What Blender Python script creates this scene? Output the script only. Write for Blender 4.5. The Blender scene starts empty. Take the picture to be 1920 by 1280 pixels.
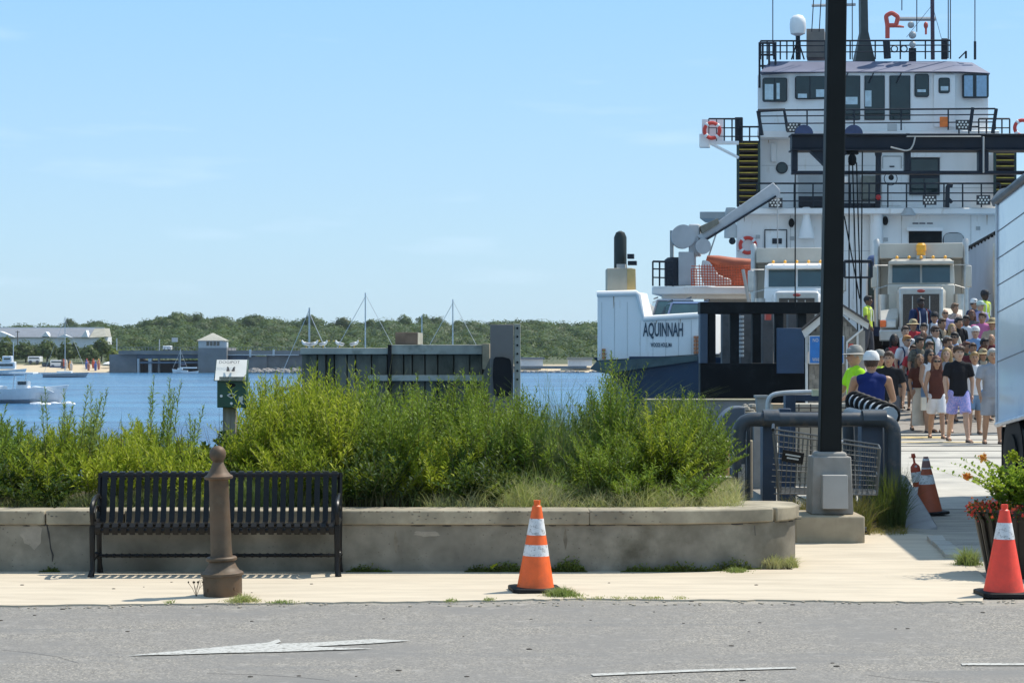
import bpy, bmesh, math, random
import numpy as np
from mathutils import Vector, Matrix
R = math.radians
rnd = random.Random(7)
nr = np.random.default_rng(11)
SC = bpy.context.scene
COL = SC.collection
# ---------------------------------------------------------------- camera
F, CX, CY, H = 4000.0, 960.0, 658.0, 1.72
cd = bpy.data.cameras.new("camera"); cd.lens = 36 * F / 1920; cd.sensor_width = 36
cd.shift_y = 18 / 1920; cd.clip_start = .1; cd.clip_end = 6000
cam = bpy.data.objects.new("camera", cd); COL.objects.link(cam)
cam.location = (0, 0, H); cam.rotation_euler = (R(90), 0, 0); SC.camera = cam
def P(x, y, D): return Vector(((x - CX) / F * D, D, H - (y - CY) / F * D))
def G(x, y, z=0.0): return P(x, y, (H - z) * F / (y - CY))
# ---------------------------------------------------------------- light
SUN = Vector((.62, .34, 1.12)).normalized()
elev = math.asin(SUN.z); azim = math.atan2(SUN.x, SUN.y)
W = bpy.data.worlds.new("World"); SC.world = W; W.use_nodes = True
wn = W.node_tree.nodes; wl = W.node_tree.links
bg = wn["Background"]
sky = wn.new("ShaderNodeTexSky"); sky.sky_type = 'NISHITA'; sky.sun_disc = False
sky.sun_elevation = elev; sky.sun_rotation = azim; sky.air_density = 1.15; sky.dust_density = .55; sky.ozone_density = 2.2
geo = wn.new("ShaderNodeNewGeometry")
mp = wn.new("ShaderNodeMapping"); mp.inputs['Rotation'].default_value = (0, R(28), R(10)); mp.inputs['Scale'].default_value = (9, 3, 60)
wl.new(geo.outputs['Incoming'], mp.inputs['Vector'])
cn = wn.new("ShaderNodeTexNoise"); cn.inputs['Scale'].default_value = 1.0; cn.inputs['Detail'].default_value = 6
wl.new(mp.outputs[0], cn.inputs['Vector'])
cr = wn.new("ShaderNodeValToRGB"); cr.color_ramp.elements[0].position = .58; cr.color_ramp.elements[0].color = (0, 0, 0, 1)
cr.color_ramp.elements[1].position = .85; cr.color_ramp.elements[1].color = (.26, .26, .26, 1)
wl.new(cn.outputs['Fac'], cr.inputs['Fac'])
mixw = wn.new("ShaderNodeMixRGB"); mixw.inputs['Color2'].default_value = (9.0, 9.6, 10.5, 1)
wl.new(cr.outputs[0], mixw.inputs['Fac']); wl.new(sky.outputs[0], mixw.inputs['Color1'])
# clear-day blue by height above the horizon, the same all round, over the physical sky
sep = wn.new("ShaderNodeSeparateXYZ"); wl.new(geo.outputs['Incoming'], sep.inputs[0])
neg = wn.new("ShaderNodeMath"); neg.operation = 'MULTIPLY'; neg.inputs[1].default_value = -1; wl.new(sep.outputs[2], neg.inputs[0])
gr = wn.new("ShaderNodeValToRGB"); ge = gr.color_ramp.elements
ge[0].position = 0; ge[0].color = (.36, .51, .605, 1); ge[1].position = 1; ge[1].color = (.25, .37, .54, 1)
for p_, c_ in ((.05, (.325, .505, .65)), (.16, (.235, .445, .70)), (.4, (.25, .41, .61))):
    q_ = ge.new(p_); q_.color = (*c_, 1)
wl.new(neg.outputs[0], gr.inputs['Fac'])
sc9 = wn.new("ShaderNodeMixRGB"); sc9.blend_type = 'MULTIPLY'; sc9.inputs[0].default_value = 1; sc9.inputs[2].default_value = (9.7, 9.7, 9.7, 1); wl.new(gr.outputs[0], sc9.inputs[1])
mb9 = wn.new("ShaderNodeMixRGB"); mb9.inputs[0].default_value = .88; wl.new(mixw.outputs[0], mb9.inputs[1]); wl.new(sc9.outputs[0], mb9.inputs[2])
mx2 = wn.new("ShaderNodeMixRGB"); mx2.inputs[2].default_value = (6, 7, 8, 1); wl.new(cr.outputs[0], mx2.inputs[0]); wl.new(mb9.outputs[0], mx2.inputs[1])
wl.new(mx2.outputs[0], bg.inputs['Color']); bg.inputs['Strength'].default_value = .11
sd = bpy.data.lights.new("sun", 'SUN'); sd.energy = 3.9; sd.angle = R(.53); sd.color = (1, .94, .84)
so = bpy.data.objects.new("sun", sd); COL.objects.link(so)
so.rotation_euler = (-SUN).to_track_quat('-Z', 'Y').to_euler(); so.location = (30, 20, 60)
vs = SC.view_settings; vs.view_transform = 'Standard'; vs.look = 'None'; vs.exposure = .52; vs.gamma = 1; vs.use_curve_mapping = False
SC.cycles.max_bounces = 6; SC.cycles.transparent_max_bounces = 12; SC.cycles.use_denoising = True

# ---------------------------------------------------------------- materials
MC = {}
def mixc(nt, fac, a, b):
    m = nt.nodes.new("ShaderNodeMixRGB")
    for s, v in ((m.inputs[0], fac), (m.inputs[1], a), (m.inputs[2], b)):
        if hasattr(v, 'links'): nt.links.new(v, s)
        elif isinstance(v, (int, float)): s.default_value = v
        else: s.default_value = (*v, 1)
    return m.outputs[0]
def noise(nt, vec, scale, detail=4, rough=.55, lo=.35, hi=.65):
    n = nt.nodes.new("ShaderNodeTexNoise"); n.inputs['Scale'].default_value = scale; n.inputs['Detail'].default_value = detail
    n.inputs['Roughness'].default_value = rough; nt.links.new(vec, n.inputs['Vector'])
    r = nt.nodes.new("ShaderNodeMapRange"); r.inputs[1].default_value = lo; r.inputs[2].default_value = hi
    nt.links.new(n.outputs['Fac'], r.inputs[0]); return r.outputs[0]
def M(name, col=(.5, .5, .5), rough=.6, metal=0, var=.15, scale=6, bump=0, col2=None, dirt=None, dscale=1.5, dlo=.5, dhi=.75,
      spec=.5, stretch=None, coat=0):
    if name in MC: return MC[name]
    m = bpy.data.materials.new(name); m.use_nodes = True; nt = m.node_tree; b = nt.nodes["Principled BSDF"]
    tc = nt.nodes.new("ShaderNodeTexCoord"); vec = tc.outputs['Object']
    if stretch:
        mm = nt.nodes.new("ShaderNodeMapping"); mm.inputs['Scale'].default_value = stretch; nt.links.new(vec, mm.inputs[0]); vec = mm.outputs[0]
    f = noise(nt, vec, scale)
    c2 = col2 or tuple(c * (1 - var) for c in col); c1 = tuple(min(1, c * (1 + var * .6)) for c in col)
    c = mixc(nt, f, c2, c1)
    if dirt:
        d = noise(nt, vec, dscale, 6, .65, dlo, dhi); c = mixc(nt, d, c, dirt)
    nt.links.new(c, b.inputs['Base Color'])
    b.inputs['Roughness'].default_value = rough; b.inputs['Metallic'].default_value = metal
    b.inputs['Specular IOR Level'].default_value = spec; b.inputs['Coat Weight'].default_value = coat
    if bump:
        n2 = nt.nodes.new("ShaderNodeTexNoise"); n2.inputs['Scale'].default_value = scale * 6; n2.inputs['Detail'].default_value = 5
        nt.links.new(vec, n2.inputs['Vector'])
        bp = nt.nodes.new("ShaderNodeBump"); bp.inputs['Strength'].default_value = min(1, bump * 20); bp.inputs['Distance'].default_value = bump
        nt.links.new(n2.outputs['Fac'], bp.inputs['Height']); nt.links.new(bp.outputs[0], b.inputs['Normal'])
    MC[name] = m; return m
def leafmat(name, c1, c2, c3=None, trans=.4, patch=1.2):
    m = bpy.data.materials.new(name); m.use_nodes = True; nt = m.node_tree; b = nt.nodes["Principled BSDF"]
    g = nt.nodes.new("ShaderNodeNewGeometry"); tc = nt.nodes.new("ShaderNodeTexCoord")
    c = mixc(nt, g.outputs['Random Per Island'], c1, c2)
    c = mixc(nt, noise(nt, tc.outputs['Object'], patch, 3, .5, .45, .62), c, c3 or tuple(.7 * a for a in c1))
    nt.links.new(c, b.inputs['Base Color']); b.inputs['Roughness'].default_value = .55; b.inputs['Specular IOR Level'].default_value = .18
    t = nt.nodes.new("ShaderNodeBsdfTranslucent"); nt.links.new(mixc(nt, .6, c, (.22, .30, .03)), t.inputs[0])
    mx = nt.nodes.new("ShaderNodeMixShader"); mx.inputs[0].default_value = trans
    nt.links.new(b.outputs[0], mx.inputs[1]); nt.links.new(t.outputs[0], mx.inputs[2])
    nt.links.new(mx.outputs[0], nt.nodes["Material Output"].inputs[0]); MC[name] = m; return m
def glassmat(name, col=(.02, .03, .035), rough=.04, spec=.9):
    return M(name, col, rough, 0, .3, 1.0, spec=spec)

# ---------------------------------------------------------------- mesh building
ORG = {}; YAW = .17
def setp(o, label=None, cat=None, group=None, kind=None):
    if label: o['label'] = label
    if cat: o['category'] = cat
    if group: o['group'] = group
    if kind: o['kind'] = kind
    return o
def thing(name, label, cat, loc=(0, 0, 0), group=None):
    o = bpy.data.objects.new(name, None); COL.objects.link(o); o.empty_display_size = .2
    o.location = loc; ORG[o] = Vector(loc); return setp(o, label, cat, group)
class MB:
    def __init__(s): s.v = []; s.f = []
    def add(s, vs, fs):
        n = len(s.v); s.v += [tuple(v) for v in vs]; s.f += [tuple(i + n for i in f) for f in fs]; return s
    def box(s, x0, x1, y0, y1, z0, z1):
        return s.add([(x0, y0, z0), (x1, y0, z0), (x1, y1, z0), (x0, y1, z0), (x0, y0, z1), (x1, y0, z1), (x1, y1, z1), (x0, y1, z1)],
                     [(0, 3, 2, 1), (4, 5, 6, 7), (0, 1, 5, 4), (1, 2, 6, 5), (2, 3, 7, 6), (3, 0, 4, 7)])
    def pbox(s, x0, y0, x1, y1, D, dep):       # front face given in photo coordinates at distance D
        a = P(x0, y1, D); b = P(x1, y0, D); k = YAW * dep if 61 < D < 130 else 0
        return s.add([(a.x, D, a.z), (b.x, D, a.z), (b.x + k, D + dep, a.z), (a.x + k, D + dep, a.z), (a.x, D, b.z), (b.x, D, b.z), (b.x + k, D + dep, b.z), (a.x + k, D + dep, b.z)],
                     [(0, 3, 2, 1), (4, 5, 6, 7), (0, 1, 5, 4), (1, 2, 6, 5), (2, 3, 7, 6), (3, 0, 4, 7)])
    def obox(s, c, sx, sy, sz, rot):            # oriented box
        c = Vector(c); vs = []
        for dz in (-.5, .5):
            for dx, dy in ((-.5, -.5), (.5, -.5), (.5, .5), (-.5, .5)): vs.append(c + rot @ Vector((dx * sx, dy * sy, dz * sz)))
        return s.add(vs, [(0, 3, 2, 1), (4, 5, 6, 7), (0, 1, 5, 4), (1, 2, 6, 5), (2, 3, 7, 6), (3, 0, 4, 7)])
    def prism(s, pts, ext):
        pts = [Vector(p) for p in pts]; e = Vector(ext); n = len(pts)
        return s.add(pts + [p + e for p in pts], [tuple(range(n)), tuple(range(2 * n - 1, n - 1, -1))] +
                     [(i, i + n, (i + 1) % n + n, (i + 1) % n) for i in range(n)])
    def loft(s, rings, caps=True):
        n = len(rings[0]); vs = [v for r in rings for v in r]; fs = []
        for k in range(len(rings) - 1):
            for i in range(n): fs.append((k * n + i, k * n + (i + 1) % n, (k + 1) * n + (i + 1) % n, (k + 1) * n + i))
        if caps: fs += [tuple(range(n - 1, -1, -1)), tuple(range((len(rings) - 1) * n, len(rings) * n))]
        return s.add(vs, fs)
    def tube(s, pts, r, n=8, caps=True):
        pts = [Vector(p) for p in pts]; rs = r if hasattr(r, '__len__') else [r] * len(pts); rings = []; up = None
        for i, p in enumerate(pts):
            t = (pts[min(i + 1, len(pts) - 1)] - pts[max(i - 1, 0)]).normalized()
            if up is None: up = Vector((0, 0, 1)) if abs(t.z) < .9 else Vector((1, 0, 0))
            a = up.cross(t).normalized(); b = t.cross(a).normalized(); up = b
            rings.append([p + (a * math.cos(2 * math.pi * k / n) + b * math.sin(2 * math.pi * k / n)) * rs[i] for k in range(n)])
        return s.loft(rings, caps)
    def lathe(s, prof, c=(0, 0, 0), n=20, sx=1, sy=1):
        c = Vector(c)
        return s.loft([[c + Vector((r * sx * math.cos(2 * math.pi * k / n), r * sy * math.sin(2 * math.pi * k / n), z)) for k in range(n)] for r, z in prof])
    def ball(s, c, rx, ry=None, rz=None, n=12, m=8, rot=None):
        ry = ry or rx; rz = rz or rx; c = Vector(c); rings = []
        for j in range(m + 1):
            a = -math.pi / 2 + math.pi * j / m; q = max(math.cos(a), .02)
            rings.append([Vector((rx * q * math.cos(2 * math.pi * k / n), ry * q * math.sin(2 * math.pi * k / n), rz * math.sin(a))) for k in range(n)])
        if rot: rings = [[rot @ v for v in r] for r in rings]
        return s.loft([[c + v for v in r] for r in rings])
    def disc(s, c, r, th, axis='Y', n=20):
        c = Vector(c); ax = {'X': Vector((1, 0, 0)), 'Y': Vector((0, 1, 0)), 'Z': Vector((0, 0, 1))}[axis] if isinstance(axis, str) else axis.normalized()
        return s.tube([c - ax * th / 2, c + ax * th / 2], r, n)
    def torus(s, c, Rr, r, n=28, m=8, rot=None):
        c = Vector(c); vs = []; fs = []
        for i in range(n):
            a = 2 * math.pi * i / n
            for j in range(m):
                b = 2 * math.pi * j / m; q = Vector(((Rr + r * math.cos(b)) * math.cos(a), r * math.sin(b), (Rr + r * math.cos(b)) * math.sin(a)))
                vs.append(c + (rot @ q if rot else q))
        for i in range(n):
            for j in range(m): fs.append((i * m + j, i * m + (j + 1) % m, ((i + 1) % n) * m + (j + 1) % m, ((i + 1) % n) * m + j))
        return s.add(vs, fs)
    def mesh(s, name, mat, off=Vector((0, 0, 0))):
        me = bpy.data.meshes.new(name); me.from_pydata([(v[0] - off.x, v[1] - off.y, v[2] - off.z) for v in s.v], [], s.f)
        bm = bmesh.new(); bm.from_mesh(me); bmesh.ops.recalc_face_normals(bm, faces=bm.faces); bm.to_mesh(me); bm.free()
        me.shade_smooth(); me.set_sharp_from_angle(angle=R(38))
        if mat: me.materials.append(mat)
        return me
    def build(s, name, mat, parent=None, bevel=0, label=None, cat=None, group=None, kind=None):
        off = ORG.get(parent, Vector((0, 0, 0))); me = s.mesh(name, mat, off)
        o = bpy.data.objects.new(name, me); COL.objects.link(o)
        if parent is not None: o.parent = parent; ORG[o] = off
        if bevel:
            md = o.modifiers.new("bevel", 'BEVEL'); md.width = bevel; md.segments = 2; md.limit_method = 'ANGLE'; md.angle_limit = R(40)
        return setp(o, label, cat, group, kind)
def npmesh(name, V, Fc, mat, parent=None, smooth=False, kind=None, label=None, cat=None, group=None):
    off = ORG.get(parent, Vector((0, 0, 0)))
    V = np.asarray(V, dtype=np.float32).reshape(-1, 3) - np.array(off, dtype=np.float32); Fc = np.asarray(Fc, dtype=np.int32)
    me = bpy.data.meshes.new(name); k = Fc.shape[1]
    me.vertices.add(len(V)); me.vertices.foreach_set('co', V.ravel())
    me.loops.add(Fc.size); me.loops.foreach_set('vertex_index', Fc.ravel())
    me.polygons.add(len(Fc)); me.polygons.foreach_set('loop_start', np.arange(0, Fc.size, k, dtype=np.int32))
    me.update(calc_edges=True); me.validate()
    if smooth: me.shade_smooth()
    me.materials.append(mat)
    o = bpy.data.objects.new(name, me); COL.objects.link(o)
    if parent is not None: o.parent = parent; ORG[o] = off
    return setp(o, label, cat, group, kind)
def copytree(o, parent=None):
    c = o.copy(); COL.objects.link(c)
    if parent is not None: c.parent = parent
    for ch in list(o.children): copytree(ch, c)
    return c
def text(txt, mat, parent, c, w, h, name='lettering', rot=(90, 0, 0), ext=.004, spacing=1.0, bold=0):
    cu = bpy.data.curves.new(name, 'FONT'); cu.body = txt; cu.align_x = 'CENTER'; cu.align_y = 'CENTER'; cu.size = 1; cu.extrude = 0; cu.space_character = spacing; cu.resolution_u = 3; cu.offset = bold
    o = bpy.data.objects.new(name, cu); COL.objects.link(o)
    dg = bpy.context.evaluated_depsgraph_get(); me = bpy.data.meshes.new_from_object(o.evaluated_get(dg))
    bpy.data.objects.remove(o)
    co = np.array([v.co[:] for v in me.vertices]); mn = co.min(0); mx_ = co.max(0)
    rm = Matrix.Rotation(R(rot[2]), 3, 'Z') @ Matrix.Rotation(R(rot[0]), 3, 'X'); off = ORG.get(parent, Vector((0, 0, 0)))
    for v in me.vertices:
        q = Vector(((v.co.x - (mn[0] + mx_[0]) / 2) / (mx_[0] - mn[0]) * w, (v.co.y - (mn[1] + mx_[1]) / 2) / (mx_[1] - mn[1]) * h, ext))
        v.co = rm @ q + Vector(c) - off
    me.name = name; me.materials.clear(); me.materials.append(mat)
    o = bpy.data.objects.new(name, me); COL.objects.link(o)
    if parent is not None: o.parent = parent; ORG[o] = off
    return o
def remesh(mb, voxel, smooth=4):
    me = bpy.data.meshes.new("t"); me.from_pydata([tuple(v) for v in mb.v], [], mb.f)
    o = bpy.data.objects.new("t", me); COL.objects.link(o)
    r = o.modifiers.new("r", 'REMESH'); r.mode = 'VOXEL'; r.voxel_size = voxel
    if smooth: s = o.modifiers.new("s", 'SMOOTH'); s.factor = .5; s.iterations = smooth
    dg = bpy.context.evaluated_depsgraph_get(); out = bpy.data.meshes.new_from_object(o.evaluated_get(dg))
    bpy.data.objects.remove(o); out.shade_smooth(); return out
# ---------------------------------------------------------------- setting materials
mAsph = M("asphalt", (.215, .208, .198), .85, 0, .0, 60, .003)
def asphalt():
    nt = mAsph.node_tree; b = nt.nodes["Principled BSDF"]; tc = nt.nodes.new("ShaderNodeTexCoord"); v = tc.outputs['Object']
    n = nt.nodes.new("ShaderNodeTexVoronoi"); n.inputs['Scale'].default_value = 105; nt.links.new(v, n.inputs['Vector'])
    r = nt.nodes.new("ShaderNodeValToRGB"); e = r.color_ramp.elements
    e[0].position = 0; e[0].color = (.105, .096, .082, 1); e[1].position = 1; e[1].color = (.42, .375, .30, 1)
    q = e.new(.35); q.color = (.175, .16, .138, 1); q2 = e.new(.75); q2.color = (.235, .22, .195, 1)
    sep = nt.nodes.new("ShaderNodeSeparateColor"); nt.links.new(n.outputs['Color'], sep.inputs[0]); nt.links.new(sep.outputs[0], r.inputs['Fac'])
    c = mixc(nt, noise(nt, v, 1.1, 5, .6, .35, .7), r.outputs[0], (.175, .165, .15))
    c = mixc(nt, noise(nt, v, 9, 4, .6, .55, .8), c, (.30, .28, .25))
    st = nt.nodes.new("ShaderNodeMapping"); st.inputs['Scale'].default_value = (.25, 2.2, 1); nt.links.new(v, st.inputs[0])
    c = mixc(nt, noise(nt, st.outputs[0], 1.3, 4, .6, .54, .74), c, (.15, .147, .14))
    # sand washed over the edge of the road
    sx = nt.nodes.new("ShaderNodeSeparateXYZ"); nt.links.new(v, sx.inputs[0])
    mr = nt.nodes.new("ShaderNodeMapRange"); mr.inputs[1].default_value = 13.2; mr.inputs[2].default_value = 15.0; mr.inputs[3].default_value = -.35; mr.inputs[4].default_value = .32
    nt.links.new(sx.outputs[1], mr.inputs[0])
    mm = nt.nodes.new("ShaderNodeMapping"); mm.inputs['Scale'].default_value = (.6, 2.5, 1); nt.links.new(v, mm.inputs[0])
    nn = nt.nodes.new("ShaderNodeTexNoise"); nn.inputs['Scale'].default_value = 2.2; nn.inputs['Detail'].default_value = 8; nn.inputs['Roughness'].default_value = .7
    nt.links.new(mm.outputs[0], nn.inputs['Vector'])
    ad = nt.nodes.new("ShaderNodeMath"); ad.operation = 'ADD'; nt.links.new(mr.outputs[0], ad.inputs[0]); nt.links.new(nn.outputs['Fac'], ad.inputs[1])
    rr = nt.nodes.new("ShaderNodeMapRange"); rr.inputs[1].default_value = .62; rr.inputs[2].default_value = .95; nt.links.new(ad.outputs[0], rr.inputs[0])
    c = mixc(nt, rr.outputs[0], c, (.42, .37, .29))
    nt.links.new(c, b.inputs['Base Color'])
asphalt()
mWalk = M("sandy_concrete", (.52, .445, .335), .85, 0, .10, 3, .0015, dirt=(.36, .30, .22), dscale=1.6, dlo=.52, dhi=.85, stretch=(.5, 2.5, 1))
mDrive = M("pale_concrete", (.44, .41, .35), .85, 0, .12, 2, .001, dirt=(.25, .235, .21), dscale=.8, dlo=.5, dhi=.75)
mWall = M("weathered_concrete", (.25, .225, .175), .9, 0, .42, 1.9, .002, dirt=(.10, .088, .06), dscale=1.7, dlo=.46, dhi=.74)
mCap = M("cap_concrete", (.34, .295, .21), .9, 0, .38, 3.2, .002, dirt=(.27, .23, .16), dscale=6, dlo=.5, dhi=.75)
mMoss = leafmat("moss", (.09, .12, .025), (.14, .17, .035), (.07, .085, .02), .2, 6)
mSoil = M("soil", (.07, .055, .035), .95, 0, .3, 8, .01)
mWhite = M("road_paint", (.50, .49, .45), .7, 0, .15, 30, 0, dirt=(.20, .19, .165), dscale=30, dlo=.46, dhi=.64)
mDark = M("dark_joint", (.05, .047, .045), .9)
mSteel = M("steel_plate", (.30, .27, .23), .6, .2, .2, 2, .002, dirt=(.17, .14, .11), dscale=2)
mTread = M("worn_yellow", (.50, .38, .16), .8, 0, .2, 5, 0, dirt=(.33, .27, .18), dscale=3)
# ---------------------------------------------------------------- water
def water():
    m = bpy.data.materials.new("water"); m.use_nodes = True; nt = m.node_tree; b = nt.nodes["Principled BSDF"]
    tc = nt.nodes.new("ShaderNodeTexCoord"); v = tc.outputs['Object']
    mm = nt.nodes.new("ShaderNodeMapping"); mm.inputs['Scale'].default_value = (.35, 1, 1); nt.links.new(v, mm.inputs[0])
    c = mixc(nt, noise(nt, mm.outputs[0], .12, 5, .6, .4, .62), (.015, .075, .18), (.045, .17, .31))
    nt.links.new(c, b.inputs['Base Color']); b.inputs['Roughness'].default_value = .18; b.inputs['IOR'].default_value = 1.33
    n1 = nt.nodes.new("ShaderNodeTexNoise"); n1.inputs['Scale'].default_value = 1.1; n1.inputs['Detail'].default_value = 6; n1.inputs['Roughness'].default_value = .6
    nt.links.new(mm.outputs[0], n1.inputs['Vector'])
    bp = nt.nodes.new("ShaderNodeBump"); bp.inputs['Strength'].default_value = 1; bp.inputs['Distance'].default_value = .35
    nt.links.new(n1.outputs['Fac'], bp.inputs['Height']); nt.links.new(bp.outputs[0], b.inputs['Normal'])
    return m
WZ = -1.8
xs = np.concatenate([np.linspace(-4000, -300, 6), np.linspace(-200, 200, 9), np.linspace(300, 4000, 6)]); ys = np.array([-200, 0, 60, 200, 400, 900, 2500, 5500])
MB().add([(x, y, WZ) for y in ys for x in xs], [(j * 21 + i, j * 21 + i + 1, (j + 1) * 21 + i + 1, (j + 1) * 21 + i) for j in range(7) for i in range(20)]).build("water", water(), kind='structure')
# ---------------------------------------------------------------- quay, road, pavement
q = MB().prism([(-60, -60, -.012), (60, -60, -.012), (60, 46, -.012), (3.0, 46, -.012), (3.0, 21.6, -.012), (-60, 21.6, -.012)], (0, 0, -6))
q.build("ground", M("quay_concrete", (.22, .2, .17), .9, 0, .25, 1.5, .002), kind='structure')
MB().add([(-60, -60, 0), (60, -60, 0), (60, 23.2, 0), (3.4, 23.2, 0), (3.4, 16.8, 0), (-60, 16.8, 0)], [(0, 1, 2, 3, 4, 5)]).build("road", mAsph, kind='structure')
lo = [(-1400, 1139), (-600, 1137), (0, 1135), (350, 1131), (700, 1128), (1000, 1123), (1100, 1122), (1400, 1124), (1640, 1127), (1842, 1127)]
edge = []
for i in range(len(lo) - 1):
    n = 14
    for k in range(n):
        t = k / n; x = lo[i][0] * (1 - t) + lo[i + 1][0] * t; y = lo[i][1] * (1 - t) + lo[i + 1][1] * t
        edge.append(G(x, y + rnd.uniform(-1.1, 1.1), .01))
edge.append(G(1842, 1127, .01))
back = [G(x, y, .01) for x, y in ((1850, 1088), (1826, 1060), (1800, 1037), (1768, 1014), (1748, 1002))] + [Vector((3.4, 20.1, .01)), Vector((2.2, 20.1, .01)), Vector((2.2, 16.7, .01)), Vector((edge[0].x, 16.7, .01))]
pts = edge + back
MB().prism([(p.x, p.y, .012) for p in pts], (0, 0, -.1)).build("pavement", mWalk, kind='structure')
# a sandy skirt where the slab meets the asphalt
m = MB()
for k in range(160):
    x = rnd.uniform(-80, 1930); y = 1129 + (960 - x) * .005 + rnd.uniform(0, 5) ** 1.2
    c = G(x, y, .004); r = rnd.uniform(.004, .014); m.ball(c, r * 1.3, r, r * .6, 5, 3)
m.build("road_grit", M("grit", (.36, .31, .24), .9), kind='stuff')
# small kerb stones beside the driveway
kb = thing("stone_kerb", "short row of pale granite kerb stones at the driveway corner beside the planter tub", "kerb", G(1765, 1020))
for (a, b_, c_, d_) in [((1738, 1003), (1768, 1003), (1774, 1012), (1745, 1012)), ((1748, 1013), (1780, 1013), (1788, 1020), (1756, 1020)), ((1757, 1021), (1790, 1021), (1799, 1029), (1764, 1029)), ((1766, 1030), (1802, 1030), (1812, 1038), (1772, 1038))]:
    MB().prism([G(*a, .05), G(*b_, .05), G(*c_, .05), G(*d_, .05)], (0, 0, -.08)).build("kerb_stone", mDrive, kb, .006)
# driveway and ramp
def g(D): return 0 if D < 45 else min(1.7, (D - 45) * .096)
MB().add([(3.4, 23.2, .004), (60, 23.2, .004), (60, 45, .004), (3.4, 45, .004)], [(0, 1, 2, 3)]).build("driveway", mDrive, kind='structure')
m = MB()
for (D, th) in ((34.3, .05), (36.6, .03), (38.4, .09), (39.4, .05), (41.2, .09), (43.4, .1), (44.6, .08)): m.box(6.4, 14, D, D + th * 2.2, .005, .010)
m.build("driveway_joint", mDark, kind='structure')
m = MB()
for (x0, x1, D, w) in ((6.6, 8.6, 42, .9), (7.3, 8.9, 40.0, .35), (9.3, 11, 36.9, .3), (6.6, 7.9, 44, .4)): m.box(x0, x1, D, D + w, .0045, .008)
m.build("driveway_marking", mTread, kind='structure')
rm = thing("boarding_ramp", "steel boarding ramp rising from the quay to the ferry deck under the crowd", "ramp", (10, 45, 0))
for k in range(12):
    D0 = 45 + k * 1.48; D1 = D0 + 1.44
    MB().prism([(6.6, D0, g(D0)), (16.5, D0, g(D0)), (16.5, D1, g(D1)), (6.6, D1, g(D1))], (0, 0, -.25)).build("ramp_plate", mSteel, rm)
MB().box(6.7, 16.4, 45, 62.6, -.5, -.26).build("underframe", mDark, rm)
# road markings
def mark(name, pts, label):
    MB().add([G(x, y, .006) for x, y in pts], [tuple(range(len(pts)))]).build(name, mWhite, kind='structure')
mark("road_marking", [(238, 1228), (505, 1203), (522, 1197), (527, 1202), (515, 1206), (600, 1203), (700, 1197), (770, 1200), (700, 1205), (585, 1211), (700, 1215), (640, 1217), (520, 1221), (420, 1223), (330, 1226)], "")
mark("road_marking", [(1108, 1262), (1300, 1254), (1492, 1249), (1494, 1252), (1300, 1258), (1112, 1266)], "")
mark("road_marking", [(1802, 1242), (2300, 1242), (2300, 1246), (1804, 1246)], "")
m = MB()
for a in ([(0, 1218), (60, 1224), (110, 1231), (150, 1243)], [(390, 1262), (480, 1264), (560, 1269), (620, 1275)], [(1630, 1265), (1680, 1272), (1720, 1275), (1760, 1279)]):
    m.tube([G(x + rnd.uniform(-3, 3), y, .0) for x, y in a], .0013, 4)
m.build("road_crack", mDark, kind='structure')
m = MB()
for k in range(46):
    x = rnd.uniform(0, 1900); y = rnd.uniform(1090, 1275); c = G(x, y, .014 if y < 1120 else .002); r = rnd.uniform(.004, .013)
    m.ball(c, r * 1.6, r, r * .5, 6, 3)
m.build("pebbles", M("pebble", (.09, .075, .06), .9), kind='stuff')
# ---------------------------------------------------------------- planter wall
wp = [(-42, 16.55), (-4.1, 16.55), (-3.0, 16.55), (-1.2, 16.55), (.6, 16.55), (1.3, 16.58), (1.75, 16.68), (2.05, 16.84), (2.22, 17.03), (2.29, 17.25), (2.28, 17.5)]
def offs(path, d):
    out = []
    for i, p in enumerate(path):
        a = Vector(path[max(i - 1, 0)]); b = Vector(path[min(i + 1, len(path) - 1)]); t = (b - a).normalized(); nn = Vector((-t.y, t.x))
        out.append(Vector(p) + nn * d)
    return out
def wallstrip(path, d0, d1, z0, z1):
    a = offs(path, d0); b = offs(path, d1)
    return MB().loft([[(a[i].x, a[i].y, z0), (b[i].x, b[i].y, z0), (b[i].x, b[i].y, z1), (a[i].x, a[i].y, z1)] for i in range(len(path))])
wl_ = thing("planter_wall", "long low weathered concrete planter wall with thick cap, running behind the bench and cone", "wall", (0, 16.6, 0))
wallstrip(wp, 0, .26, -.05, .378).build("wall_body", mWall, wl_, .01)
wallstrip(wp[:2], -.03, .33, .375, .485).build("cap_stone", mCap, wl_, .012)
MB().loft([[(x, 16.52, .375), (x, 16.88, .375), (x, 16.88, .485), (x, 16.52, .485)] for x in (-4.09, -3.62)]).build("cap_stone", mCap, wl_, .012)
wallstrip(wp[2:5], -.03, .33, .375, .487).build("cap_stone", mCap, wl_, .012)
MB().loft([[(x, 16.52, .375), (x, 16.88, .375), (x, 16.88, .486), (x, 16.52, .486)] for x in (-3.61, -3.01)]).build("cap_stone", mCap, wl_, .012)
wallstrip(wp[4:8], -.03, .33, .376, .486).build("cap_stone", mCap, wl_, .012)
MB().prism([(p.x, p.y, .374) for p in offs([(2.07, 16.86)] + wp[8:], -.03)] + [(2.2, 17.62, .374), (1.72, 17.66, .374), (1.70, 17.25, .374), (1.9, 17.12, .374)], (0, 0, .111)).build("cap_stone", mCap, wl_, .012)
MB().prism([(p.x, p.y, -.02) for p in offs([(2.07, 16.87)] + wp[8:], .01)] + [(2.15, 17.58, -.02), (1.6, 17.62, -.02), (1.6, 17.2, -.02)], (0, 0, .39)).build("wall_end", mWall, wl_)
MB().box(1.7, 1.95, 17.6, 21.3, -.02, .42).build("back_return", mWall, wl_)
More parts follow.
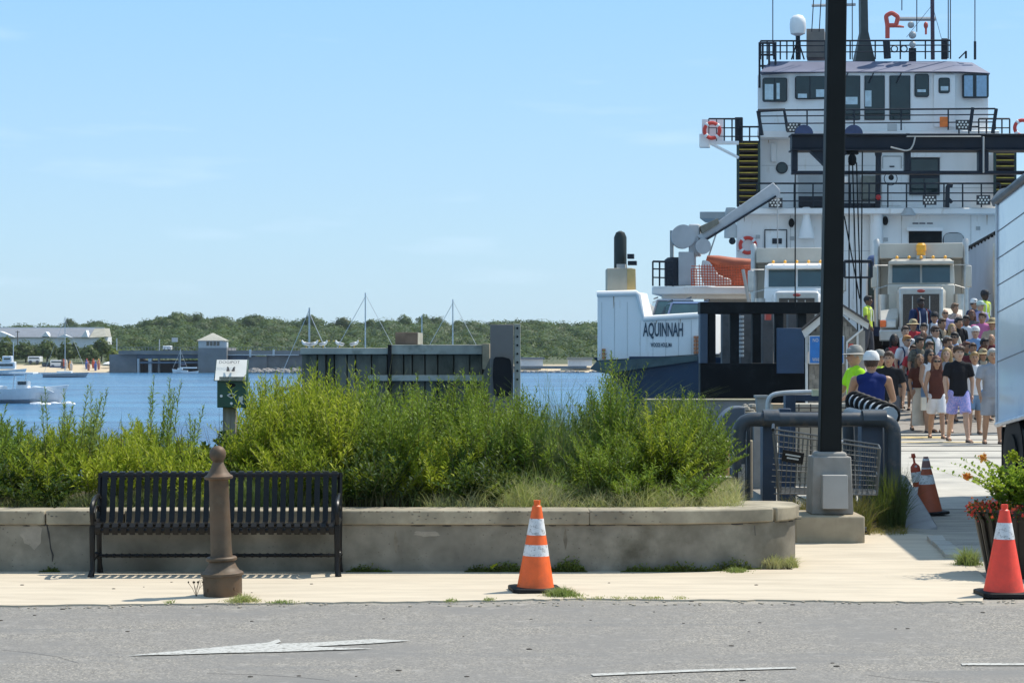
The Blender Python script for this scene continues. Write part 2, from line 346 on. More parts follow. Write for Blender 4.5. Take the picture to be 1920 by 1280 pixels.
def crack(pts, D, r=.005):
    return MB().tube([P(x, y, D) for x, y in pts], [r * rnd.uniform(.5, 1.3) for _ in pts], 4)
for pts in ([(87, 962), (90, 975), (88, 985), (91, 1000), (93, 1012), (95, 1028), (99, 1040), (98, 1052)], [(400, 985), (404, 1010), (399, 1040)], [(1415, 985), (1416, 1003)]):
    crack(pts, 16.545).build("crack", mDark, wl_)
# patches of old plaster standing a little proud, and the ragged joint under the cap
mPatch = M("patch_concrete", (.30, .265, .21), .9, 0, .2, 9, .002)
for (x0, y0, w, h) in ((60, 1002, 46, 52), (800, 1000, 55, 12)):
    n = 14; pts = [(x0 + w * .5 * math.cos(2 * math.pi * k / n) * rnd.uniform(.7, 1.15), y0 + h * .5 * math.sin(2 * math.pi * k / n) * rnd.uniform(.6, 1.15)) for k in range(n)]
    MB().prism([P(x, y, 16.548) for x, y in pts], (0, .02, 0)).build("plaster_patch", mPatch, wl_)
m = MB()
for i in range(1, len(wp) - 2):
    a, b = Vector(wp[i]), Vector(wp[i + 1]); n = max(2, int((b - a).length / .12))
    for k in range(n):
        if rnd.random() < .7:
            p = a + (b - a) * (k + rnd.random()) / n; m.ball((p.x, p.y - .002, .372 + rnd.uniform(-.008, .003)), rnd.uniform(.02, .07), .008, rnd.uniform(.003, .008), 6, 3)
m.build("rough_joint", mDark, wl_, kind='stuff')
m = MB()
for k in range(230):
    px = rnd.uniform(-20, 1250); y = rnd.uniform(988, 1074); r = rnd.uniform(.0015, .004); m.ball(P(px, y, 16.549), r * rnd.uniform(1, 2), .003, r, 6, 3)
for k in range(160):
    px = rnd.uniform(-20, 1250); m.ball(P(px, rnd.choice((958.5, rnd.uniform(960, 980))), 16.519), rnd.uniform(.003, .013), .004, rnd.uniform(.002, .006), 6, 3)
m.build("pits_and_chips", M("pit_shade", (.15, .13, .10), .95), wl_, kind='stuff')
mStain = M("stain_brown", (.18, .155, .115), .95, 0, .3, 12)
for px, w, l in ((742, 5, 50), (1060, 4, 44)):
    n = 10; MB().prism([P(px + w * math.cos(2 * math.pi * k / n) * rnd.uniform(.5, 1.1), 989 + l * .5 + l * .5 * math.sin(2 * math.pi * k / n) * rnd.uniform(.7, 1.1), 16.5495) for k in range(n)], (0, .01, 0)).build("water_stain", mStain, wl_)
# soil bed
m = MB(); nx, ny = 60, 10; vs = []
for j in range(ny + 1):
    for i in range(nx + 1):
        t = i / nx; y = 16.86 + 4.6 * j / ny; xr = 1.85 - .1 * max(0, (17.3 - y)); x = -14 + (xr + 14) * t
        vs.append((x, y, .41 + .12 * math.sin(math.pi * min(1, j / ny * 1.2)) + .03 * math.sin(i * 1.7 + j)))
m.add(vs, [(j * (nx + 1) + i, j * (nx + 1) + i + 1, (j + 1) * (nx + 1) + i + 1, (j + 1) * (nx + 1) + i) for j in range(ny) for i in range(nx)])
m.build("planting_bed", mSoil, kind='structure')
MB().box(-30, 2.3, 21.3, 21.6, -2.4, .46).build("quay_wall", mWall, label="concrete quay edge wall behind the planting bed above the water", cat="quay wall")
# ---------------------------------------------------------------- far shore
def landz(x, y):
    t = y - 352
    z = -1.9 + .085 * t if t < 18 else -.37 + .021 * (t - 18)
    if y > 600: z = min(z, 5.2) - (y - 600) * .01
    return z + .15 * math.sin(x * .13) * min(1, max(t, 0) / 30)
xs = np.linspace(-900, 900, 121); ys = np.concatenate([[349], np.linspace(352, 380, 8), np.linspace(395, 700, 14), [900, 1500, 3000, 5400]])
vs = [(x, y + 1.5 * math.sin(x * .11), landz(x, y) if y > 351 else -4) for y in ys for x in xs]; n = len(xs)
mLand = M("shore_land", (.075, .085, .035), .95, 0, .3, .05)
def landm():
    nt = mLand.node_tree; b = nt.nodes["Principled BSDF"]; tc = nt.nodes.new("ShaderNodeTexCoord"); sx = nt.nodes.new("ShaderNodeSeparateXYZ"); nt.links.new(tc.outputs['Object'], sx.inputs[0])
    mr = nt.nodes.new("ShaderNodeMapRange"); mr.inputs[1].default_value = -.75; mr.inputs[2].default_value = -.45; nt.links.new(sx.outputs[2], mr.inputs[0])
    nt.links.new(mixc(nt, mr.outputs[0], (.50, .41, .28), (.075, .085, .035)), b.inputs['Base Color'])
landm()
MB().add(vs, [(j * n + i, j * n + i + 1, (j + 1) * n + i + 1, (j + 1) * n + i) for j in range(len(ys) - 1) for i in range(n - 1)]).build("far_shore", mLand, kind='structure')
mWood = leafmat("wood_foliage", (.055, .095, .026), (.08, .12, .032), (.04, .068, .022), .2, .05)
def crowns(spec, per, size):          # spec rows: x y z rx ry rz ; leaf faces spread over lumpy crowns
    S = np.asarray(spec, dtype=np.float32); n = len(S); N = n * per
    d = nr.normal(size=(n, per, 3)); d /= np.linalg.norm(d, axis=2, keepdims=True); d[:, :, 2] = np.where(d[:, :, 2] < -.35, -d[:, :, 2], d[:, :, 2])
    ph = nr.uniform(0, 6.28, (n, 1)); lump = 1 + .16 * np.sin(d[:, :, 0] * 5 + ph) * np.sin(d[:, :, 2] * 6 + ph * 2) + .13 * np.sin(d[:, :, 1] * 7 + ph * 3)
    rad = (lump * nr.uniform(.80, 1.06, (n, per)))[:, :, None]
    c = S[:, None, 0:3] + d * rad * S[:, None, 3:6]
    nrm = d + nr.normal(size=d.shape) * .2; nrm /= np.linalg.norm(nrm, axis=2, keepdims=True)
    a = np.cross(nrm, nr.normal(size=d.shape)); a /= np.linalg.norm(a, axis=2, keepdims=True); b = np.cross(nrm, a)
    s = (size * nr.uniform(.6, 1.4, (n, per)))[:, :, None]
    q = np.stack([c - a * s, c - b * s * .7, c + a * s, c + b * s * .7], axis=2).reshape(-1, 3)
    return q, np.arange(N * 4).reshape(-1, 4)
def ico_blobs(spec, k=.86):
    vs = []; fs = []; bm = bmesh.new(); bmesh.ops.create_icosphere(bm, subdivisions=1, radius=1)
    bv = np.array([v.co[:] for v in bm.verts]); bf = np.array([[v.index for v in f.verts] for f in bm.faces]); bm.free()
    for i, s in enumerate(spec): vs.append(bv * np.array(s[3:6]) * k + np.array(s[0:3])); fs.append(bf + i * len(bv))
    return np.concatenate(vs), np.concatenate(fs)
def topy(x):      # skyline of the woods in photo rows
    return 598 + 9 * math.cos(x * .004 + .2) * (x < 420) - 5 * math.exp(-((x - 345) / 80) ** 2) - 5 * math.exp(-((x - 470) / 60) ** 2) + 2.5 * math.sin(x * .031) + 2.0 * math.sin(x * .083 + 1)
spec = []
for row in range(27):
    D = 372 + row * 10.5
    X = -.30 * D
    while X < .18 * D:
        X += rnd.uniform(3.2, 6.4)
        px = CX + X / D * F; f = (D - 372) / 283
        rx = rnd.uniform(2.4, 4.6); rz = rnd.uniform(2.0, 3.3)
        top = 683 + (topy(px) - 683) * (f ** .62) + rnd.uniform(-4, 7)
        if px < 215 and D < 462: top = max(top, 636 + rnd.uniform(-2, 8))
        if 225 < px < 560 and D < 385: continue
        if px < 225 and D < 380: continue
        z = H - (top - CY) / F * D - rz
        spec.append((X, D + rnd.uniform(-4, 4), z, rx, rx, rz))
nb = len(spec)
for k in range(40):      # tall crowns breaking the skyline
    D = rnd.uniform(600, 655); px = rnd.choice([rnd.uniform(-50, 1200), rnd.gauss(330, 22), rnd.gauss(465, 14)]); X = (px - CX) / F * D
    spec.append((X, D, H - (topy(px) - 3 - CY + rnd.uniform(-3, 5)) / F * D - 2.2, rnd.uniform(1.6, 3), 2.4, 2.2))
spec2 = [s for i, s in enumerate(spec) if i % 10 in (2, 5, 9)]; spec1 = [s for i, s in enumerate(spec) if i % 10 not in (2, 5, 9)]
V1, F1 = crowns(spec2, 330, .26); npmesh("far_woods", V1, F1, leafmat("wood_foliage_dark", (.032, .062, .020), (.05, .08, .026), (.07, .085, .035), .15, .08), kind='stuff', label="scattered darker trees in the woods across the harbour", cat="woods")
V1, F1 = crowns(spec1, 330, .28)
npmesh("far_woods", V1, F1, mWood, kind='stuff', label="dense green woods covering the low hill across the harbour", cat="woods")
V1, F1 = ico_blobs(spec, .9); npmesh("woods_crown_core", V1, F1, mWood, kind='stuff', label="solid cores added inside the far tree crowns", cat="woods")  # inner blobs added to stop views through the leaf crowns
mShore = leafmat("shore_foliage", (.07, .10, .03), (.11, .145, .045), (.045, .07, .025), .25, .3)
mBright = leafmat("bright_foliage", (.15, .19, .035), (.20, .235, .05), (.11, .15, .03), .3, .3)
mTrunk = M("far_bark", (.09, .07, .05), .95)
def fartree(px, ytop, ybot, wpx, D, mat, label, cat='tree', name='shore_tree'):
    b = P(px, ybot, D); t = thing(name, label, cat, b, "trees on the far beach"); s = D / F; hh = (ybot - ytop) * s; w = wpx * s / 2
    sp = [(b.x, b.y, b.z + hh * .58, w * .8, w * .8, hh * .42)]
    for k in range(5):
        a = 2 * math.pi * k / 5 + px; sp.append((b.x + w * .5 * math.cos(a), b.y + w * .5 * math.sin(a), b.z + hh * rnd.uniform(.4, .62), w * .5, w * .5, hh * .3))
    V, Fc = crowns(sp, 240, .26); npmesh("crown", V, Fc, mat, t)
    MB().tube([b, b + Vector((.1, 0, hh * .5))], [w * .09, w * .05], 6).build("trunk", mTrunk, t)
for a in ((10, 634, 690, 46, 372, mShore, "dark green tree at the left end of the far beach behind the cabin cruiser"),
          (48, 640, 688, 44, 374, mShore, "rounded tree on the far beach behind the pale parked van"),
          (88, 636, 688, 46, 373, mShore, "broad dark tree on the far beach above the white box trailer"),
          (128, 638, 690, 40, 371, mShore, "tree on the far beach right behind the moored sailboat mast"),
          (168, 646, 690, 38, 370, mShore, "grey green tree on the far beach between mast and yellow green bush"),
          (190, 634, 682, 36, 378, mShore, "taller tree behind the far beach near the left bridge abutment"),
          (217, 655, 692, 36, 366, mBright, "yellow green bush on the far beach against the bridge abutment")): fartree(*a)
# long building
mRoof = M("slate_roof", (.17, .19, .22), .8, 0, .1, .4); mTrimW = M("white_trim", (.72, .73, .75), .7, 0, .06, 2); mRoofT = M("tan_roof", (.30, .29, .24), .85, 0, .15, .6)
def D2(px, D): return (px - CX) / F * D
bl = thing("long_building", "long building with slate grey roof and white gables above the beach trees", "building", P(90, 660, 462))
B_ = 462; y_ = lambda py, D=B_: H - (py - CY) / F * D
MB().box(D2(-260, B_), D2(190, B_), B_, B_ + 12, y_(690), y_(631)).build("wall", mTrimW, bl)
MB().prism([(D2(-260, B_), B_ - .6, y_(632)), (D2(-260, B_), B_ + 6, y_(614)), (D2(-260, B_), B_ + 12.6, y_(632))], (D2(168, B_) - D2(-260, B_), 0, 0)).build("roof", mRoof, bl)
MB().prism([(D2(168, B_), B_ - .6, y_(633)), (D2(200, B_), B_ - .6, y_(631)), (D2(186, B_), B_ + 6, y_(614.5)), (D2(166, B_), B_ + 6, y_(614.5))], (0, 6, 0)).build("roof_hip", mRoofT, bl)
MB().box(D2(-260, B_), D2(186, B_), B_ + 5.9, B_ + 6.1, y_(614.3), y_(613)).build("ridge", mTrimW, bl)
for (a, b, c, yt, yb) in ((-30, 2, 30, 621, 632), (80, 88, 95, 622, 631), (108, 122, 138, 627, 633), (154, 163, 167, 619, 632)):
    MB().prism([(D2(a, B_), B_ - 1.2, y_(yb)), (D2(c, B_), B_ - 1.2, y_(yb)), (D2(b, B_), B_ - 1.2, y_(yt))], (0, 3, 0)).build("gable", mTrimW, bl)
# beach things
mPole = M("pole_wood", (.16, .13, .10), .9)
for px, yt, yb, D, lab in ((33, 620, 668, 380, "thin utility pole among the beach trees left of the sailboat mast"),):
    t = thing("utility_pole", lab, "pole", P(px, yb, D)); MB().tube([P(px, yb, D), P(px, yt, D)], .09, 6).build("pole", mPole, t); MB().pbox(px - 4, yt + 2, px + 4, yt + 3, D, .1).build("crossarm", mPole, t)
mBoatW = M("boat_white", (.78, .79, .80), .35, 0, .06, 3, coat=.3); mBoatD = M("boat_dark", (.05, .06, .08), .5); mGl = glassmat("dark_glass")
def beachbox(px0, py0, px1, py1, D, name, label, cat, mat):
    t = thing(name, label, cat, P((px0 + px1) / 2, py1, D)); MB().pbox(px0, py0, px1, py1 - 2.5, D, 2.2).build("body", mat, t, .08)
    MB().pbox(px0 + 2, py0 + 2, px1 - 2, py0 + 4.5, D - .02, .02).build("window", mGl, t)
    for q in (px0 + 5, px1 - 5): MB().disc(P(q, py1 - 2.2, D - .05), .28, .2).build("wheel", mBoatD, t)
beachbox(52, 668, 75, 681, 366, "parked_van", "pale van parked on the far beach above the cabin cruiser", "van", mBoatW)
beachbox(94, 675, 121, 689, 362, "box_trailer", "white box trailer parked on the far beach sand", "trailer", mBoatW)
beachbox(78, 679, 93, 688, 362, "parked_car", "dark green car parked left of the white trailer on the beach", "car", M("car_green", (.06, .09, .08), .4))
t = thing("beach_umbrella", "small white sun umbrella on the far beach near the bridge", "umbrella", P(203, 687, 360)); MB().lathe([(1.0, 0), (.5, .25), (.02, .38)], P(203, 682, 360), 8).build("canopy", mBoatW, t); MB().tube([P(203, 688, 360), P(203, 681, 360)], .04, 5).build("pole", mBoatW, t)
bc = [(.55, .12, .06), (.62, .55, .5), (.1, .15, .4), (.7, .35, .1), (.08, .08, .08), (.45, .2, .15), (.75, .7, .6)]
for i in range(16):
    px = rnd.uniform(66, 232); D = rnd.uniform(354.5, 360); b = P(px, 690, D); b.z = landz(b.x, D); c = bc[i % 7]
    MB().lathe([(.16, 0), (.2, .4), (.26, .75), (.24, 1.25), (.08, 1.35), (.12, 1.42), (.13, 1.6), (.04, 1.7)], b, 7).build("beachgoer", M("beachwear_%d" % (i % 7), c, .8), label="tiny distant person standing on the sand of the far beach", cat="person", group="people on the far beach")
# ---------------------------------------------------------------- bridge
mBrC = M("bridge_concrete", (.20, .20, .20), .85, 0, .15, .5, dirt=(.17, .175, .19), dscale=.6); mBrS = M("bridge_steel", (.10, .15, .21), .6, 0, .2, .5); mPierW = M("pale_pier", (.5, .53, .55), .8)
BD = 346
br = thing("drawbridge", "low grey drawbridge with small hipped control house crossing the harbour mouth", "bridge", P(398, 698, BD))
def bb(n, x0, y0, x1, y1, mat, d=0, dep=6, par=br, bevel=0): return MB().pbox(x0, y0, x1, y1, BD + d, dep).build(n, mat, par, bevel)
bb("deck", 222, 657, 372, 664, mBrC, 0, 10); bb("deck", 424, 657, 640, 664, mBrC, 0, 10)
bb("girder", 255, 664.5, 371, 672, mBrS, 1, 8); bb("girder", 425, 664.5, 470, 674, mBrS, 1, 8)
bb("abutment", 205, 664.2, 256, 700, mBrC, .8, 9); bb("abutment", 500, 664.2, 640, 700, mBrC, .8, 9)
bb("pier", 371, 652, 425, 700, mBrC, -1.5, 12)
for x0, x1 in ((257, 261), (278, 284), (334, 338), (296, 299)): bb("pile", x0, 672, x1, 700, mPierW if x0 < 290 else mBrC, .5, 1)
bb("span_backing", 256, 675, 371, 700, M("bridge_shadow", (.07, .09, .12), .9), 7, .5); bb("span_backing", 426, 675, 499, 700, mBrS, 7, .5)  # dark colour of the left backing paints the shade below the span
bb("fender", 262, 678, 371, 681, mBrS, .2, .4); bb("pier", 464, 668, 500, 700, mBrC, .4, 5)
bb("pier_post", 467, 655, 471, 669, mPierW, -.2, .3); bb("pier_post", 511, 655, 515, 667, mPierW, -.2, .3); bb("edge_beam", 424, 664.3, 560, 666, mPierW, -.25, .2)
m = MB()
for x in range(224, 640, 6):
    if not 370 < x < 426: m.pbox(x, 651, x + .6, 657, BD - .1, .1)
m.pbox(222, 650.6, 371, 651.4, BD - .1, .1); m.pbox(425, 650.6, 640, 651.4, BD - .1, .1); m.build("railing", mBrC, br, kind=None)
hs = bb("control_house", 372, 638, 418, 652, mPierW, 0, 4.2)
c0 = P(396, 638.5, BD); MB().loft([[(c0.x - 2.35, BD - .4, c0.z), (c0.x + 2.35, BD - .4, c0.z), (c0.x + 2.35, BD + 4.6, c0.z), (c0.x - 2.35, BD + 4.6, c0.z)], [(c0.x - .1, BD + 2, c0.z + 1.25), (c0.x + .1, BD + 2, c0.z + 1.25), (c0.x + .1, BD + 2.2, c0.z + 1.25), (c0.x - .1, BD + 2.2, c0.z + 1.25)]]).build("roof", M("shingle_tan", (.34, .33, .28), .9), hs)
for x in (387, 393.5, 400, 406.5): bb("window", x, 640, x + 5, 648, mGl, -.03, .02, hs)
bb("annex", 418.2, 641, 425, 653, mPierW, 0, 2)
for x, yt in ((219, 634), (299, 636)): MB().tube([P(x, 657, BD + 9), P(x, yt, BD + 9)], .09, 6).build("lamp_post", mPierW, br)
MB().pbox(322, 633, 333, 641, BD + 9, .1).build("road_sign", mPierW, br)
t = thing("distant_van", "tiny white van driving over the left part of the drawbridge", "van", P(312, 657, BD + 4)); MB().pbox(305, 648, 320, 655.5, BD + 3, 1.8).build("body", mBoatW, t, .1)
for x in (308, 317): MB().disc(P(x, 655.7, BD + 3), .16, .2).build("wheel", mBoatD, t)
m = MB()
for k in range(150):
    px = rnd.uniform(462, 600); D = rnd.uniform(341, 346); r = rnd.uniform(.15, .45); b = P(px, 0, D); m.ball((b.x, D, WZ + r * .4 + (D - 341) * .1), r * 1.2, r, r * .8, 6, 4)
for k in range(60):
    px = rnd.uniform(960, 1130); D = rnd.uniform(349, 352); r = rnd.uniform(.15, .4); b = P(px, 0, D); m.ball((b.x, D, WZ + r * .3), r * 1.3, r, r * .7, 6, 4)
m.build("shore_rocks", M("rock", (.28, .26, .24), .95, 0, .3, 1), kind='stuff')
t = thing("boat_shed", "low white shed on the far shore right of the grey dolphin", "building", P(997, 690, 356)); MB().pbox(974, 673, 1018, 686, 358, 5).build("wall", mTrimW, t); MB().pbox(971, 670, 1021, 673, 357.5, 6).build("roof", mRoof, t); MB().pbox(955, 686, 1100, 691, 354, 2).build("seawall", mBrC, t)
t = thing("shore_house", "small pale house on the far shore beside the ferry bow", "house", P(1080, 690, 357)); MB().pbox(1066, 674, 1110, 686, 358, 5).build("wall", mTrimW, t); MB().pbox(1064, 670, 1112, 674, 357.5, 6).build("roof", mRoofT, t)
# ---------------------------------------------------------------- boats
def hull(cx, D, L, B, hgt, bow=1, mat=mBoatW, name='hull', parent=None, z0=WZ - .15):
    rings = []
    for k in range(9):
        t = k / 8; w = B / 2 * (1 - max(0, (t - .35) / .65) ** 2.2) * (.8 + .2 * min(1, t * 4)) + .02; x = cx + bow * (t - .5) * L; hz = hgt * (1 + .35 * t * t)
        xo = bow * .06 * L * max(0, t - .6) * 2
        rings.append([(x - xo, D, z0), (x, D - w * .75, z0 + hz * .35), (x + xo, D - w, z0 + hz), (x + xo, D + w, z0 + hz), (x, D + w * .75, z0 + hz * .35)])
    return MB().loft(rings).build(name, mat, parent, .02)
def sailboat(px, D, L, ytop, label, bow=-1, hcol=None, boom=True):
    x = D2(px, D); t = thing("sailboat", label, "sailboat", (x, D, WZ)); hull(x, D, L, L * .3, .62, bow, hcol or mBoatW, parent=t)
    MB().box(x - L * .18, x + L * .16, D - L * .09, D + L * .09, WZ + .55, WZ + .82).build("cabin", mBoatW, t, .05)
    top = P(px, ytop, D); mm = M("mast_alloy", (.55, .55, .54), .4, .5)
    MB().tube([(x, D, WZ + .5), (x, D, top.z)], [.075, .05], 6).build("mast", mm, t)
    if boom: MB().tube([(x, D, WZ + 1.35), (x - bow * L * .36, D, WZ + 1.4)], .11, 6).build("boom", M("sail_cover", (.08, .1, .16), .8), t)
    MB().tube([(x, D, top.z - .3), (x + bow * L * .48, D, WZ + .85)], .022, 4).tube([(x, D, top.z - .1), (x - bow * L * .48, D, WZ + .75)], .018, 4).build("rigging", mm, t)
sailboat(122, 287, 5.8, 594, "small grey sailboat moored off the far beach left of the bridge", 1, M("hull_grey", (.38, .40, .43), .5))
sailboat(338, 338, 2.4, 655, "tiny sailboat lying in front of the drawbridge opening", -1); 
t = thing("inflatable_dinghy", "white dinghy floating right beside the tiny sailboat under the bridge", "dinghy", (D2(356, 337), 337, WZ)); hull(D2(357, 336), 336, 2.4, .9, .4, 1, parent=t); MB().pbox(338, 688, 369, 690.5, 337.6, .3).build("boom", mBoatW, t)
sailboat(580, 122, 4.6, 577, "sailboat behind the grey dolphin with the shortest mast of three", 1); sailboat(685, 168, 8, 549, "sailboat behind the grey dolphin with the tallest mast"); sailboat(849, 170, 7.5, 561, "sailboat behind the grey dolphin, mast nearest the tall steel post")
MB().tube([P(791, 700, 180), P(791, 591, 180)], .05, 6).build("flagpole", mPierW, label="thin pale pole rising behind the small box on the dolphin", cat="pole")
MB().tube([P(25, 690, 309), P(25, 640, 309)], .05, 6)
t = thing("cabin_cruiser", "white cabin cruiser with flybridge moored at the far left", "boat", (D2(10, 309), 309, WZ))
hull(D2(12, 309), 309, 5.4, 1.8, .85, 1, parent=t); MB().pbox(-6, 678, 28, 692, 308.5, 1).build("cabin", mBoatW, t, .1); MB().pbox(4, 667, 22, 678, 308.6, .9).build("flybridge", mBoatW, t, .1)
MB().pbox(7, 671, 19, 674, 308.5, .05).build("window", mGl, t); MB().pbox(-2, 682, 24, 686, 308.4, .05).build("window", mGl, t); MB().tube([P(25, 690, 309), P(25, 640, 309)], .05, 6).build("mast", mBoatW, t)
t = thing("console_boat", "white centre console boat crossing the water at left edge behind the plants", "boat", (D2(30, 145), 145, WZ))
hull(D2(20, 145), 145, 7.2, 2.2, 1.02, 1, parent=t); mmp = M("alloy_post", (.7, .71, .72), .3, .4)
for x in (24, 46): MB().tube([P(x, 730, 144.5), P(x + 3, 701, 144.5)], .04, 6).build("post", mmp, t)
MB().pbox(16, 698, 62, 701, 144, 1.6).build("hardtop", mBoatW, t, .02); MB().pbox(30, 714, 52, 730, 144.4, .9).build("console", mBoatW, t, .05); MB().pbox(33, 715, 49, 721, 144.36, .03).build("windscreen", mGl, t)
MB().pbox(-10, 723, 8, 730, 144.4, .9).build("seat", mBoatW, t, .05)
MB().prism([P(52, 735, 144.3), P(100, 735, 144.3), P(84, 727, 144.3), P(60, 724, 144.3)], (0, 1.2, 0)).build("foredeck", mBoatW, t)
m = MB()
for k in range(24): b = P(rnd.uniform(60, 135), 0, rnd.uniform(141, 146)); m.ball((b.x, b.y, WZ), rnd.uniform(.15, .4), .15, rnd.uniform(.04, .12), 6, 4)
m.build("bow_foam", mBoatW, kind='stuff')
# ---------------------------------------------------------------- steel dolphin in the water
mDol = M("dolphin_concrete", (.165, .158, .122), .85, 0, .2, 1.6, .003, dirt=(.05, .055, .04), dscale=2.2, dlo=.44, dhi=.66, stretch=(1, 1, .35)); mDolT = M("dolphin_top", (.36, .35, .29), .85, 0, .2, 2, dirt=(.14, .15, .12), dscale=3)
mRub = M("black_rubber", (.010, .010, .011), .6, 0, .3, 4, spec=.2); mRust = M("rusty_steel", (.16, .12, .09), .8, .1, .3, 4)
dp = thing("mooring_dolphin", "long weathered grey steel sheet pile dolphin standing in the water behind the bushes", "dolphin", P(740, 830, 40))
def dd(n, x0, y0, x1, y1, D, dep, mat, bevel=.01): return MB().pbox(x0, y0, x1, y1, D, dep).build(n, mat, dp, bevel)
dd("core", 572, 664, 918, 850, 40.3, 3, mDol); dd("cap_beam", 563, 652, 731, 664, 39.9, 3.4, mDolT); dd("cap_beam", 733, 646, 904, 664, 39.9, 3.4, mDolT)
x = 566
while x < 900:
    w = rnd.choice((16, 24, 30)); dd("sheet_pile", x, 664.5, x + w - 2.2, 850, 40.05 if int(x) % 3 else 40.12, .5, mDol); x += w
dd("waling", 690, 703, 905, 714, 39.86, .18, mDolT); dd("joint_post", 727, 646, 734, 850, 39.84, .3, mRub); dd("end_plate", 904.5, 644, 918, 692, 39.9, 2, M("tan_plate", (.42, .34, .22), .8, 0, .2, 4), .005)
dd("mooring_box", 741, 623, 783, 645.5, 41, .6, mRust); MB().prism([P(783.3, 623, 41), P(790, 624, 41.6), P(790, 645, 41.6), P(783.3, 645.5, 41)], (.004, .6, 0)).build("box_side", mDolT, dp)
MB().prism([P(904, 704, 39.8), P(920, 668, 39.8), P(920, 740, 39.8), P(904, 740, 39.8)], (0, .12, 0)).build("gusset", mDol, dp)
fp = thing("fender_pile", "tall square grey steel post with black rubber pad at the dolphin's right end", "post", P(945, 840, 39.2))
MB().pbox(919, 608, 963, 850, 39.2, .5).build("face_plate", M("grey_plate", (.17, .15, .13), .7, 0, .12, 1.5), fp, .008); MB().pbox(964, 607, 976, 850, 39.25, .7).build("side_plate", mDolT, fp, .008)
n = 16; MB().prism([P(942 + 20 * math.copysign(abs(math.cos(2 * math.pi * k / n)) ** .45, math.cos(2 * math.pi * k / n)) * rnd.uniform(.85, 1), 706 + 40 * math.copysign(abs(math.sin(2 * math.pi * k / n)) ** .5, math.sin(2 * math.pi * k / n)) * rnd.uniform(.88, 1), 39.12) for k in range(n)], (0, .06, 0)).build("rubber_pad", mRub, fp)
for k in range(7): MB().disc(P(970, 615 + k * 16, 39.24), .02, .03).build("bolt", mRub, fp)
def gull(px, D, z, lab, s=1, fl=1):
    x = D2(px, D); t = thing("seagull", lab, "gull", (x, D, z)); w = M("gull_white", (.8, .8, .8), .7)
    MB().ball((x, D, z + .13 * s), .15 * s, .06 * s, .065 * s, 10, 6, Matrix.Rotation(fl * R(-18), 3, 'Y')).tube([(x + .09 * s * fl, D, z + .16 * s), (x + .13 * s * fl, D, z + .23 * s), (x + .15 * s * fl, D, z + .245 * s)], [.04 * s, .032 * s, .036 * s], 8).build("body", w, t)
    MB().ball((x - .04 * s * fl, D, z + .15 * s), .14 * s, .065 * s, .04 * s, 10, 5, Matrix.Rotation(fl * R(-10), 3, 'Y')).build("wing", M("gull_grey", (.32, .33, .35), .7), t)
    MB().tube([(x + .18 * s * fl, D, z + .245 * s), (x + .23 * s * fl, D, z + .235 * s)], [.012, .004], 5).build("beak", M("gull_beak", (.7, .45, .05), .6), t)
    for d in (-.02, .02): MB().tube([(x, D + d, z), (x, D + d, z + .09 * s)], .006, 4).build("leg", M("gull_beak"), t)
zt = P(0, 652, 39.9).z
for px, lab, fl in ((574, "gull at the left end of the dolphin's top", -1), (588, "second gull from the dolphin's left end", 1), (606, "gull standing third along the left dolphin cap", 1), (637, "gull standing alone mid way along the left dolphin cap", -1), (664, "gull nearest the joint of the two dolphin caps", 1)): gull(px, 40.1, zt, lab, .55, fl)
# ---------------------------------------------------------------- bench
mBlk = M("black_enamel", (.010, .0095, .009), .38, 0, .3, 10, 0, spec=.25)
bench = thing("park_bench", "black steel strap bench with curled arms against the planter wall", "bench")
prof = [(.205, .745), (.222, .785), (.205, .812), (.175, .808), (.160, .775), (.135, .64), (.105, .50), (.085, .435), (.045, .405), (-.04, .405), (-.11, .42), (-.155, .418), (-.180, .395), (-.182, .36), (-.165, .335)]
def strap(x, w=.021, th=.0035):
    rings = []
    for i, (y, z) in enumerate(prof):
        a = prof[max(i - 1, 0)]; b = prof[min(i + 1, len(prof) - 1)]; t = Vector((0, b[0] - a[0], b[1] - a[1])).normalized(); nn = Vector((0, -t.z, t.y)) * th; p = Vector((x, y, z))
        rings.append([p + Vector((-w, 0, 0)) + nn, p + Vector((w, 0, 0)) + nn, p + Vector((w, 0, 0)) - nn, p + Vector((-w, 0, 0)) - nn])
    return MB().loft(rings)
sm = strap(0).mesh("strap", mBlk)
for k in range(28):
    o = bpy.data.objects.new("strap", sm); COL.objects.link(o); o.parent = bench; o.location.x = -.885 + k * .0655
MB().tube([(-.92, .178, .785), (.92, .178, .785)], .02).build("top_rail", mBlk, bench)
MB().tube([(-.92, -.15, .365), (.92, -.15, .365)], .02).build("seat_rail", mBlk, bench); MB().tube([(-.92, .07, .385), (.92, .07, .385)], .018).build("seat_rail", mBlk, bench)
m = MB(); m.tube([(-.92, .02, .15), (.92, .02, .15)], .015, 6)
for k in range(30): m.ball((-.85 + k * .0586, .02, .15), .019, .02, .02, 6, 4)
m.build("stretcher", mBlk, bench)
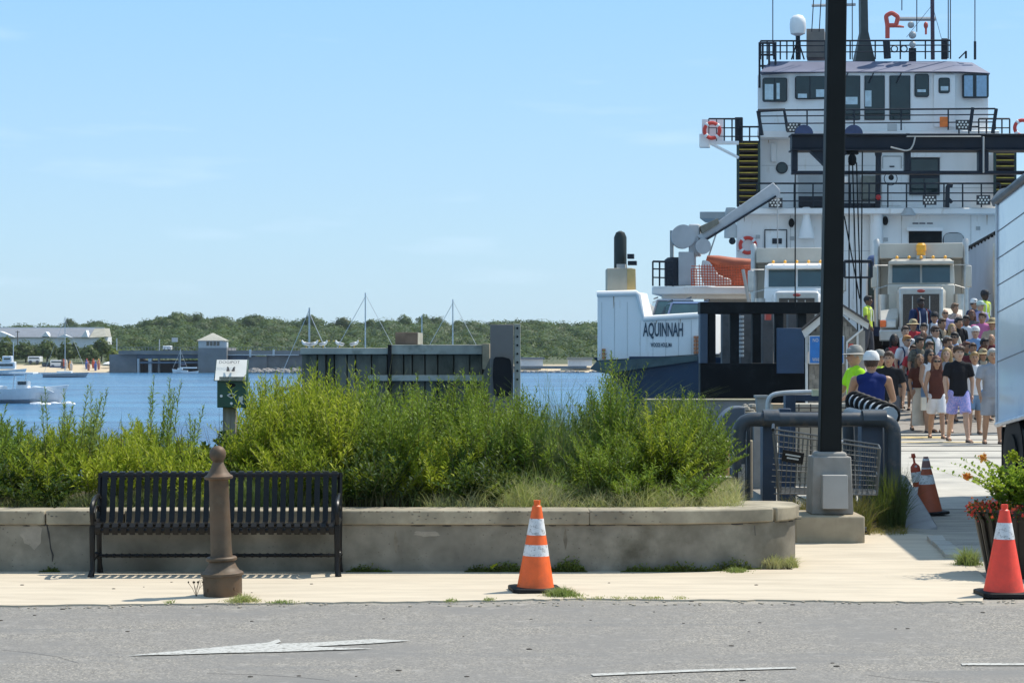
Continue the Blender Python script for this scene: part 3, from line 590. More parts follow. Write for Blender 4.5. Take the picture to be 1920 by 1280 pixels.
for s in (-1, 1):
    x = s * .925
    MB().tube([(x, -.165, .40), (x, -.175, .2), (x, -.16, .06), (x + s * .01, -.185, 0)], [.024, .02, .019, .026]).build("leg", mBlk, bench)
    MB().tube([(x, .205, .80), (x, .17, .6), (x, .12, .44), (x, .125, .25), (x, .15, .08), (x, .165, 0)], [.02, .02, .024, .02, .019, .026]).build("leg", mBlk, bench)
    MB().tube([(x, .12, .43), (x, -.17, .40)], .02).tube([(x, .14, .13), (x, .02, .155), (x, -.17, .13)], .017).build("side_frame", mBlk, bench)
    a = [(.165, .60), (.10, .63), (0, .62), (-.10, .60), (-.165, .575), (-.195, .53), (-.19, .47), (-.165, .42)]
    MB().tube([(x, y, z) for y, z in a], [.013, .016, .019, .02, .02, .018, .016, .016]).tube([(x, .13, .50), (x, .05, .545), (x, -.04, .54), (x, -.10, .50), (x, -.09, .455), (x, -.04, .44)], .011).build("armrest", mBlk, bench)
    MB().ball((x, .03, .155), .03, .03, .03, 8, 6).build("boss", mBlk, bench)
bench.location = (-2.255, 16.335, .012); bench.rotation_euler.z = R(1.2); bench.scale = (1, 1, .955)
# ---------------------------------------------------------------- bollard
mIron = M("rusted_iron", (.115, .082, .052), .6, .15, .3, 9, .0008, dirt=(.15, .085, .045), dscale=4, dlo=.45, dhi=.7, spec=.4)
bo = thing("iron_bollard", "rusty cast iron bollard with ball top standing in front of the bench", "bollard")
def L_(n, pr): return MB().lathe(pr, (0, 0, 0), 32).build(n, mIron, bo)
L_("base", [(.001, 0), (.132, 0), (.135, .02), (.138, .15), (.15, .155), (.15, .172), (.14, .18), (.125, .185), (.105, .215), (.09, .25), (.085, .262), (.001, .262)])
L_("collar", [(.001, .262), (.10, .262), (.108, .27), (.108, .283), (.10, .292), (.001, .292)])
L_("shaft", [(.001, .292), (.078, .292), (.0745, .32), (.071, .6), (.068, .85), (.072, .865), (.001, .865)])
L_("capital", [(.001, .865), (.09, .865), (.1, .872), (.1, .885), (.092, .893), (.083, .897), (.07, .915), (.052, .95), (.042, .975), (.037, .99), (.042, 1.0), (.001, 1.0)])
L_("ball", [(.001, .99), (.033, .995), (.048, 1.012), (.057, 1.035), (.0585, 1.055), (.053, 1.08), (.037, 1.102), (.015, 1.111), (.001, 1.112)])
for k in range(4): MB().disc((.137 * math.cos(k * 1.57 + .8), .137 * math.sin(k * 1.57 + .8), .06), .011, .012, Vector((math.cos(k * 1.57 + .8), math.sin(k * 1.57 + .8), 0)), 6).build("bolt", mIron, bo)
bp_ = G(418, 1119); bo.location = (bp_.x, bp_.y, .008); bo.rotation_euler = (0, R(-2.1), 0); bo.scale = (1, 1, .945)
# ---------------------------------------------------------------- dog waste station
mGrn = M("green_enamel", (.012, .075, .045), .4, 0, .15, 5, 0, dirt=(.02, .06, .045), dscale=8); mSign = M("sign_white", (.62, .62, .58), .6, 0, .06, 8); mInk = M("ink_black", (.03, .03, .03), .6); mPost = M("grey_timber", (.33, .30, .26), .9, 0, .25, 5, .002, stretch=(6, 6, .6))
DS = 19.0
ds = thing("bag_dispenser", "green dog waste bag dispenser with white lid on a grey post behind the bench", "dispenser", P(430, 905, DS))
a = P(417, 905, DS + .1); b = P(441, 760, DS + .1); MB().box(a.x, b.x, DS + .12, DS + .23, .3, b.z + .2).build("post", mPost, ds, .006)
MB().pbox(407, 714, 461, 764, DS, .16).build("box", mGrn, ds, .006)
a = P(405, 674, DS + .13); b = P(457, 714, DS - .03)
MB().prism([(a.x, DS + .16, a.z), (a.x, DS - .03, b.z), (a.x, DS + .16, b.z)], (b.x - a.x + .02, 0, 0)).build("lid", mGrn, ds, .003)
tl = Vector((a.x + .006, DS + .145, a.z - .004)); tr = Vector((b.x + .01, DS + .145, a.z - .004)); br_ = Vector((b.x + .016, DS - .036, b.z + .004)); bl_ = Vector((a.x + .012, DS - .036, b.z + .004))
MB().prism([tl, tr, br_, bl_], (0, -.003, .003)).build("label_plate", mSign, ds)
MB().pbox(411, 706, 460, 713.6, DS - .045, .01).build("label_strip", M("label_tan", (.42, .40, .33), .7), ds)
sl = math.degrees(math.atan2(tl.z - bl_.z, tl.y - bl_.y))
text("DOGIPOT", mInk, ds, P(430.5, 680, DS + .085) + Vector((0, 0, 0)), .185, .034, rot=(sl, 0, 0), ext=.008)
for s, x in ((-1, 428), (1, 438)):
    c = P(x, 693, DS + .03); k = Matrix.Rotation(R(sl - 90), 3, 'X')
    pts = [(-.016, -.028), (.012, -.03), (.014, -.008), (.008, .008), (.016, .018), (.008, .03), (-.004, .022), (-.008, 0), (-.014, -.012)]
    MB().prism([c + k @ Vector((px_ * s, -.010, pz)) for px_, pz in pts], (0, -.001, 0)).build("dog_print", mInk, ds)
text("PLEASE CLEAN UP", mInk, ds, P(435.5, 708, DS - .047), .21, .014, rot=(90, 0, 0), ext=.001); text("AFTER YOUR DOG", mInk, ds, P(435.5, 711.6, DS - .047), .20, .011, rot=(90, 0, 0), ext=.001)
MB().prism([P(434 + 8 * math.cos(t), 722 + 4.2 * math.sin(t), DS - .001) for t in np.linspace(0, 6.0, 12)], (0, -.003, 0)).build("slot", mRub, ds)
MB().prism([P(434, 735, DS), P(443, 741, DS), P(434, 747, DS), P(425, 741, DS)], (0, -.004, 0)).build("bag_plate", mSign, ds)
MB().prism([P(428, 741, DS - .005), P(434, 739, DS - .005), P(441, 741, DS - .005), P(434, 743.5, DS - .005)], (0, -.003, 0)).build("bag_slot", mRub, ds)
MB().prism([P(x, y, DS) for x, y in ((447, 742), (451, 744), (455, 741.5), (456, 748), (454, 753), (458, 758), (453, 757), (450, 752), (448, 756), (446, 754), (448, 748))], (0, -.004, 0)).build("dog_sticker", mSign, ds)
for x, y in ((415, 742), (434, 756)): MB().disc(P(x, y, DS), .012, .012).build("lock", mmp, ds)
# ---------------------------------------------------------------- traffic cones
mOr = M("cone_orange", (.88, .13, .015), .5, 0, .12, 14, 0, dirt=(.62, .10, .02), dscale=5); mRed = M("cone_red", (.92, .065, .03), .5, 0, .1, 14, 0, dirt=(.6, .06, .03), dscale=5); mOr2 = M("cone_faded", (.45, .10, .04), .6, 0, .1, 9, 0, dirt=(.3, .08, .04), dscale=4)
mRef = M("scuffed_white", (.72, .71, .70), .6, 0, .1, 25, 0, dirt=(.28, .27, .25), dscale=38, dlo=.52, dhi=.66); mPink = M("faded_pink", (.55, .25, .22), .6)
def cone(px, py, h, mat, bands, label, basew=.36, tilt=(0, 0), yaw=0, topmat=None, basemat=mRub, z=0.0, rb=.128):
    t = thing("traffic_cone", label, "cone"); rt = .026; hb = .03
    r = lambda u: rb + (rt - rb) * u
    m = MB(); w = basew / 2; c = w * .75; oc = [(-w, -c), (-c, -w), (c, -w), (w, -c), (w, c), (c, w), (-c, w), (-w, c)]
    m.loft([[(x, y, 0) for x, y in oc], [(x, y, hb * .8) for x, y in oc], [(x * .95, y * .95, hb) for x, y in oc]]).build("base", basemat, t)
    H_ = h - hb
    MB().lathe([(.001, hb), (rb + .006, hb), (rb + .002, hb + .012), (r(.93), hb + H_ * .93), (.022, hb + H_ * .945), (.024, h), (.012, h), (.012, h - .03), (.001, h - .03)], (0, 0, 0), 28).build("body", mat, t)
    for (u0, u1) in bands: MB().lathe([(r(u0) + .0005, hb + H_ * u0), (r(u0) + .0025, hb + H_ * u0), (r(u1) + .0025, hb + H_ * u1), (r(u1) + .0005, hb + H_ * u1)], (0, 0, 0), 28).build("reflective_band", mRef, t)
    if topmat: MB().lathe([(r(.80) + .0025, hb + H_ * .8), (r(.93) + .003, hb + H_ * .93), (.0245, hb + H_ * .945), (.026, h + .001), (.001, h + .002)], (0, 0, 0), 28).build("top_sleeve", topmat, t)
    b = G(px, py, z); t.location = (b.x, b.y, z + .012); t.rotation_euler = (R(tilt[0]), R(tilt[1]), R(yaw)); return t
cone(1004, 1110, .645, mOr, [(.60, .79), (.36, .49)], "orange traffic cone with two scuffed white bands in front of the planter wall", yaw=8, tilt=(0, 1))
cone(1882, 1118, .635, mRed, [(.60, .79)], "bright red cone with one white band beside the flower planter", yaw=3, tilt=(0, .6), rb=.136)
cone(1741, 965, .60, mOr2, [(.78, .97), (.5, .67)], "faded orange cone at the kerb of the driveway, leaning on the striped tube", yaw=12, tilt=(0, -3), topmat=M("cone_tip", (.25, .13, .11), .7), rb=.14)
t = thing("delineator", "thin red and white striped marker tube leaning behind the faded cone", "marker")
MB().lathe([(.001, 0), (.055, 0), (.055, .42), (.05, .46), (.012, .5), (.012, .55), (.026, .56), (.02, .6), (.001, .6)], (0, 0, 0), 16).build("tube", M("tube_red", (.5, .07, .025), .5), t)
for z0, z1 in ((.14, .24), (.29, .40)): MB().lathe([(.0555, z0), (.0575, z0), (.0575, z1), (.0555, z1)], (0, 0, 0), 16).build("band", mRef, t)
MB().disc((0, 0, .46), .014, .1, 'Y', 12).build("reflector", mRef, t)
b = G(1738, 958); t.location = (b.x, b.y + .3, .012); t.rotation_euler = (0, R(-9), 0)
# ---------------------------------------------------------------- lamp post and plinth
mPostD = M("post_black", (.007, .009, .009), .55, 0, .2, 3, .001, spec=.2); mConB = M("base_concrete", (.30, .28, .25), .85, 0, .15, 6, .002, dirt=(.28, .26, .24), dscale=4); mBlock = M("block_concrete", (.37, .31, .215), .9, 0, .18, 4, .002, dirt=(.26, .21, .145), dscale=3)
mt = thing("concrete_block", "low tan concrete block between the planter wall and the blue pipe railing", "block", P(1556, 1020, 19))
a = P(1491, 1020, 19); b = P(1622, 967, 19); MB().box(a.x, b.x, 19.0, 19.75, 0, b.z).build("block", mBlock, mt, .018)
lp = thing("lamp_post", "tall black square post on a tapered concrete base rising out of frame", "lamp post", (P(1554, 0, 19.35).x, 19.35, b.z))
def frus(c, w0, w1, z0, z1): return MB().loft([[(c[0] + x * w, c[1] + y * w, z) for x, y in ((-1, -1), (1, -1), (1, 1), (-1, 1))] for w, z in ((w0, z0), (w1, z1))])
zb = b.z; c = (lp.location.x + .005, 19.35)
frus(c, .19, .172, zb, zb + .52).build("base", mConB, lp, .012); frus((c[0] + .01, c[1] - .19), .115, .11, zb + .06, zb + .36).build("base_panel", M("panel_grey", (.40, .385, .36), .85, 0, .08, 3), lp, .004)
frus(c, .145, .135, zb + .5, zb + .56).build("grout", mConB, lp, .02)
MB().loft([[(c[0] + x * w + dx, c[1] + y * w, z) for x, y in ((-1, -1), (1, -1), (1, 1), (-1, 1))] for w, z, dx in ((.096, zb + .54, 0), (.088, 3.0, .035), (.082, 7.5, .1))]).build("shaft", mPostD, lp, .012)
MB().lathe([(.05, 0), (.16, .1), (.14, .35), (.02, .45)], (c[0] + .1, c[1], 7.5), 14).build("lamp_head", mPostD, lp)
for y in (826, 852): MB().tube([P(1574, y, 19.28), P(1581, y, 19.28)], .008, 6).build("bolt", mmp, lp)
# ---------------------------------------------------------------- blue pipe railing
mPipe = M("pipe_blue_grey", (.05, .062, .075), .4, 0, .25, 4, .0008, dirt=(.13, .115, .10), dscale=6, dlo=.56, dhi=.72, spec=.45); mHp = M("column_blue", (.035, .058, .10), .5, .1, .25, 3, 0, dirt=(.05, .06, .075), dscale=3)
def arc(pts, r=.16, n=5):
    out = [Vector(pts[0])]
    for i in range(1, len(pts) - 1):
        p = Vector(pts[i]); a = (Vector(pts[i - 1]) - p).normalized() * r; b = (Vector(pts[i + 1]) - p).normalized() * r
        for k in range(n + 1):
            t = k / n; out.append((p + a) * (1 - t) ** 2 + p * 2 * t * (1 - t) + (p + b) * t * t)
    return out + [Vector(pts[-1])]
RD = 21
pr = thing("pipe_railing", "big blue grey bent pipe railing with round corners behind the shopping cart", "railing", P(1530, 985, RD))
def rp(x, y, D=RD): return P(x, y, D)
zt = P(0, 786, RD).z
xl, xr = P(1385, 0, RD).x, P(1676, 0, RD).x
MB().tube(arc([(xl, RD, 0), (xl, RD, zt), (xr, RD, zt), (xr, RD, 0)], .16), .071, 14).build("hoop", mPipe, pr)
MB().tube(arc([(xr - .11, RD + .3, 0), (xr - .11, RD + .3, zt - .02), (xr + .02, RD + 3, zt - .02), (xr + .05, RD + 3, 0)], .16), .066, 12).build("side_hoop", mPipe, pr)
for x0, x1 in ((1428, 1453), (1612, 1652)):
    a = P(x0, 0, RD + .2).x; b = P(x1, 0, RD + .2).x
    MB().box(a, b, RD + .09, RD + .32, -.02, zt + .02).build("column", mHp, pr, .006)
    n = 9; m = MB()
    m.loft([[(a - .01, RD + .1 * math.cos(q), zt + .1 * math.sin(q)), (b + .01, RD + .1 * math.cos(q), zt + .1 * math.sin(q)), (b + .01, RD + .088 * math.cos(q), zt + .088 * math.sin(q)), (a - .01, RD + .088 * math.cos(q), zt + .088 * math.sin(q))] for q in np.linspace(-.2, math.pi + .1, n)]).build("saddle", mPipe, pr)
MB().tube([P(1403, 800, 21.2), P(1403, 985, 21.2)], .022, 8).build("thin_post", mPipe, pr)
MB().box(P(1462, 0, 23).x, P(1483, 0, 23).x, 23, 23.15, 0, 1.1).build("column", mHp, pr, .006)
MB().tube(arc([(P(1440, 0, 24).x, 24, 0), (P(1440, 0, 24).x, 24, P(0, 741, 24).z), (P(1472, 0, 24).x, 24, P(0, 736, 24).z), (P(1546, 0, 24).x, 24, P(0, 734, 24).z)], .1), .028, 8).build("back_rail", M("galvanised", (.5, .51, .5), .4, .5, .15, 8), pr)
MB().box(P(1473, 0, 24.2).x, P(1492, 0, 24.2).x, 24.2, 24.4, 0, P(0, 738, 24).z).build("column", mHp, pr, .004)
MB().box(P(1492, 0, 24.2).x, P(1548, 0, 24.2).x, 24.22, 24.3, P(0, 752, 24.2).z, P(0, 740, 24.2).z).build("cross_rail", mHp, pr, .004)
rr = thing("ringed_pipe_rail", "pipe rail wrapped with a row of black rubber rings running away from the blue railing", "railing", P(1680, 980, 22))
p0 = P(1668, 778, 21.6); p1 = P(1600, 750, 25.6); d = (p1 - p0); rotm = d.to_track_quat('Y', 'Z').to_matrix()
MB().tube([p0, p1], .085, 12).build("pipe", M("sleeve_grey", (.50, .52, .53), .45), rr)
for k in range(7): MB().torus(p0 + d * (.03 + k * .15), .098, .026, 20, 6, rotm).build("rubber_ring", mRub, rr)
for t_ in (.05, .5, .95): q = p0 + d * t_; MB().tube([(q.x, q.y, 0), (q.x, q.y, q.z)], .05, 10).build("leg", mPipe, rr)
# ---------------------------------------------------------------- shopping cart
mWire = M("chrome_wire", (.16, .16, .15), .4, .4, .15, 12)
sc_ = thing("shopping_cart", "tipped wire shopping cart with black handle caught between pipe railing and post", "cart")
def basket(u, v, w):    # u along 0..1, v height 0..1, w width 0..1
    return Vector((-.48 + .98 * u, (w - .5) * (.5 - .12 * u), .38 + (.02 + .06 * u) + v * (.56 - .13 * u - .0)))
fr = MB(); wi = MB()
for w in (0, 1):
    fr.tube([basket(0, 1, w), basket(1, 1, w)], .009, 6).tube([basket(0.03, 0, w), basket(1, 0, w)], .008, 6).tube([basket(1, 1, w), basket(1, 0, w)], .012, 6).tube([basket(-.02, 1, w), basket(.08, 0, w)], .010, 6)
for v in (0, .4, 1): fr.tube([basket(1, v, 0), basket(1, v, 1)], .007, 5)
for w in (0, 1):
    for v in (.2, .4, .6, .8): wi.tube([basket(0, v, w), basket(1, v, w)], .004 if v != .4 else .006, 4)
    for k in range(1, 22): wi.tube([basket(k / 22, 0, w), basket(k / 22, 1, w)], .0032, 4)
for k in range(1, 9): wi.tube([basket(1, 0, k / 9), basket(1, 1, k / 9)], .0032, 4).tube([basket(0.06, 0, k / 9), basket(1, 0, k / 9)], .0032, 4).tube([basket(0, .95, k / 9), basket(.1, 0, k / 9)], .0032, 4)
fr.build("basket_frame", mWire, sc_); wi.build("wire_mesh", mWire, sc_, kind='stuff')
MB().tube([(-.50, -.26, 1.0), (-.50, .26, 1.0)], .016, 8).build("handle", mBlk, sc_)
for w in (-.24, .24): MB().tube([(-.5, w, 1.0), (-.47, w, .9), (-.40, w, .3), (-.36, w, .16), (.42, w * .8, .14)], .012, 6).build("chassis_tube", mWire, sc_)
MB().obox((-.30, -.262, .76), .20, .012, .11, Matrix.Rotation(R(5), 3, 'Y')).build("ad_plate", mBlk, sc_, .004); [MB().obox((-.30, -.27, .775 - .03 * k), .14 - .03 * k, .002, .014, Matrix.Rotation(R(5), 3, "Y")).build("print_line", mSign, sc_) for k in range(2)]
for x, y in ((-.36, -.24), (-.36, .24), (.42, -.19), (.42, .19)): MB().disc((x, y, .06), .055, .025, 'Y', 14).build("wheel", mRub, sc_); MB().tube([(x, y, .15), (x, y, .06)], .01, 5).build("caster", mWire, sc_)
sc_.location = (P(1537, 0, 20.1).x, 20.15, -.03); sc_.rotation_euler = (R(3), R(4), R(-7))
# ---------------------------------------------------------------- items left of the rail
mYel = M("ochre_concrete", (.25, .17, .05), .9, 0, .25, 3, 0, dirt=(.15, .11, .05), dscale=2); mYelT = M("pile_top", (.42, .37, .24), .9)
for px0, px1, yt, D, lab in ((1323, 1368, 827, 23.6, "thick ochre concrete pile left of the pipe railing"), (1384, 1412, 826, 25, "slim grey brown pile seen inside the pipe railing's left corner")):
    r = (px1 - px0) / 2 / F * D; c = P((px0 + px1) / 2, 0, D + r); zt_ = P(0, yt, D).z; t = thing("concrete_pile", lab, "pile", (c.x, c.y, 0))
    MB().lathe([(r, 0), (r, zt_ - .02), (r * .97, zt_ - .005)], (c.x, c.y, 0), 20).build("shaft", mYel if D < 24 else M("pile_grey", (.22, .19, .14), .9, 0, .2, 3), t); MB().lathe([(r * .96, zt_ - .006), (r * .9, zt_ + .004)], (c.x, c.y, 0), 20).build("cap", mYelT, t)
lt = thing("lattice_marker", "pair of short pale perforated marker posts beside the railing's left leg", "marker", P(1391, 940, 20.8))
for x0, x1, yt in ((1385, 1390.5, 884), (1391, 1397, 870)):
    MB().pbox(x0, yt, x1, 945, 20.8, .03).build("post", M("perforated_pale", (.40, .37, .33), .8, 0, .5, 60), lt, .003)
sw = MB(); 
cw = thing("seawall_block", "pale topped concrete ledge between the bushes and the dark ramp frame", "ledge", P(1330, 900, 31))
MB().pbox(1212, 750.8, 1442, 930, 31, .3).build("face", M("ledge_concrete", (.16, .18, .20), .9, 0, .2, 2), cw, .01); MB().pbox(1210, 748, 1444, 750.6, 30.95, .35).build("top", mYelT, cw)
bu = thing("curved_fender", "blue grey rounded fender plate left of the pipe railing", "fender", P(1360, 900, 27))
MB().prism([P(1385 - 52 * math.cos(a), 862 - 100 * math.sin(a), 27) for a in np.linspace(0, math.pi / 2, 10)] + [P(1398, 762, 27), P(1398, 930, 27), P(1333, 930, 27)], (0, .5, 0)).build("plate", M("fender_blue", (.09, .11, .135), .6, 0, .15, 2, 0, dirt=(.09, .10, .12), dscale=2), bu, .02)
rk = MB()
for k in range(16): rk.ball(P(rnd.uniform(1384, 1424), rnd.uniform(760, 776), rnd.uniform(28, 28.6)), rnd.uniform(.04, .1), .07, rnd.uniform(.03, .06), 6, 4)
rk.build("rubble", M("rubble_stone", (.25, .23, .19), .9), kind='stuff')
MB().box(P(1380, 0, 28).x, P(1430, 0, 28).x, 27.8, 29, -.01, P(0, 772, 28).z).build("rubble_plinth", mWall, label="low concrete plinth carrying rubble behind the railing corner", cat="plinth")
bn = thing("grey_bucket", "grey square bucket on the plinth at the end of the back rail", "bucket", P(1430, 778, 27)); frus((P(1430, 0, 27).x, 27.1), .06, .078, P(0, 778, 27).z, P(0, 744, 27).z).build("bucket", M("bucket_grey", (.30, .32, .31), .6), bn, .005); MB().pbox(1416.5, 741, 1442, 745, 26.98, .2).build("rim", M("bucket_grey"), bn)
MB().box(P(1412, 0, 27).x, P(1448, 0, 27).x, 26.9, 27.5, -.01, P(0, 778, 27).z).build("bucket_stand", mConB, label="small concrete stand under the grey bucket", cat="stand")
tb = thing("cardboard_box", "tan cardboard box behind the back rail beside the bucket", "box", P(1475, 800, 26)); MB().pbox(1449, 757, 1472, 830, 26, .4).build("box", M("cardboard", (.50, .36, .22), .85), tb, .004)
tw = thing("pale_counter", "pale low wall with wire grid behind the post, seen over the pipe railing", "wall", P(1510, 830, 27.5)); MB().pbox(1474, 757, 1600, 915, 27.5, .5).build("panel", M("pale_panel", (.44, .40, .32), .85, 0, .1, 3), tw, .01)
m = MB()
for k in range(6): m.tube([P(1476 + k * 22, 757, 27.42), P(1476 + k * 22, 900, 27.42)], .008, 4)
for y in (764, 772, 800): m.tube([P(1474, y, 27.4), P(1598, y, 27.4)], .008, 4)
m.build("wire_grid", mDark, tw)
MB().pbox(1524, 730, 1535, 742, 23.8, .1).build("yellow_tag", M("pale_yellow", (.62, .60, .38), .7), label="small pale yellow box hung on the back rail beside the black post", cat="box")
# sloping concrete kerb end by the cones
MB().prism([P(1690, 893, 22.6), P(1699, 891, 22.6), P(1757, 985, 20.6), P(1757, 1003, 20.6), P(1690, 1003, 20.6)], (.0, .5, 0)).build("kerb_ramp", M("kerb_concrete", (.33, .32, .31), .85, 0, .15, 3, dirt=(.22, .21, .2), dscale=2), bevel=.01, label="sloping grey concrete kerb end between railing and faded cone", cat="kerb")
MB().prism([P(1624, 985, 21.2), P(1690, 985, 21.2), P(1762, 1003, 20.3), P(1745, 1003, 20.2), P(1624, 1004, 20.2)], (0, 0, -.03)).build("low_step", mDrive, kind='structure')
# ---------------------------------------------------------------- planter tub
mTub = M("tub_black", (.035, .03, .022), .45, .2, .3, 8, .001, spec=.5); c = P(1921, 0, 16.35); c.z = 0
pt = thing("flower_planter", "ribbed black planter tub overflowing with red blooms and a leafy orange flowered shrub", "planter", c)
MB().lathe([(.001, .0), (.26, 0), (.27, .05), (.30, .2), (.345, .44), (.385, .495), (.40, .50), (.40, .52), (.36, .52), (.33, .47), (.001, .46)], c, 40).build("tub", mTub, pt)
rbm = MB()
for k in range(22):
    a = 2 * math.pi * k / 22; q = lambda r, z: (c.x + r * math.cos(a), c.y + r * math.sin(a), z)
    MB().tube([q(.275, .02), q(.31, .2), q(.355, .43), q(.40, .50)], [.016, .019, .022, .018], 6).build("rib", mTub, pt)
# ---------------------------------------------------------------- vegetation builders
def stems_mesh(st, per, L, Wd, droop=.5, t0=.12, curl=.2):
    """st rows: x y z height leanx leany ; returns leaf quads (as two tris in a kite) and stalks"""
    S = np.asarray(st, dtype=np.float64); n = len(S); t = t0 + (1 - t0) * (np.arange(per)[None, :] + nr.uniform(0, 1, (n, per))) / per
    base = S[:, None, 0:3]; h = S[:, 3][:, None]; lean = S[:, None, 4:6]
    p = np.empty((n, per, 3)); p[:, :, 0] = base[:, :, 0] + lean[:, :, 0] * t ** 1.8; p[:, :, 1] = base[:, :, 1] + lean[:, :, 1] * t ** 1.8; p[:, :, 2] = base[:, :, 2] + h * t * (1 - .06 * t)
    az = np.arange(per)[None, :] * 2.4 + nr.uniform(0, 6.28, (n, 1)) + nr.normal(0, .3, (n, per))
    el = .25 + .75 * t + nr.normal(0, .22, (n, per))
    d = np.stack([np.cos(az) * np.cos(el), np.sin(az) * np.cos(el), np.sin(el)], -1)
    side = np.stack([-np.sin(az), np.cos(az), nr.normal(0, .35, (n, per))], -1); side /= np.linalg.norm(side, axis=2, keepdims=True)
    ln = L * nr.uniform(.65, 1.25, (n, per)) * (1.05 - .55 * t ** 3); ln = ln[:, :, None]; w = ln * Wd
    a = p; mid = p + d * ln * .5 + np.array([0, 0, curl]) * ln * .12; tip = p + d * ln - np.array([0, 0, droop]) * ln * .35
    q = np.stack([a, mid - side * w, tip, mid + side * w], axis=2).reshape(-1, 3)
    return q, np.arange(len(q)).reshape(-1, 4)
def stalks(st, r=.004, seg=4):
    V = []; Fc = []; k = 0
    for s in st:
        for j in range(seg + 1):
            t = j / seg; x = s[0] + s[4] * t ** 1.8; y = s[1] + s[5] * t ** 1.8; z = s[2] + s[3] * t * (1 - .06 * t); rr_ = r * (1.1 - .8 * t)
            for a in (0, 2.09, 4.19): V.append((x + rr_ * math.cos(a), y + rr_ * math.sin(a), z))
        for j in range(seg):
            for i in range(3): Fc.append((k + j * 3 + i, k + j * 3 + (i + 1) % 3, k + j * 3 + 3 + (i + 1) % 3, k + j * 3 + 3 + i))
        k += (seg + 1) * 3
    return V, Fc
def blades(bs, seg=4, w=.004):
    """bs rows: x y z length lx ly(lean) ; ribbons"""
    S = np.asarray(bs, dtype=np.float64); n = len(S); t = (np.arange(seg + 1) / seg)[None, :]
    h = S[:, 3][:, None]; x = S[:, 0][:, None] + S[:, 4][:, None] * t ** 2; y = S[:, 1][:, None] + S[:, 5][:, None] * t ** 2; z = S[:, 2][:, None] + h * t - .28 * h * (np.hypot(S[:, 4], S[:, 5])[:, None] / np.maximum(h, .01)) * t ** 3
    az = nr.uniform(0, 3.14, (n, 1)); ww = w * (1.05 - t ** 1.5) + .0004; dx = np.cos(az) * ww; dy = np.sin(az) * ww
    V = np.stack([np.stack([x - dx, y - dy, z], -1), np.stack([x + dx, y + dy, z], -1)], 2).reshape(-1, 3)
    b = (np.arange(n) * (seg + 1) * 2)[:, None] + (np.arange(seg) * 2)[None, :]; b = b.reshape(-1)
    return V, np.stack([b, b + 1, b + 3, b + 2], 1)
mL1 = leafmat("leaf_yellowgreen", (.28, .345, .016), (.44, .47, .035), (.15, .22, .012), .42, 3)
mL2 = leafmat("leaf_midgreen", (.13, .22, .022), (.24, .33, .035), (.07, .13, .018), .36, 3)
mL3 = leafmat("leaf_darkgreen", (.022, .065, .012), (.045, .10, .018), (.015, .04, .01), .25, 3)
mL4 = leafmat("leaf_greygreen", (.15, .23, .07), (.22, .30, .10), (.10, .17, .05), .45, 3)
mG1 = leafmat("grass_dry", (.52, .47, .23), (.36, .40, .13), (.60, .52, .30), .4, 4)
mG2 = leafmat("grass_green", (.20, .27, .08), (.27, .33, .11), (.32, .33, .15), .4, 3)
mG4 = leafmat("grass_bluegreen", (.10, .16, .06), (.16, .22, .09), (.20, .22, .10), .35, 3)
mStk = M("stalk", (.10, .095, .035), .8); mStkB = M("stalk_brown", (.10, .065, .035), .85)
def soilz(y): j = (y - 16.86) / 4.6; return .41 + .12 * math.sin(math.pi * min(1, max(j, 0) * 1.2)) - .02
def bush(label, x0, x1, ytop, D0, D1, n, per, L, Wd, mat, name='shrub', lean=.16, group=None, droop=.5, hv=.22, front=.88, cat='shrub', edge=.25, sides=2):
    c = P((x0 + x1) / 2, 0, (D0 + D1) / 2); t = thing(name, label, cat, (c.x, c.y, soilz(c.y)), group); st = []
    cl = [(D0 + (D1 - D0) * ((i_ * .618) % 1), rnd.random(), rnd.uniform(.72, 1.12)) for i_ in range(max(4, int((x1 - x0) / 9)))]
    for k in range(n):
        Dc, uc, hc = cl[k % len(cl)]; dx_ = rnd.gauss(0, 13); du = dx_ / (x1 - x0); dD = rnd.gauss(0, .09); D = min(max(Dc + dD, D0), D1); u = min(1, max(0, uc + du)); px = x0 + (x1 - x0) * u; fr_ = (D - D0) / max(D1 - D0, .01)
        z0 = soilz(D); e = (1 - edge * abs(2 * u - 1) ** 2.5) * hc * (1 - .22 * min(1.6, (dx_ / 20) ** 2))
        top = P(px, ytop(px) if callable(ytop) else ytop, D).z - z0
        top *= 1.09; h = top * (front + (1 - front) * fr_) * e * (1 - hv * rnd.random() ** 1.5)
        if h < .08: continue
        st.append((P(px, 0, D).x, D, z0, h, rnd.gauss(0, lean * .5) + (u - .5) * lean * 1.2 + du * (x1 - x0) * .007, rnd.gauss(0, lean * .5) - lean * .45 * (1 - fr_) + dD * 1.6))
    V, Fc = stems_mesh(st, int(per * .85), L * 1.22, Wd, droop, .3); npmesh("foliage", V, Fc, mat, t)
    V, Fc = stalks(st, .0045); npmesh("stems", V, Fc, mStk, t); return t
def lin(*pts):
    xs_ = [p[0] for p in pts]; ys_ = [p[1] for p in pts]; return lambda x: float(np.interp(x, xs_, ys_))
gp = "shrubs in the planting bed"
bush("dark green willow leaved shrub at the left edge of the planting bed", -60, 62, lin((-60, 735), (0, 745), (30, 775), (62, 800)), 17.4, 20, 190, 62, .085, .085, mL2, group=gp)
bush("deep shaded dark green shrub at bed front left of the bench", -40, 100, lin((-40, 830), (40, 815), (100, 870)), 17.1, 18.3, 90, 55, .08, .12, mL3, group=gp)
bush("yellow green shrub rising behind the left arm of the bench", 60, 235, lin((60, 805), (120, 768), (175, 780), (235, 805)), 17.2, 20.2, 230, 62, .075, .095, mL1, group=gp)
bush("broad lime green shrub behind the middle of the bench", 215, 398, lin((215, 800), (265, 778), (330, 800), (398, 850)), 17.2, 20.0, 240, 62, .075, .09, mL1, group=gp)
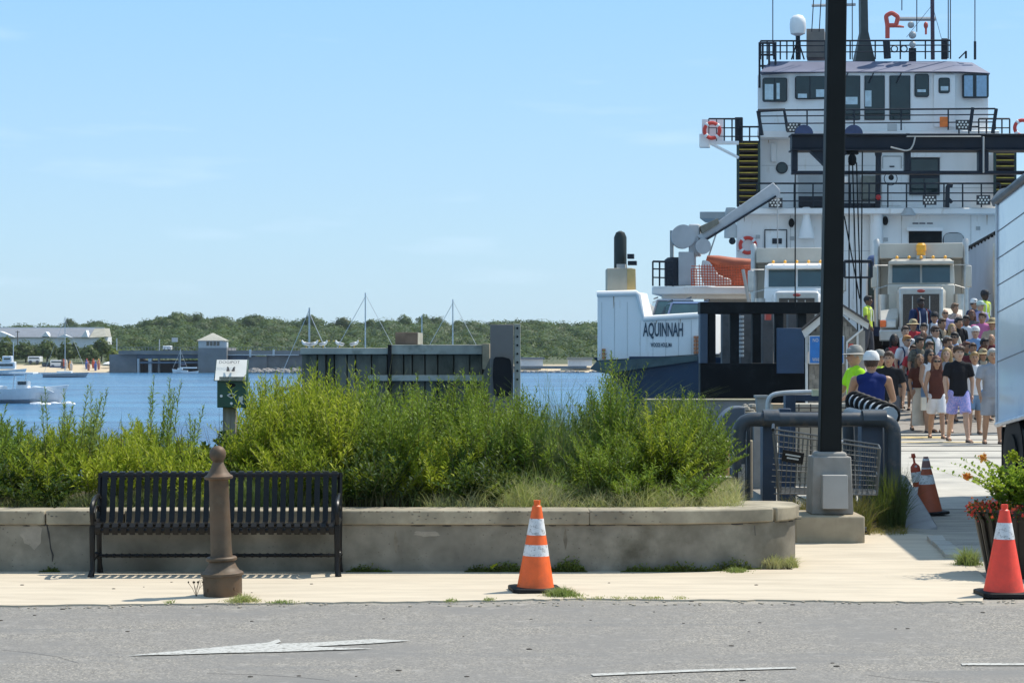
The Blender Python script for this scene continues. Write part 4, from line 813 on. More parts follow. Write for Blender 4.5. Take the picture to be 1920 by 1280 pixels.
for (cx_, yt, n, lab) in ((106, 722, 5, "slender tall green stems standing left against the water near the white boat"), (165, 706, 6, "tall leafy stems leaning right against the water left of the bench middle"), (300, 700, 9, "tallest cluster of leafy spires on the water between bench left end and dispenser"), (362, 748, 3, "single thin arching stem just left of the dispenser"), (1383, 735, 3, "")):
    if not lab: continue
    t = thing("tall_weed", lab, "weed", (P(cx_, 0, 18.6).x, 18.6, soilz(18.6)), "tall weeds in the planting bed"); st = []
    for k in range(n): D = 18.6 + rnd.uniform(-.4, .4); z0 = soilz(D); px = cx_ + rnd.uniform(-22, 22) * (1 if n > 4 else .5); st.append((P(px, 0, D).x, D, z0, (P(px, yt, D).z - z0) * rnd.uniform(.82, 1.04), rnd.uniform(-.06, .16), rnd.uniform(-.05, .05)))
    V, Fc = stems_mesh(st, 95, .095, .075, .7, .25); npmesh("foliage", V, Fc, mL4 if cx_ < 250 else mL2, t); V, Fc = stalks(st, .005); npmesh("stems", V, Fc, mStk, t, kind='stuff')
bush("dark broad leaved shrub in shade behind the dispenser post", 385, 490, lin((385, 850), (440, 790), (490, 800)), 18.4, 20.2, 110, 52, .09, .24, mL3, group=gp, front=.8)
bush("bright yellow green goldenrod clump right of the dispenser", 462, 560, lin((462, 725), (480, 692), (540, 705), (560, 700)), 17.9, 20.4, 190, 66, .085, .085, mL1, group=gp)
bush("tall lime goldenrod clump in front of the dolphin's left end", 545, 668, lin((545, 680), (590, 668), (640, 682), (668, 712)), 17.5, 20.4, 260, 68, .085, .085, mL1, group=gp)
bush("yellow green clump rolling down to the bench's right end", 480, 640, lin((480, 800), (560, 770), (640, 790)), 17.1, 18.4, 150, 60, .075, .09, mL1, group=gp, lean=.2)
bush("mid green spire topped clump at the joint of the dolphin caps", 655, 745, lin((655, 715), (700, 700), (738, 675), (745, 690)), 17.6, 20.2, 180, 66, .08, .085, mL2, group=gp)
bush("low shrub with shade painted into its leaves right behind the bench's right arm", 600, 760, lin((600, 815), (690, 815), (760, 830)), 17.0, 17.9, 110, 50, .07, .10, mL3, group=gp, lean=.14)  # dark leaf colour paints the shade low at the bed's front
bush("dense willow shrub in front of the dolphin's middle", 735, 880, lin((735, 705), (800, 700), (860, 690), (880, 700)), 17.8, 20.4, 270, 66, .062, .12, mL2, group=gp)
bush("willow shrub with pale tips below the tall rubber faced post", 865, 1012, lin((865, 695), (930, 705), (980, 718), (1012, 745)), 17.8, 20.4, 260, 66, .062, .12, mL2, group=gp, edge=.3)
bush("yellow tipped front lobe of willow shrub above the dry grass", 745, 905, lin((745, 800), (800, 790), (905, 812)), 17.3, 18.5, 150, 60, .062, .11, mL1, group=gp)
bush("inner shrub with shade painted into its leaves above the cone, left of the beach grass", 820, 960, lin((820, 830), (900, 815), (960, 845)), 17.2, 18.6, 120, 54, .065, .12, mL3, group=gp)  # dark leaves stand in for the shade between the front lobes
bush("tall narrow shrub with dark spires left of the ferry's dark hull", 1108, 1190, lin((1108, 720), (1145, 672), (1165, 685), (1190, 720)), 18.0, 20.2, 170, 66, .07, .10, mL2, group=gp)
bush("light green upright shrub in front of the dark ferry hull", 1175, 1275, lin((1175, 728), (1230, 735), (1275, 735)), 17.7, 20.3, 200, 66, .06, .11, mL1, group=gp)
bush("feathery shrub at the right end of the bed beside the ochre pile", 1255, 1336, lin((1255, 735), (1285, 712), (1320, 722), (1336, 750)), 17.7, 20.3, 170, 66, .06, .11, mL2, group=gp, edge=.3)
bush("olive green middle lobe between beach grass and right hand shrubs", 1085, 1220, lin((1085, 800), (1140, 790), (1220, 800)), 17.4, 18.8, 150, 60, .06, .11, mL2, group=gp)
bush("low leafy tangle with red brown stems at right end above the wall", 1150, 1330, lin((1150, 862), (1240, 850), (1330, 870)), 17.2, 18.2, 140, 50, .055, .13, mL2, group=gp, lean=.2)
bush("yellow green shrub in the bed out of the frame on the left", -230, -60, 760, 17.4, 20.2, 170, 60, .08, .09, mL1, group=gp)
bush("mid green shrub in the bed further out of the frame on the left", -420, -240, 770, 17.4, 20.2, 170, 60, .08, .09, mL2, group=gp)
bush("dark shrub in the bed far out of the frame on the left", -640, -430, 765, 17.4, 20.2, 170, 60, .08, .10, mL2, group=gp)
# grasses
def grass(name, label, x0, x1, D0, D1, n, ytop, mat, w=.004, lean=.25, stuffk=True, cat='grass', lx=0, hv=.5):
    bs = []
    for k in range(n):
        D = rnd.uniform(D0, D1); px = rnd.uniform(x0, x1); z0 = soilz(D) if D > 16.8 else 0
        h = (P(px, ytop(px) if callable(ytop) else ytop, D).z - z0) * (1 - hv * rnd.random()); h = max(h, .05)
        bs.append((P(px, 0, D).x, D, z0 - .01, h, rnd.gauss(lx, lean) * h * 1.3, rnd.gauss(-.08, lean) * h))
    V, Fc = blades(bs, 4, w); return npmesh(name, V, Fc, mat, kind='stuff' if stuffk else None, label=label, cat=cat)
grass("dry_grass", "dry pale grass along the front of the planting bed", 800, 1390, 16.92, 18.0, 9000, lambda x: 900 + 12 * math.sin(x * .03) + 9 * math.sin(x * .083) - 16 * math.exp(-((x - 960) / 70) ** 2) + 25 * max(0, (870 - x) / 60) + 14 * max(0, (x - 1330) / 60), mG1, .0026, .5, hv=.7)
grass("green_grass", "green grass under the shrubs along the bed", 440, 1250, 17.2, 19.4, 7000, lin((440, 860), (700, 880), (1000, 850), (1250, 880)), mG2, .0032, .35)
grass("dry_grass", "thin grass behind the bench at the bed's front edge", -20, 640, 17.0, 17.6, 3000, lin((-20, 920), (420, 890), (520, 872), (640, 915)), mG2, .003, .4)
grass("beach_grass", "tall blue green beach grass between the willow shrub and the right shrubs", 985, 1120, 17.8, 20.3, 2300, lin((985, 760), (1035, 735), (1080, 765), (1120, 790)), mG4, .0032, .3, hv=.6)
grass("beach_grass", "upright tuft of beach grass against the water", 1010, 1066, 19, 20, 170, 672, mG4, .0032, .2, hv=.45)
grass("tall_reeds", "long arching green reeds reaching right over the dark ferry hull", 1095, 1180, 18.4, 19.6, 110, 655, mG4, .004, .24, lx=.42, hv=.3)
grass("tall_reeds", "long thin reeds arching over the water left of the dark hull", 1050, 1130, 18.6, 19.6, 90, 690, M("reed_dark", (.06, .10, .05), .7), .0035, .35, hv=.35)
grass("dry_stalks", "pale thin dry stalks curving up in front of the dolphin", 560, 720, 18.4, 19.8, 34, 650, mG1, .0035, .28, hv=.25, lx=-.1)
grass("dry_stalks", "few pale thin dry stalks in front of the fender post", 930, 1000, 18.6, 19.6, 12, 668, mG1, .003, .3, hv=.3, lx=-.15)
grass("dry_grass", "dry grass at the right end of the planting bed by the pipe railing", 1320, 1385, 17.3, 19.5, 700, 885, mG1, .003, .4)
grass("dead_stems", "brown dead stems standing among the shrubs of the planting bed", 0, 1330, 17.6, 20.2, 260, lin((0, 790), (450, 740), (1000, 740), (1330, 750)), mStkB, .0035, .16, hv=.4)
# weeds on the pavement and wall foot
def tuft(px, py, wpx, n, h, mat, label, name='grass_tuft', z=.012):
    b = G(px, py, z); bs = []
    for k in range(n):
        x = b.x + rnd.gauss(0, .4) * wpx / 2 / 255; y = b.y + rnd.gauss(0, .05); hh = h * rnd.uniform(.4, 1.1) * math.exp(-((x - b.x) / (wpx / 255 * .45)) ** 2); bs.append((x, y, z, max(.01, hh), rnd.gauss(0, .7) * hh, rnd.gauss(0, .5) * hh))
    V, Fc = blades(bs, 3, .0025); return npmesh(name, V, Fc, mat, kind='stuff', label=label, cat='grass')
tuft(456, 1127, 70, 420, .06, mG1, "grass tuft growing at the right foot of the rusty bollard"); tuft(530, 1129, 70, 160, .02, mG2, "flat grass line right of the bollard"); tuft(318, 1129, 30, 60, .018, mG2, "tiny grass patch left of the bollard")
tuft(1052, 1116, 75, 700, .075, mG2, "grass tuft at the right side of the orange cone's base"); tuft(845, 1126, 34, 90, .018, mG2, "tiny flat weed left of the orange cone"); tuft(918, 1124, 30, 90, .02, mG2, "tiny flat weed beside the orange cone's shadow")
for x in range(1090, 1300, 30): tuft(x + rnd.uniform(-8, 8), 1121, 30, 60, .014, mG1, "thin weeds in the pavement joint right of the orange cone")
tuft(1445, 1063, 70, 700, .12, mG1, "dry grass tuft at the foot of the wall's rounded end"); tuft(1483, 1062, 34, 320, .11, mG1, "grass tuft at the corner of the planter wall")
tuft(1380, 1071, 60, 300, .05, mG2, "low weeds along the wall's curved foot")
tuft(1815, 1058, 55, 500, .17, mG2, "green weeds at the left foot of the planter tub")
def mossband(x0, x1, hpx, n, D=16.53):
    d = []
    for k in range(n):
        px = rnd.uniform(x0, x1); u = (px - x0) / (x1 - x0); e = math.sin(math.pi * u) ** .5; y = 1077 - abs(rnd.gauss(0, .5)) * hpx * e * (.8 + .2 * math.sin(px * .06)); DD = D + (max(0, px - 1250) / 240) ** 2 * .42
        c = P(px, y, DD); d.append((c.x, c.y - rnd.uniform(0, .025), max(.012, c.z)))
    c = np.array(d)[:, None, :]; a = nr.normal(size=(n, 1, 3)); a /= np.linalg.norm(a, axis=2, keepdims=True); b = np.cross(a, nr.normal(size=a.shape)); b /= np.linalg.norm(b, axis=2, keepdims=True); s = nr.uniform(.006, .015, (n, 1, 1))
    return np.concatenate([c - a * s, c - b * s * .6, c + a * s, c + b * s * .6], 1).reshape(-1, 3)
Vs = [mossband(*a) for a in ((75, 112, 16, 700), (650, 735, 18, 1500), (872, 985, 22, 2600), (1025, 1100, 26, 1900), (1165, 1330, 20, 3000), (1300, 1425, 24, 2600))]
V = np.concatenate(Vs); npmesh("wall_moss", V, np.arange(len(V)).reshape(-1, 4), mMoss, kind='stuff', label="green moss and tiny weeds along the foot of the planter wall", cat="moss")
for px, py, D in ((920, 1060, 16.45), (978, 1053, 16.45)):
    st = [(P(px, 0, D).x, D, .012, P(0, py, D).z, .05, -.02)]; V, Fc = stems_mesh(st, 14, .045, .2, .3, .4); npmesh("sprout", V, Fc, mL1, label="small pale sprout at wall foot %s the orange cone" % ("well left of" if px < 950 else "just left of"), cat="weed")
# dry twig weed by the bollard
t = thing("dry_weed", "small dry branching weed at the left foot of the bollard", "weed", G(365, 1118)); b = G(368, 1118, .01)
for k in range(7):
    a = rnd.uniform(-1, .6); MB().tube([b, b + Vector((a * .05, 0, .06)), b + Vector((a * .1 + rnd.uniform(-.02, .02), .01, rnd.uniform(.08, .12)))], .0015, 4).ball(b + Vector((a * .1, .01, .1)), .006, .006, .008, 6, 4).build("twig", mStkB, t)
# grass under railing
def rough(x0, x1, D0, D1, n, h, mat, lab):
    bs = [(lambda D, px: (P(px, 0, D).x, D, 0, h * rnd.uniform(.3, 1), rnd.gauss(0, .12), rnd.gauss(0, .1)))(rnd.uniform(D0, D1), rnd.uniform(x0, x1)) for k in range(n)]
    V, Fc = blades(bs, 3, .003); npmesh("rough_grass", V, Fc, mat, kind='stuff', label=lab, cat='grass')
mG3 = leafmat("grass_ochre", (.24, .17, .05), (.30, .22, .07), (.14, .13, .04), .3, 3)
rough(1465, 1545, 20.0, 21.5, 1100, .34, mG3, "ochre rough grass below the shopping cart"); rough(1590, 1630, 19.9, 21, 900, .42, mG3, "ochre rough grass right of the post base")
rough(1645, 1696, 20.6, 21.6, 1500, .62, leafmat("grass_shade", (.06, .09, .025), (.09, .12, .035), (.05, .05, .02), .3, 4), "weeds with shade painted into their green, swallowing the railing's right leg"); rough(1396, 1470, 20.4, 21.5, 500, .2, mG1, "thin dry grass at the railing's left leg")  # first weeds wear a darkened green that paints their shade
rough(1480, 1700, 19.8, 20.8, 1500, .09, mG3, "short rough grass strip behind the concrete block")
# planter contents
mRedF = leafmat("red_bloom", (.62, .02, .03), (.75, .06, .05), (.45, .02, .05), .3, 20); mOrF = leafmat("orange_bloom", (.80, .32, .06), (.85, .45, .12), (.75, .22, .04), .3, 20)
c = Vector(pt.location); st = []
def quads(cs, s0, s1):
    cs = np.array(cs); n = len(cs); c_ = cs[:, None, :]; a = nr.normal(size=(n, 1, 3)); a /= np.linalg.norm(a, axis=2, keepdims=True); b = np.cross(a, nr.normal(size=a.shape)); b /= np.linalg.norm(b, axis=2, keepdims=True); s = nr.uniform(s0, s1, (n, 1, 1))
    V = np.concatenate([c_ - a * s, c_ - b * s * .8, c_ + a * s, c_ + b * s * .8], 1).reshape(-1, 3); return V, np.arange(len(V)).reshape(-1, 4)
cs = []
for k in range(950): a = rnd.uniform(0, 6.28); r = rnd.uniform(.30, .45); cs.append((c.x + r * math.cos(a), c.y + r * math.sin(a), .53 + rnd.gauss(0, .022) - max(0, r - .4) * .8))
V, Fc = quads(cs, .007, .017); npmesh("red_flowers", V, Fc, mRedF, pt)
cs = []
for k in range(1500): a = rnd.uniform(0, 6.28); r = rnd.uniform(.2, .42); cs.append((c.x + r * math.cos(a), c.y + r * math.sin(a), .50 + rnd.gauss(0, .03)))
V, Fc = quads(cs, .010, .022); npmesh("trailing_leaves", V, Fc, mL3, pt)
for k in range(95):
    a = rnd.uniform(0, 6.28); r = rnd.uniform(0, .22); st.append((c.x + r * math.cos(a), c.y + r * math.sin(a), .48, rnd.uniform(.22, .46), rnd.gauss(-.04, .20), rnd.gauss(0, .13)))
V, Fc = stems_mesh(st, 34, .055, .36, .5, .25); npmesh("leaves", V, Fc, leafmat("leaf_round", (.26, .38, .03), (.40, .50, .05), (.14, .25, .02), .5, 9), pt); V, Fc = stalks(st, .003); npmesh("stems", V, Fc, mStk, pt)
for px, py in ((1843, 857), (1813, 893)):
    q = P(px, py, 16.25); MB().tube([(c.x - .1, c.y, .5), ((c.x + q.x) / 2 - .03, 16.3, q.z - .08), q], .003, 4).build("flower_stalk", mStk, pt)
    V, Fc = quads([(q.x + rnd.gauss(0, .014), q.y + rnd.gauss(0, .014), q.z + rnd.gauss(0, .012)) for _ in range(60)], .008, .02); npmesh("orange_flower", V, Fc, mOrF, pt)
for k in range(3):
    q = P(1893 + rnd.uniform(-5, 8), 850 + k * 5, 16.3); V, Fc = quads([(q.x + rnd.gauss(0, .02), q.y + rnd.gauss(0, .02), q.z + rnd.gauss(0, .012)) for _ in range(50)], .008, .018); npmesh("bud_cluster", V, Fc, mL1, pt)
# ---------------------------------------------------------------- ferry
mShip = M("ship_white", (.84, .83, .80), .45, 0, .05, .8, 0, dirt=(.52, .44, .34), dscale=1.6, dlo=.60, dhi=.86, stretch=(1.6, 1.6, .45)); mShipG = M("ship_grey", (.42, .43, .42), .5, 0, .1, 1); mNavy = M("hull_navy", (.018, .045, .085), .45, 0, .25, .6, 0, dirt=(.05, .07, .085), dscale=.8, spec=.5)
mRail = M("rail_dark", (.018, .025, .035), .55, 0, .2, 2, spec=.25); mBand = M("roof_blue", (.105, .12, .19), .55, 0, .15, .8); mShipGl = glassmat("wheelhouse_glass", (.010, .028, .030), .05, .55); mYl = M("step_yellow", (.62, .45, .06), .7, 0, .2, 4); mBrs = M("stair_brown", (.05, .03, .02), .8)
mBlkSt = M("ramp_black", (.006, .009, .011), .6, 0, .4, 1.2, 0, dirt=(.025, .032, .036), dscale=1.4, dlo=.52, dhi=.8, spec=.15)
fy = thing("ferry", "white and navy car ferry with wheelhouse, moored with its open end to the quay", "ferry", P(1640, 659, 63))
def sb(n, x0, y0, x1, y1, D, dep, mat, bevel=0, par=fy, off=0): return MB().pbox(x0, y0, x1, y1, D, dep).build(n, mat, par, bevel)
# hull and low bulwark with the name
BW = 62.0; SD_ = 93.0
outl = [(1120, 551), (1196, 548), (1208, 597), (1312, 590), (1340, 589), (1340, 664), (1305, 665), (1120, 676)]
MB().prism([P(x, y, BW) for x, y in outl], (.35, 1.2, 0)).build("bulwark", mShip, fy, .02)
MB().tube([P(1119, 551, BW - .02), P(1192, 549, BW - .02), P(1197, 553, BW - .02), P(1207, 597, BW - .02), P(1340, 589, BW - .02)], .085, 8).build("bulwark_rail", mShip, fy)
a = P(1122, 0, BW).x
MB().prism([(a, BW + .6, P(0, 676, BW).z), (a + 5.4, BW + 34, P(0, 676, BW).z), (a + 5.4, BW + 34, 3.5), (a, BW + .6, P(0, 555, BW).z)], (.3, 0, 0)).build("side_bulwark", mShip, fy)
zk = P(0, 668, BW).z; zw = -3
X = lambda px, D=BW: P(px, 0, D).x
MB().loft([[(X(1100), BW + .1, zk - .1), (X(2250), BW + .1, zk - .1), (X(2100), BW + .1, -.3), (X(1195), BW + .1, -.55)], [(X(1100), BW + .1, zk - .1), (X(2250), BW + .1, zk - .1), (X(2100), BW + 4, -1.5), (X(1212), BW + 4, -1.5)]], True)
MB().loft([[(X(1112), BW + .05, zk - .03), (X(2200), BW + .05, zk - .03), (X(2150), BW + 1.2, -.1), (X(1214), BW + 1.2, -.1), ], [(X(1112) + .6, BW + 5, zk - .03), (X(2200), BW + 5, zk - .03), (X(2150), BW + 6, -3), (X(1222), BW + 6, -3)],
           [(X(1112) + 5.6, BW + 44, zk - .03), (X(2200), BW + 44, zk - .03), (X(2150), BW + 44, -3), (X(1240) + 4, BW + 44, -3)]]).build("hull", mNavy, fy)
MB().prism([P(1106, 692, BW - .2), P(1120, 677, BW - .2), P(1308, 666, BW - .2), P(1308, 676, BW - .2), P(1135, 700, BW - .2)], (0, .5, 0)).build("rubbing_strake", M("strake_green", (.07, .10, .10), .8, 0, .3, 2), fy)
MB().pbox(1180, 668, 1318, 860, BW - .05, .4).build("bow_face", mNavy, fy)
MB().box(6.0, 19.5, 62.75, 104, 1.45, 1.69).build("car_deck", mSteel, fy)
text("AQUINNAH", M("letter_navy", (.04, .07, .10), .6), fy, P(1243, 620, BW - .02), 75 / F * BW, 31 / F * BW, rot=(90, 0, 0), bold=.022)
text("WOODS HOLE, MA", M("letter_navy"), fy, P(1240, 647, BW - .02), 40 / F * BW, 9.5 / F * BW, rot=(90, 0, 0), bold=.03)
mNet = M("brick_red", (.50, .20, .10), .8, 0, .3, 9)
for (x0, x1, y0, y1) in ((1300, 1312, 629, 664), (1128, 1135, 653, 674)):
    k = int((y1 - y0) // 7)
    for j in range(k):
        for i in range(2 if x1 - x0 > 8 else 1): w = (x1 - x0) / (2 if x1 - x0 > 8 else 1); sb("fender_block", x0 + i * w + .5, y0 + j * 7 + .5, x0 + (i + 1) * w - .5, y0 + j * 7 + 6, BW - .12, .1, mNet)
mSeam = M("seam_shade", (.42, .42, .40), .6); mRst = M("rust_streak", (.36, .22, .12), .8, 0, .4, 6)
for x in (1482, 1540, 1600, 1690, 1820): MB().pbox(x, 403, x + .7, 560, SD_ - .012, .02).build("weld_seam", mSeam, fy)
for y, xa, xb in ((470, 1382, 1700), (310, 1428, 1700), (352, 1768, 1864)): MB().pbox(xa, y, xb, y + .7, SD_ - .012 if y > 400 else SD_ + .888, .02).build("weld_seam", mSeam, fy)
for x, y, l in ((1150, 556, 22), (1230, 598, 9), (1275, 595, 11), (1395, 402, 14), (1560, 403, 18), (1690, 403, 12), (1850, 402, 20), (1440, 260, 9), (1790, 260, 13), (1428, 193, 8)):
    D_ = BW if y > 500 else SD_ if y > 300 else SD_ + .9; MB().prism([P(x, y, D_ - .01), P(x + 1.6, y, D_ - .01), P(x + .9, y + l, D_ - .01), P(x + .5, y + l, D_ - .01)], (0, .02, 0)).build("rust_streak", mRst, fy)
for x in range(1128, 1300, 24): MB().pbox(x, 566 if x < 1190 else 600, x + .5, 668, BW - .008, .01).build("plate_seam", mSeam, fy)
# exhaust/vent on the bulwark
st_ = fy
MB().prism([P(1138, 503, BW + .3), P(1184, 502, BW + .3), P(1192, 504, BW + .3), P(1193, 549, BW + .3), P(1138, 551, BW + .3)], (0, 1.0, 0)).build("vent_housing", M("housing_tan", (.48, .42, .32), .7, 0, .12, 1.5), fy, .02)
sb("housing_stripe", 1176, 504, 1191, 548, BW + .28, .05, M("housing_yellow", (.58, .40, .16), .7, 0, .2, 2))
c0 = P(1163, 504, BW + .8); c1 = P(1163, 445, BW + .8)
MB().tube([c0, c1 + Vector((0, 0, 0)), P(1163, 436, BW + .8), P(1163, 433, BW + .8)], [.19, .19, .13, .04], 14).build("vent_pipe", M("pipe_black", (.012, .02, .016), .5), fy)
sb("lamp_box", 1176, 476, 1188, 485, BW + .4, .2, mRail); sb("lamp_box", 1177, 489, 1193, 497, BW + .4, .2, mRail); sb("pipe_clamp", 1156, 495, 1172, 505, BW + .5, .5, mShipG)
# superstructure tiers
SD = 93.0
sb("main_house", 1380, 400, 1905, 662, SD, 14, mShip, .05); sb("deck_slab", 1374, 390, 1910, 401, SD - .8, 16, mShip, .04); sb("second_house", 1425, 258, 1868, 391, SD + .9, 11, mShip, .05); sb("wing_slab", 1420, 245, 1874, 258, SD - .2, 13, mShip, .03)
sb("pale_canopy", 1312, 397, 1390, 410, SD + 2, 3, mShipG, .03)
# wheelhouse with faceted front
def poly(x0, x1, y0, y1, D0, dep): return MB().pbox(x0, y0, x1, y1, D0, dep)
zb, zt = P(0, 246, SD).z, P(0, 136, SD).z; xx = lambda p: P(p, 0, SD).x
MB().prism([(xx(1425), SD + .9, zb), (xx(1478), SD + .25, zb), (xx(1555), SD + .0, zb), (xx(1716), SD + .0, zb), (xx(1790), SD + .15, zb), (xx(1858), SD + .5, zb), (xx(1858) + 1.3, SD + 8, zb), (xx(1425) + 1.3, SD + 8, zb)], (0, 0, zt - zb)).build("wheelhouse", mShip, fy, .03)
z1 = P(0, 110, SD).z
MB().loft([[(xx(1424), SD - .1, zt), (xx(1800), SD - .25, zt), (xx(1860), SD + .3, zt), (xx(1860) + 1.3, SD + 8.2, zt), (xx(1424) + 1.3, SD + 8.2, zt)], [(xx(1448), SD + .9, z1), (xx(1790), SD + .9, z1), (xx(1835), SD + 1.3, z1), (xx(1835) + 1.2, SD + 7.5, z1), (xx(1448) + 1.2, SD + 7.5, z1)]]).build("roof_band", mBand, fy, .03)
def win(x0, y0, x1, y1, D, bars=(), par=fy, fr=1.6, glass=mShipGl, rc=.09):
    def rr_(x0, y0, x1, y1, D, dep, r):
        a = P(x0, y1, D); b = P(x1, y0, D); pts = []
        for cx_, cz_, s in ((b.x - r, b.z - r, 0), (a.x + r, b.z - r, 1), (a.x + r, a.z + r, 2), (b.x - r, a.z + r, 3)):
            for k in range(4): t = (s + k / 3) * math.pi / 2; pts.append((cx_ + r * math.cos(t), D, cz_ + r * math.sin(t)))
        return MB().prism(pts, (0, dep, 0))
    f = rr_(x0, y0, x1, y1, D, .12, rc).build("window", mRail, par)
    rr_(x0 + fr, y0 + fr, x1 - fr, y1 - fr, D - .012, .05, rc * .7).build("pane", glass, f)
    for b in bars: MB().pbox(b, y0, b + 1.6, y1, D - .03, .05).build("mullion", mRail, f)
    return f
W0 = SD - .06
win(1430, 146, 1476, 191, SD + .15, (1452, )); win(1491, 143, 1552, 186, SD - .02, (1518,))
for x0, x1 in ((1580, 1613), (1621, 1659), (1668, 1707)): win(x0, 142, x1, 225, W0, rc=.03)
win(1715, 139, 1742, 182, W0); win(1805, 139, 1854, 184, SD + .02, (1827,))
d_ = sb("door", 1751, 140, 1791, 238, SD - .02, .1, mShip, .01); win(1760, 146, 1781, 175, SD - .06, par=d_)
for x in (1590, 1638, 1690): MB().tube([P(x, 137, SD - .2), P(x - 8, 155, SD - .15)], .03, 5).build("wiper", mRail, fy)
# sky brightness in the glass, painted on as pale plates
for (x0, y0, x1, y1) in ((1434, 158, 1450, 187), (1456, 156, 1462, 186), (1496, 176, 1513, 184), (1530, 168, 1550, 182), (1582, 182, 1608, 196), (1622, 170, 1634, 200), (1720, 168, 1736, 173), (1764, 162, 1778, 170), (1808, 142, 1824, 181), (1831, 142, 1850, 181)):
    sb("painted_sky_glint", x0, y0, x1, y1, (SD + .12 if x0 < 1480 else SD - .09 if x0 < 1800 else SD - .01), .01, M("painted_sky_blue", (.30, .45, .58), .5) if x0 > 1800 else M("painted_sky_pale", (.50, .62, .66), .4))
def rail(pts, hts, D, n, name='railing', r=.035, mat=mRail, slant=0, par=fy):
    m = MB()
    for hgt in hts: m.tube([P(x, y - hgt, D) for x, y in pts], r * (1.2 if hgt == max(hts) else .8), 5)
    for k in range(n + 1):
        t = k / n * (len(pts) - 1); i = min(int(t), len(pts) - 2); u = t - i; x = pts[i][0] * (1 - u) + pts[i + 1][0] * u; y = pts[i][1] * (1 - u) + pts[i + 1][1] * u
        m.tube([P(x, y, D), P(x + slant, y - max(hts), D)], r, 5)
    return m.build(name, mat, par)
rail([(1425, 246), (1866, 243)], (14, 28, 39), SD - 1.0, 5, slant=0); [MB().tube([P(*q, SD - 1) for q in qs], .08, 6).build("rail_stanchion", mRail, fy) for qs in (((1421, 208), (1470, 206), (1477, 246)), ((1421, 208), (1429, 254)), ((1868, 204), (1861, 250)), ((1824, 202), (1818, 246)))]
rail([(1384, 389), (1875, 389)], (12, 27, 45), SD - .9, 14)
# floodlight panels
def flood(x0, y0, D=SD - 1.1):
    f = sb("floodlight", x0, y0, x0 + 26, y0 + 18, D, .12, M("lamp_brown", (.05, .045, .045), .6)); m = MB()
    for r_, n_ in ((0, 3), (1, 4), (2, 3)):
        for k in range(n_): m.disc(P(x0 + 13 + (k - (n_ - 1) / 2) * 6.2, y0 + 4 + r_ * 5, D - .02), .045, .03, 'Y', 8)
    m.build("lamp_cluster", M("lamp_lens", (.8, .76, .68), .3), f)
for x, y in ((1475, 230), (1792, 225), (1441, 371), (1730, 366), (1831, 366)): flood(x, y)
# second tier detail
MB().disc(P(1466, 315, SD + .87), .26, .08, 'Y', 24).build("porthole", mRail, fy); MB().disc(P(1466, 315, SD + .83), .21, .04, 'Y', 24).build("porthole_glass", mShipGl, fy)
sb("vent_pipe", 1445, 268, 1456, 304, SD + .7, .2, mShip, .05); sb("shutter", 1705, 294, 1762, 365, SD + .8, .1, mRail); sb("shutter_hood", 1703, 286, 1764, 295, SD + .6, .3, mShip, .02); win(1707, 297, 1760, 328, SD + .75, rc=.02); win(1707, 333, 1760, 362, SD + .75, (1732,), rc=.02)
sb("panel", 1497, 328, 1560, 386, SD + .8, .1, mShipG, .01); sb("panel", 1583, 328, 1612, 386, SD + .8, .1, mShipG, .01); sb("cabinet", 1615, 329, 1643, 374, SD + .3, .5, M("cabinet_olive", (.22, .22, .18), .6), .02)
dd2 = sb("door", 1653, 291, 1690, 386, SD + .84, .1, mShip, .02); MB().tube(arc([P(1655, 316, SD + .8), P(1655, 293, SD + .8), P(1690, 293, SD + .8), P(1690, 316, SD + .8)], .05), .02, 5).build("seal", mShipG, dd2)
sb("notice", 1668, 311, 1677, 313.5, SD + .78, .02, mRail)
sb("locker_row", 1497, 368, 1556, 388, SD - .3, .8, mRail, .02); sb("locker_row", 1580, 381, 1650, 389, SD - .3, .8, mRail, .02)
MB().tube([P(1647, 290, SD - .6), P(1646, 389, SD - .6)], .12, 8).build("pole", mRail, fy); MB().ball(P(1647, 287, SD - .6), .16, .16, .25).build("deck_lamp", mRail, fy); MB().ball(P(1647, 370, SD - .7), .12).build("red_lamp", M("lamp_red", (.6, .03, .03), .4), fy)
MB().tube(arc([P(1776, 389, SD - 1), P(1777, 346, SD - 1), P(1786, 348, SD - 1)], .2), .1, 8).tube([P(1777, 372, SD - 1), P(1785, 380, SD - 1)], .08, 6).build("goose_neck", mRail, fy)
sb("square_lamp", 1664, 232, 1682, 245, SD - 1.1, .2, mShipG, .02); sb("orange_box", 1762, 219, 1777, 238, SD - 1.05, .2, M("orange_plastic", (.8, .18, .02), .5), .02)
MB().torus(P(1670, 335, SD - .95), .28, .02, 18, 5).build("hose_coil", mRail, fy); MB().ball(P(1671, 333, SD - .9), .12).build("hose_reel", mBlkSt, fy)
for x in (1507, 1600): MB().disc(P(x, 252, SD - 1.3), .40, .18, 'Y', 24).build("sheave", M("sheave_blue", (.03, .05, .13), .4, 0, .2, 3), fy)
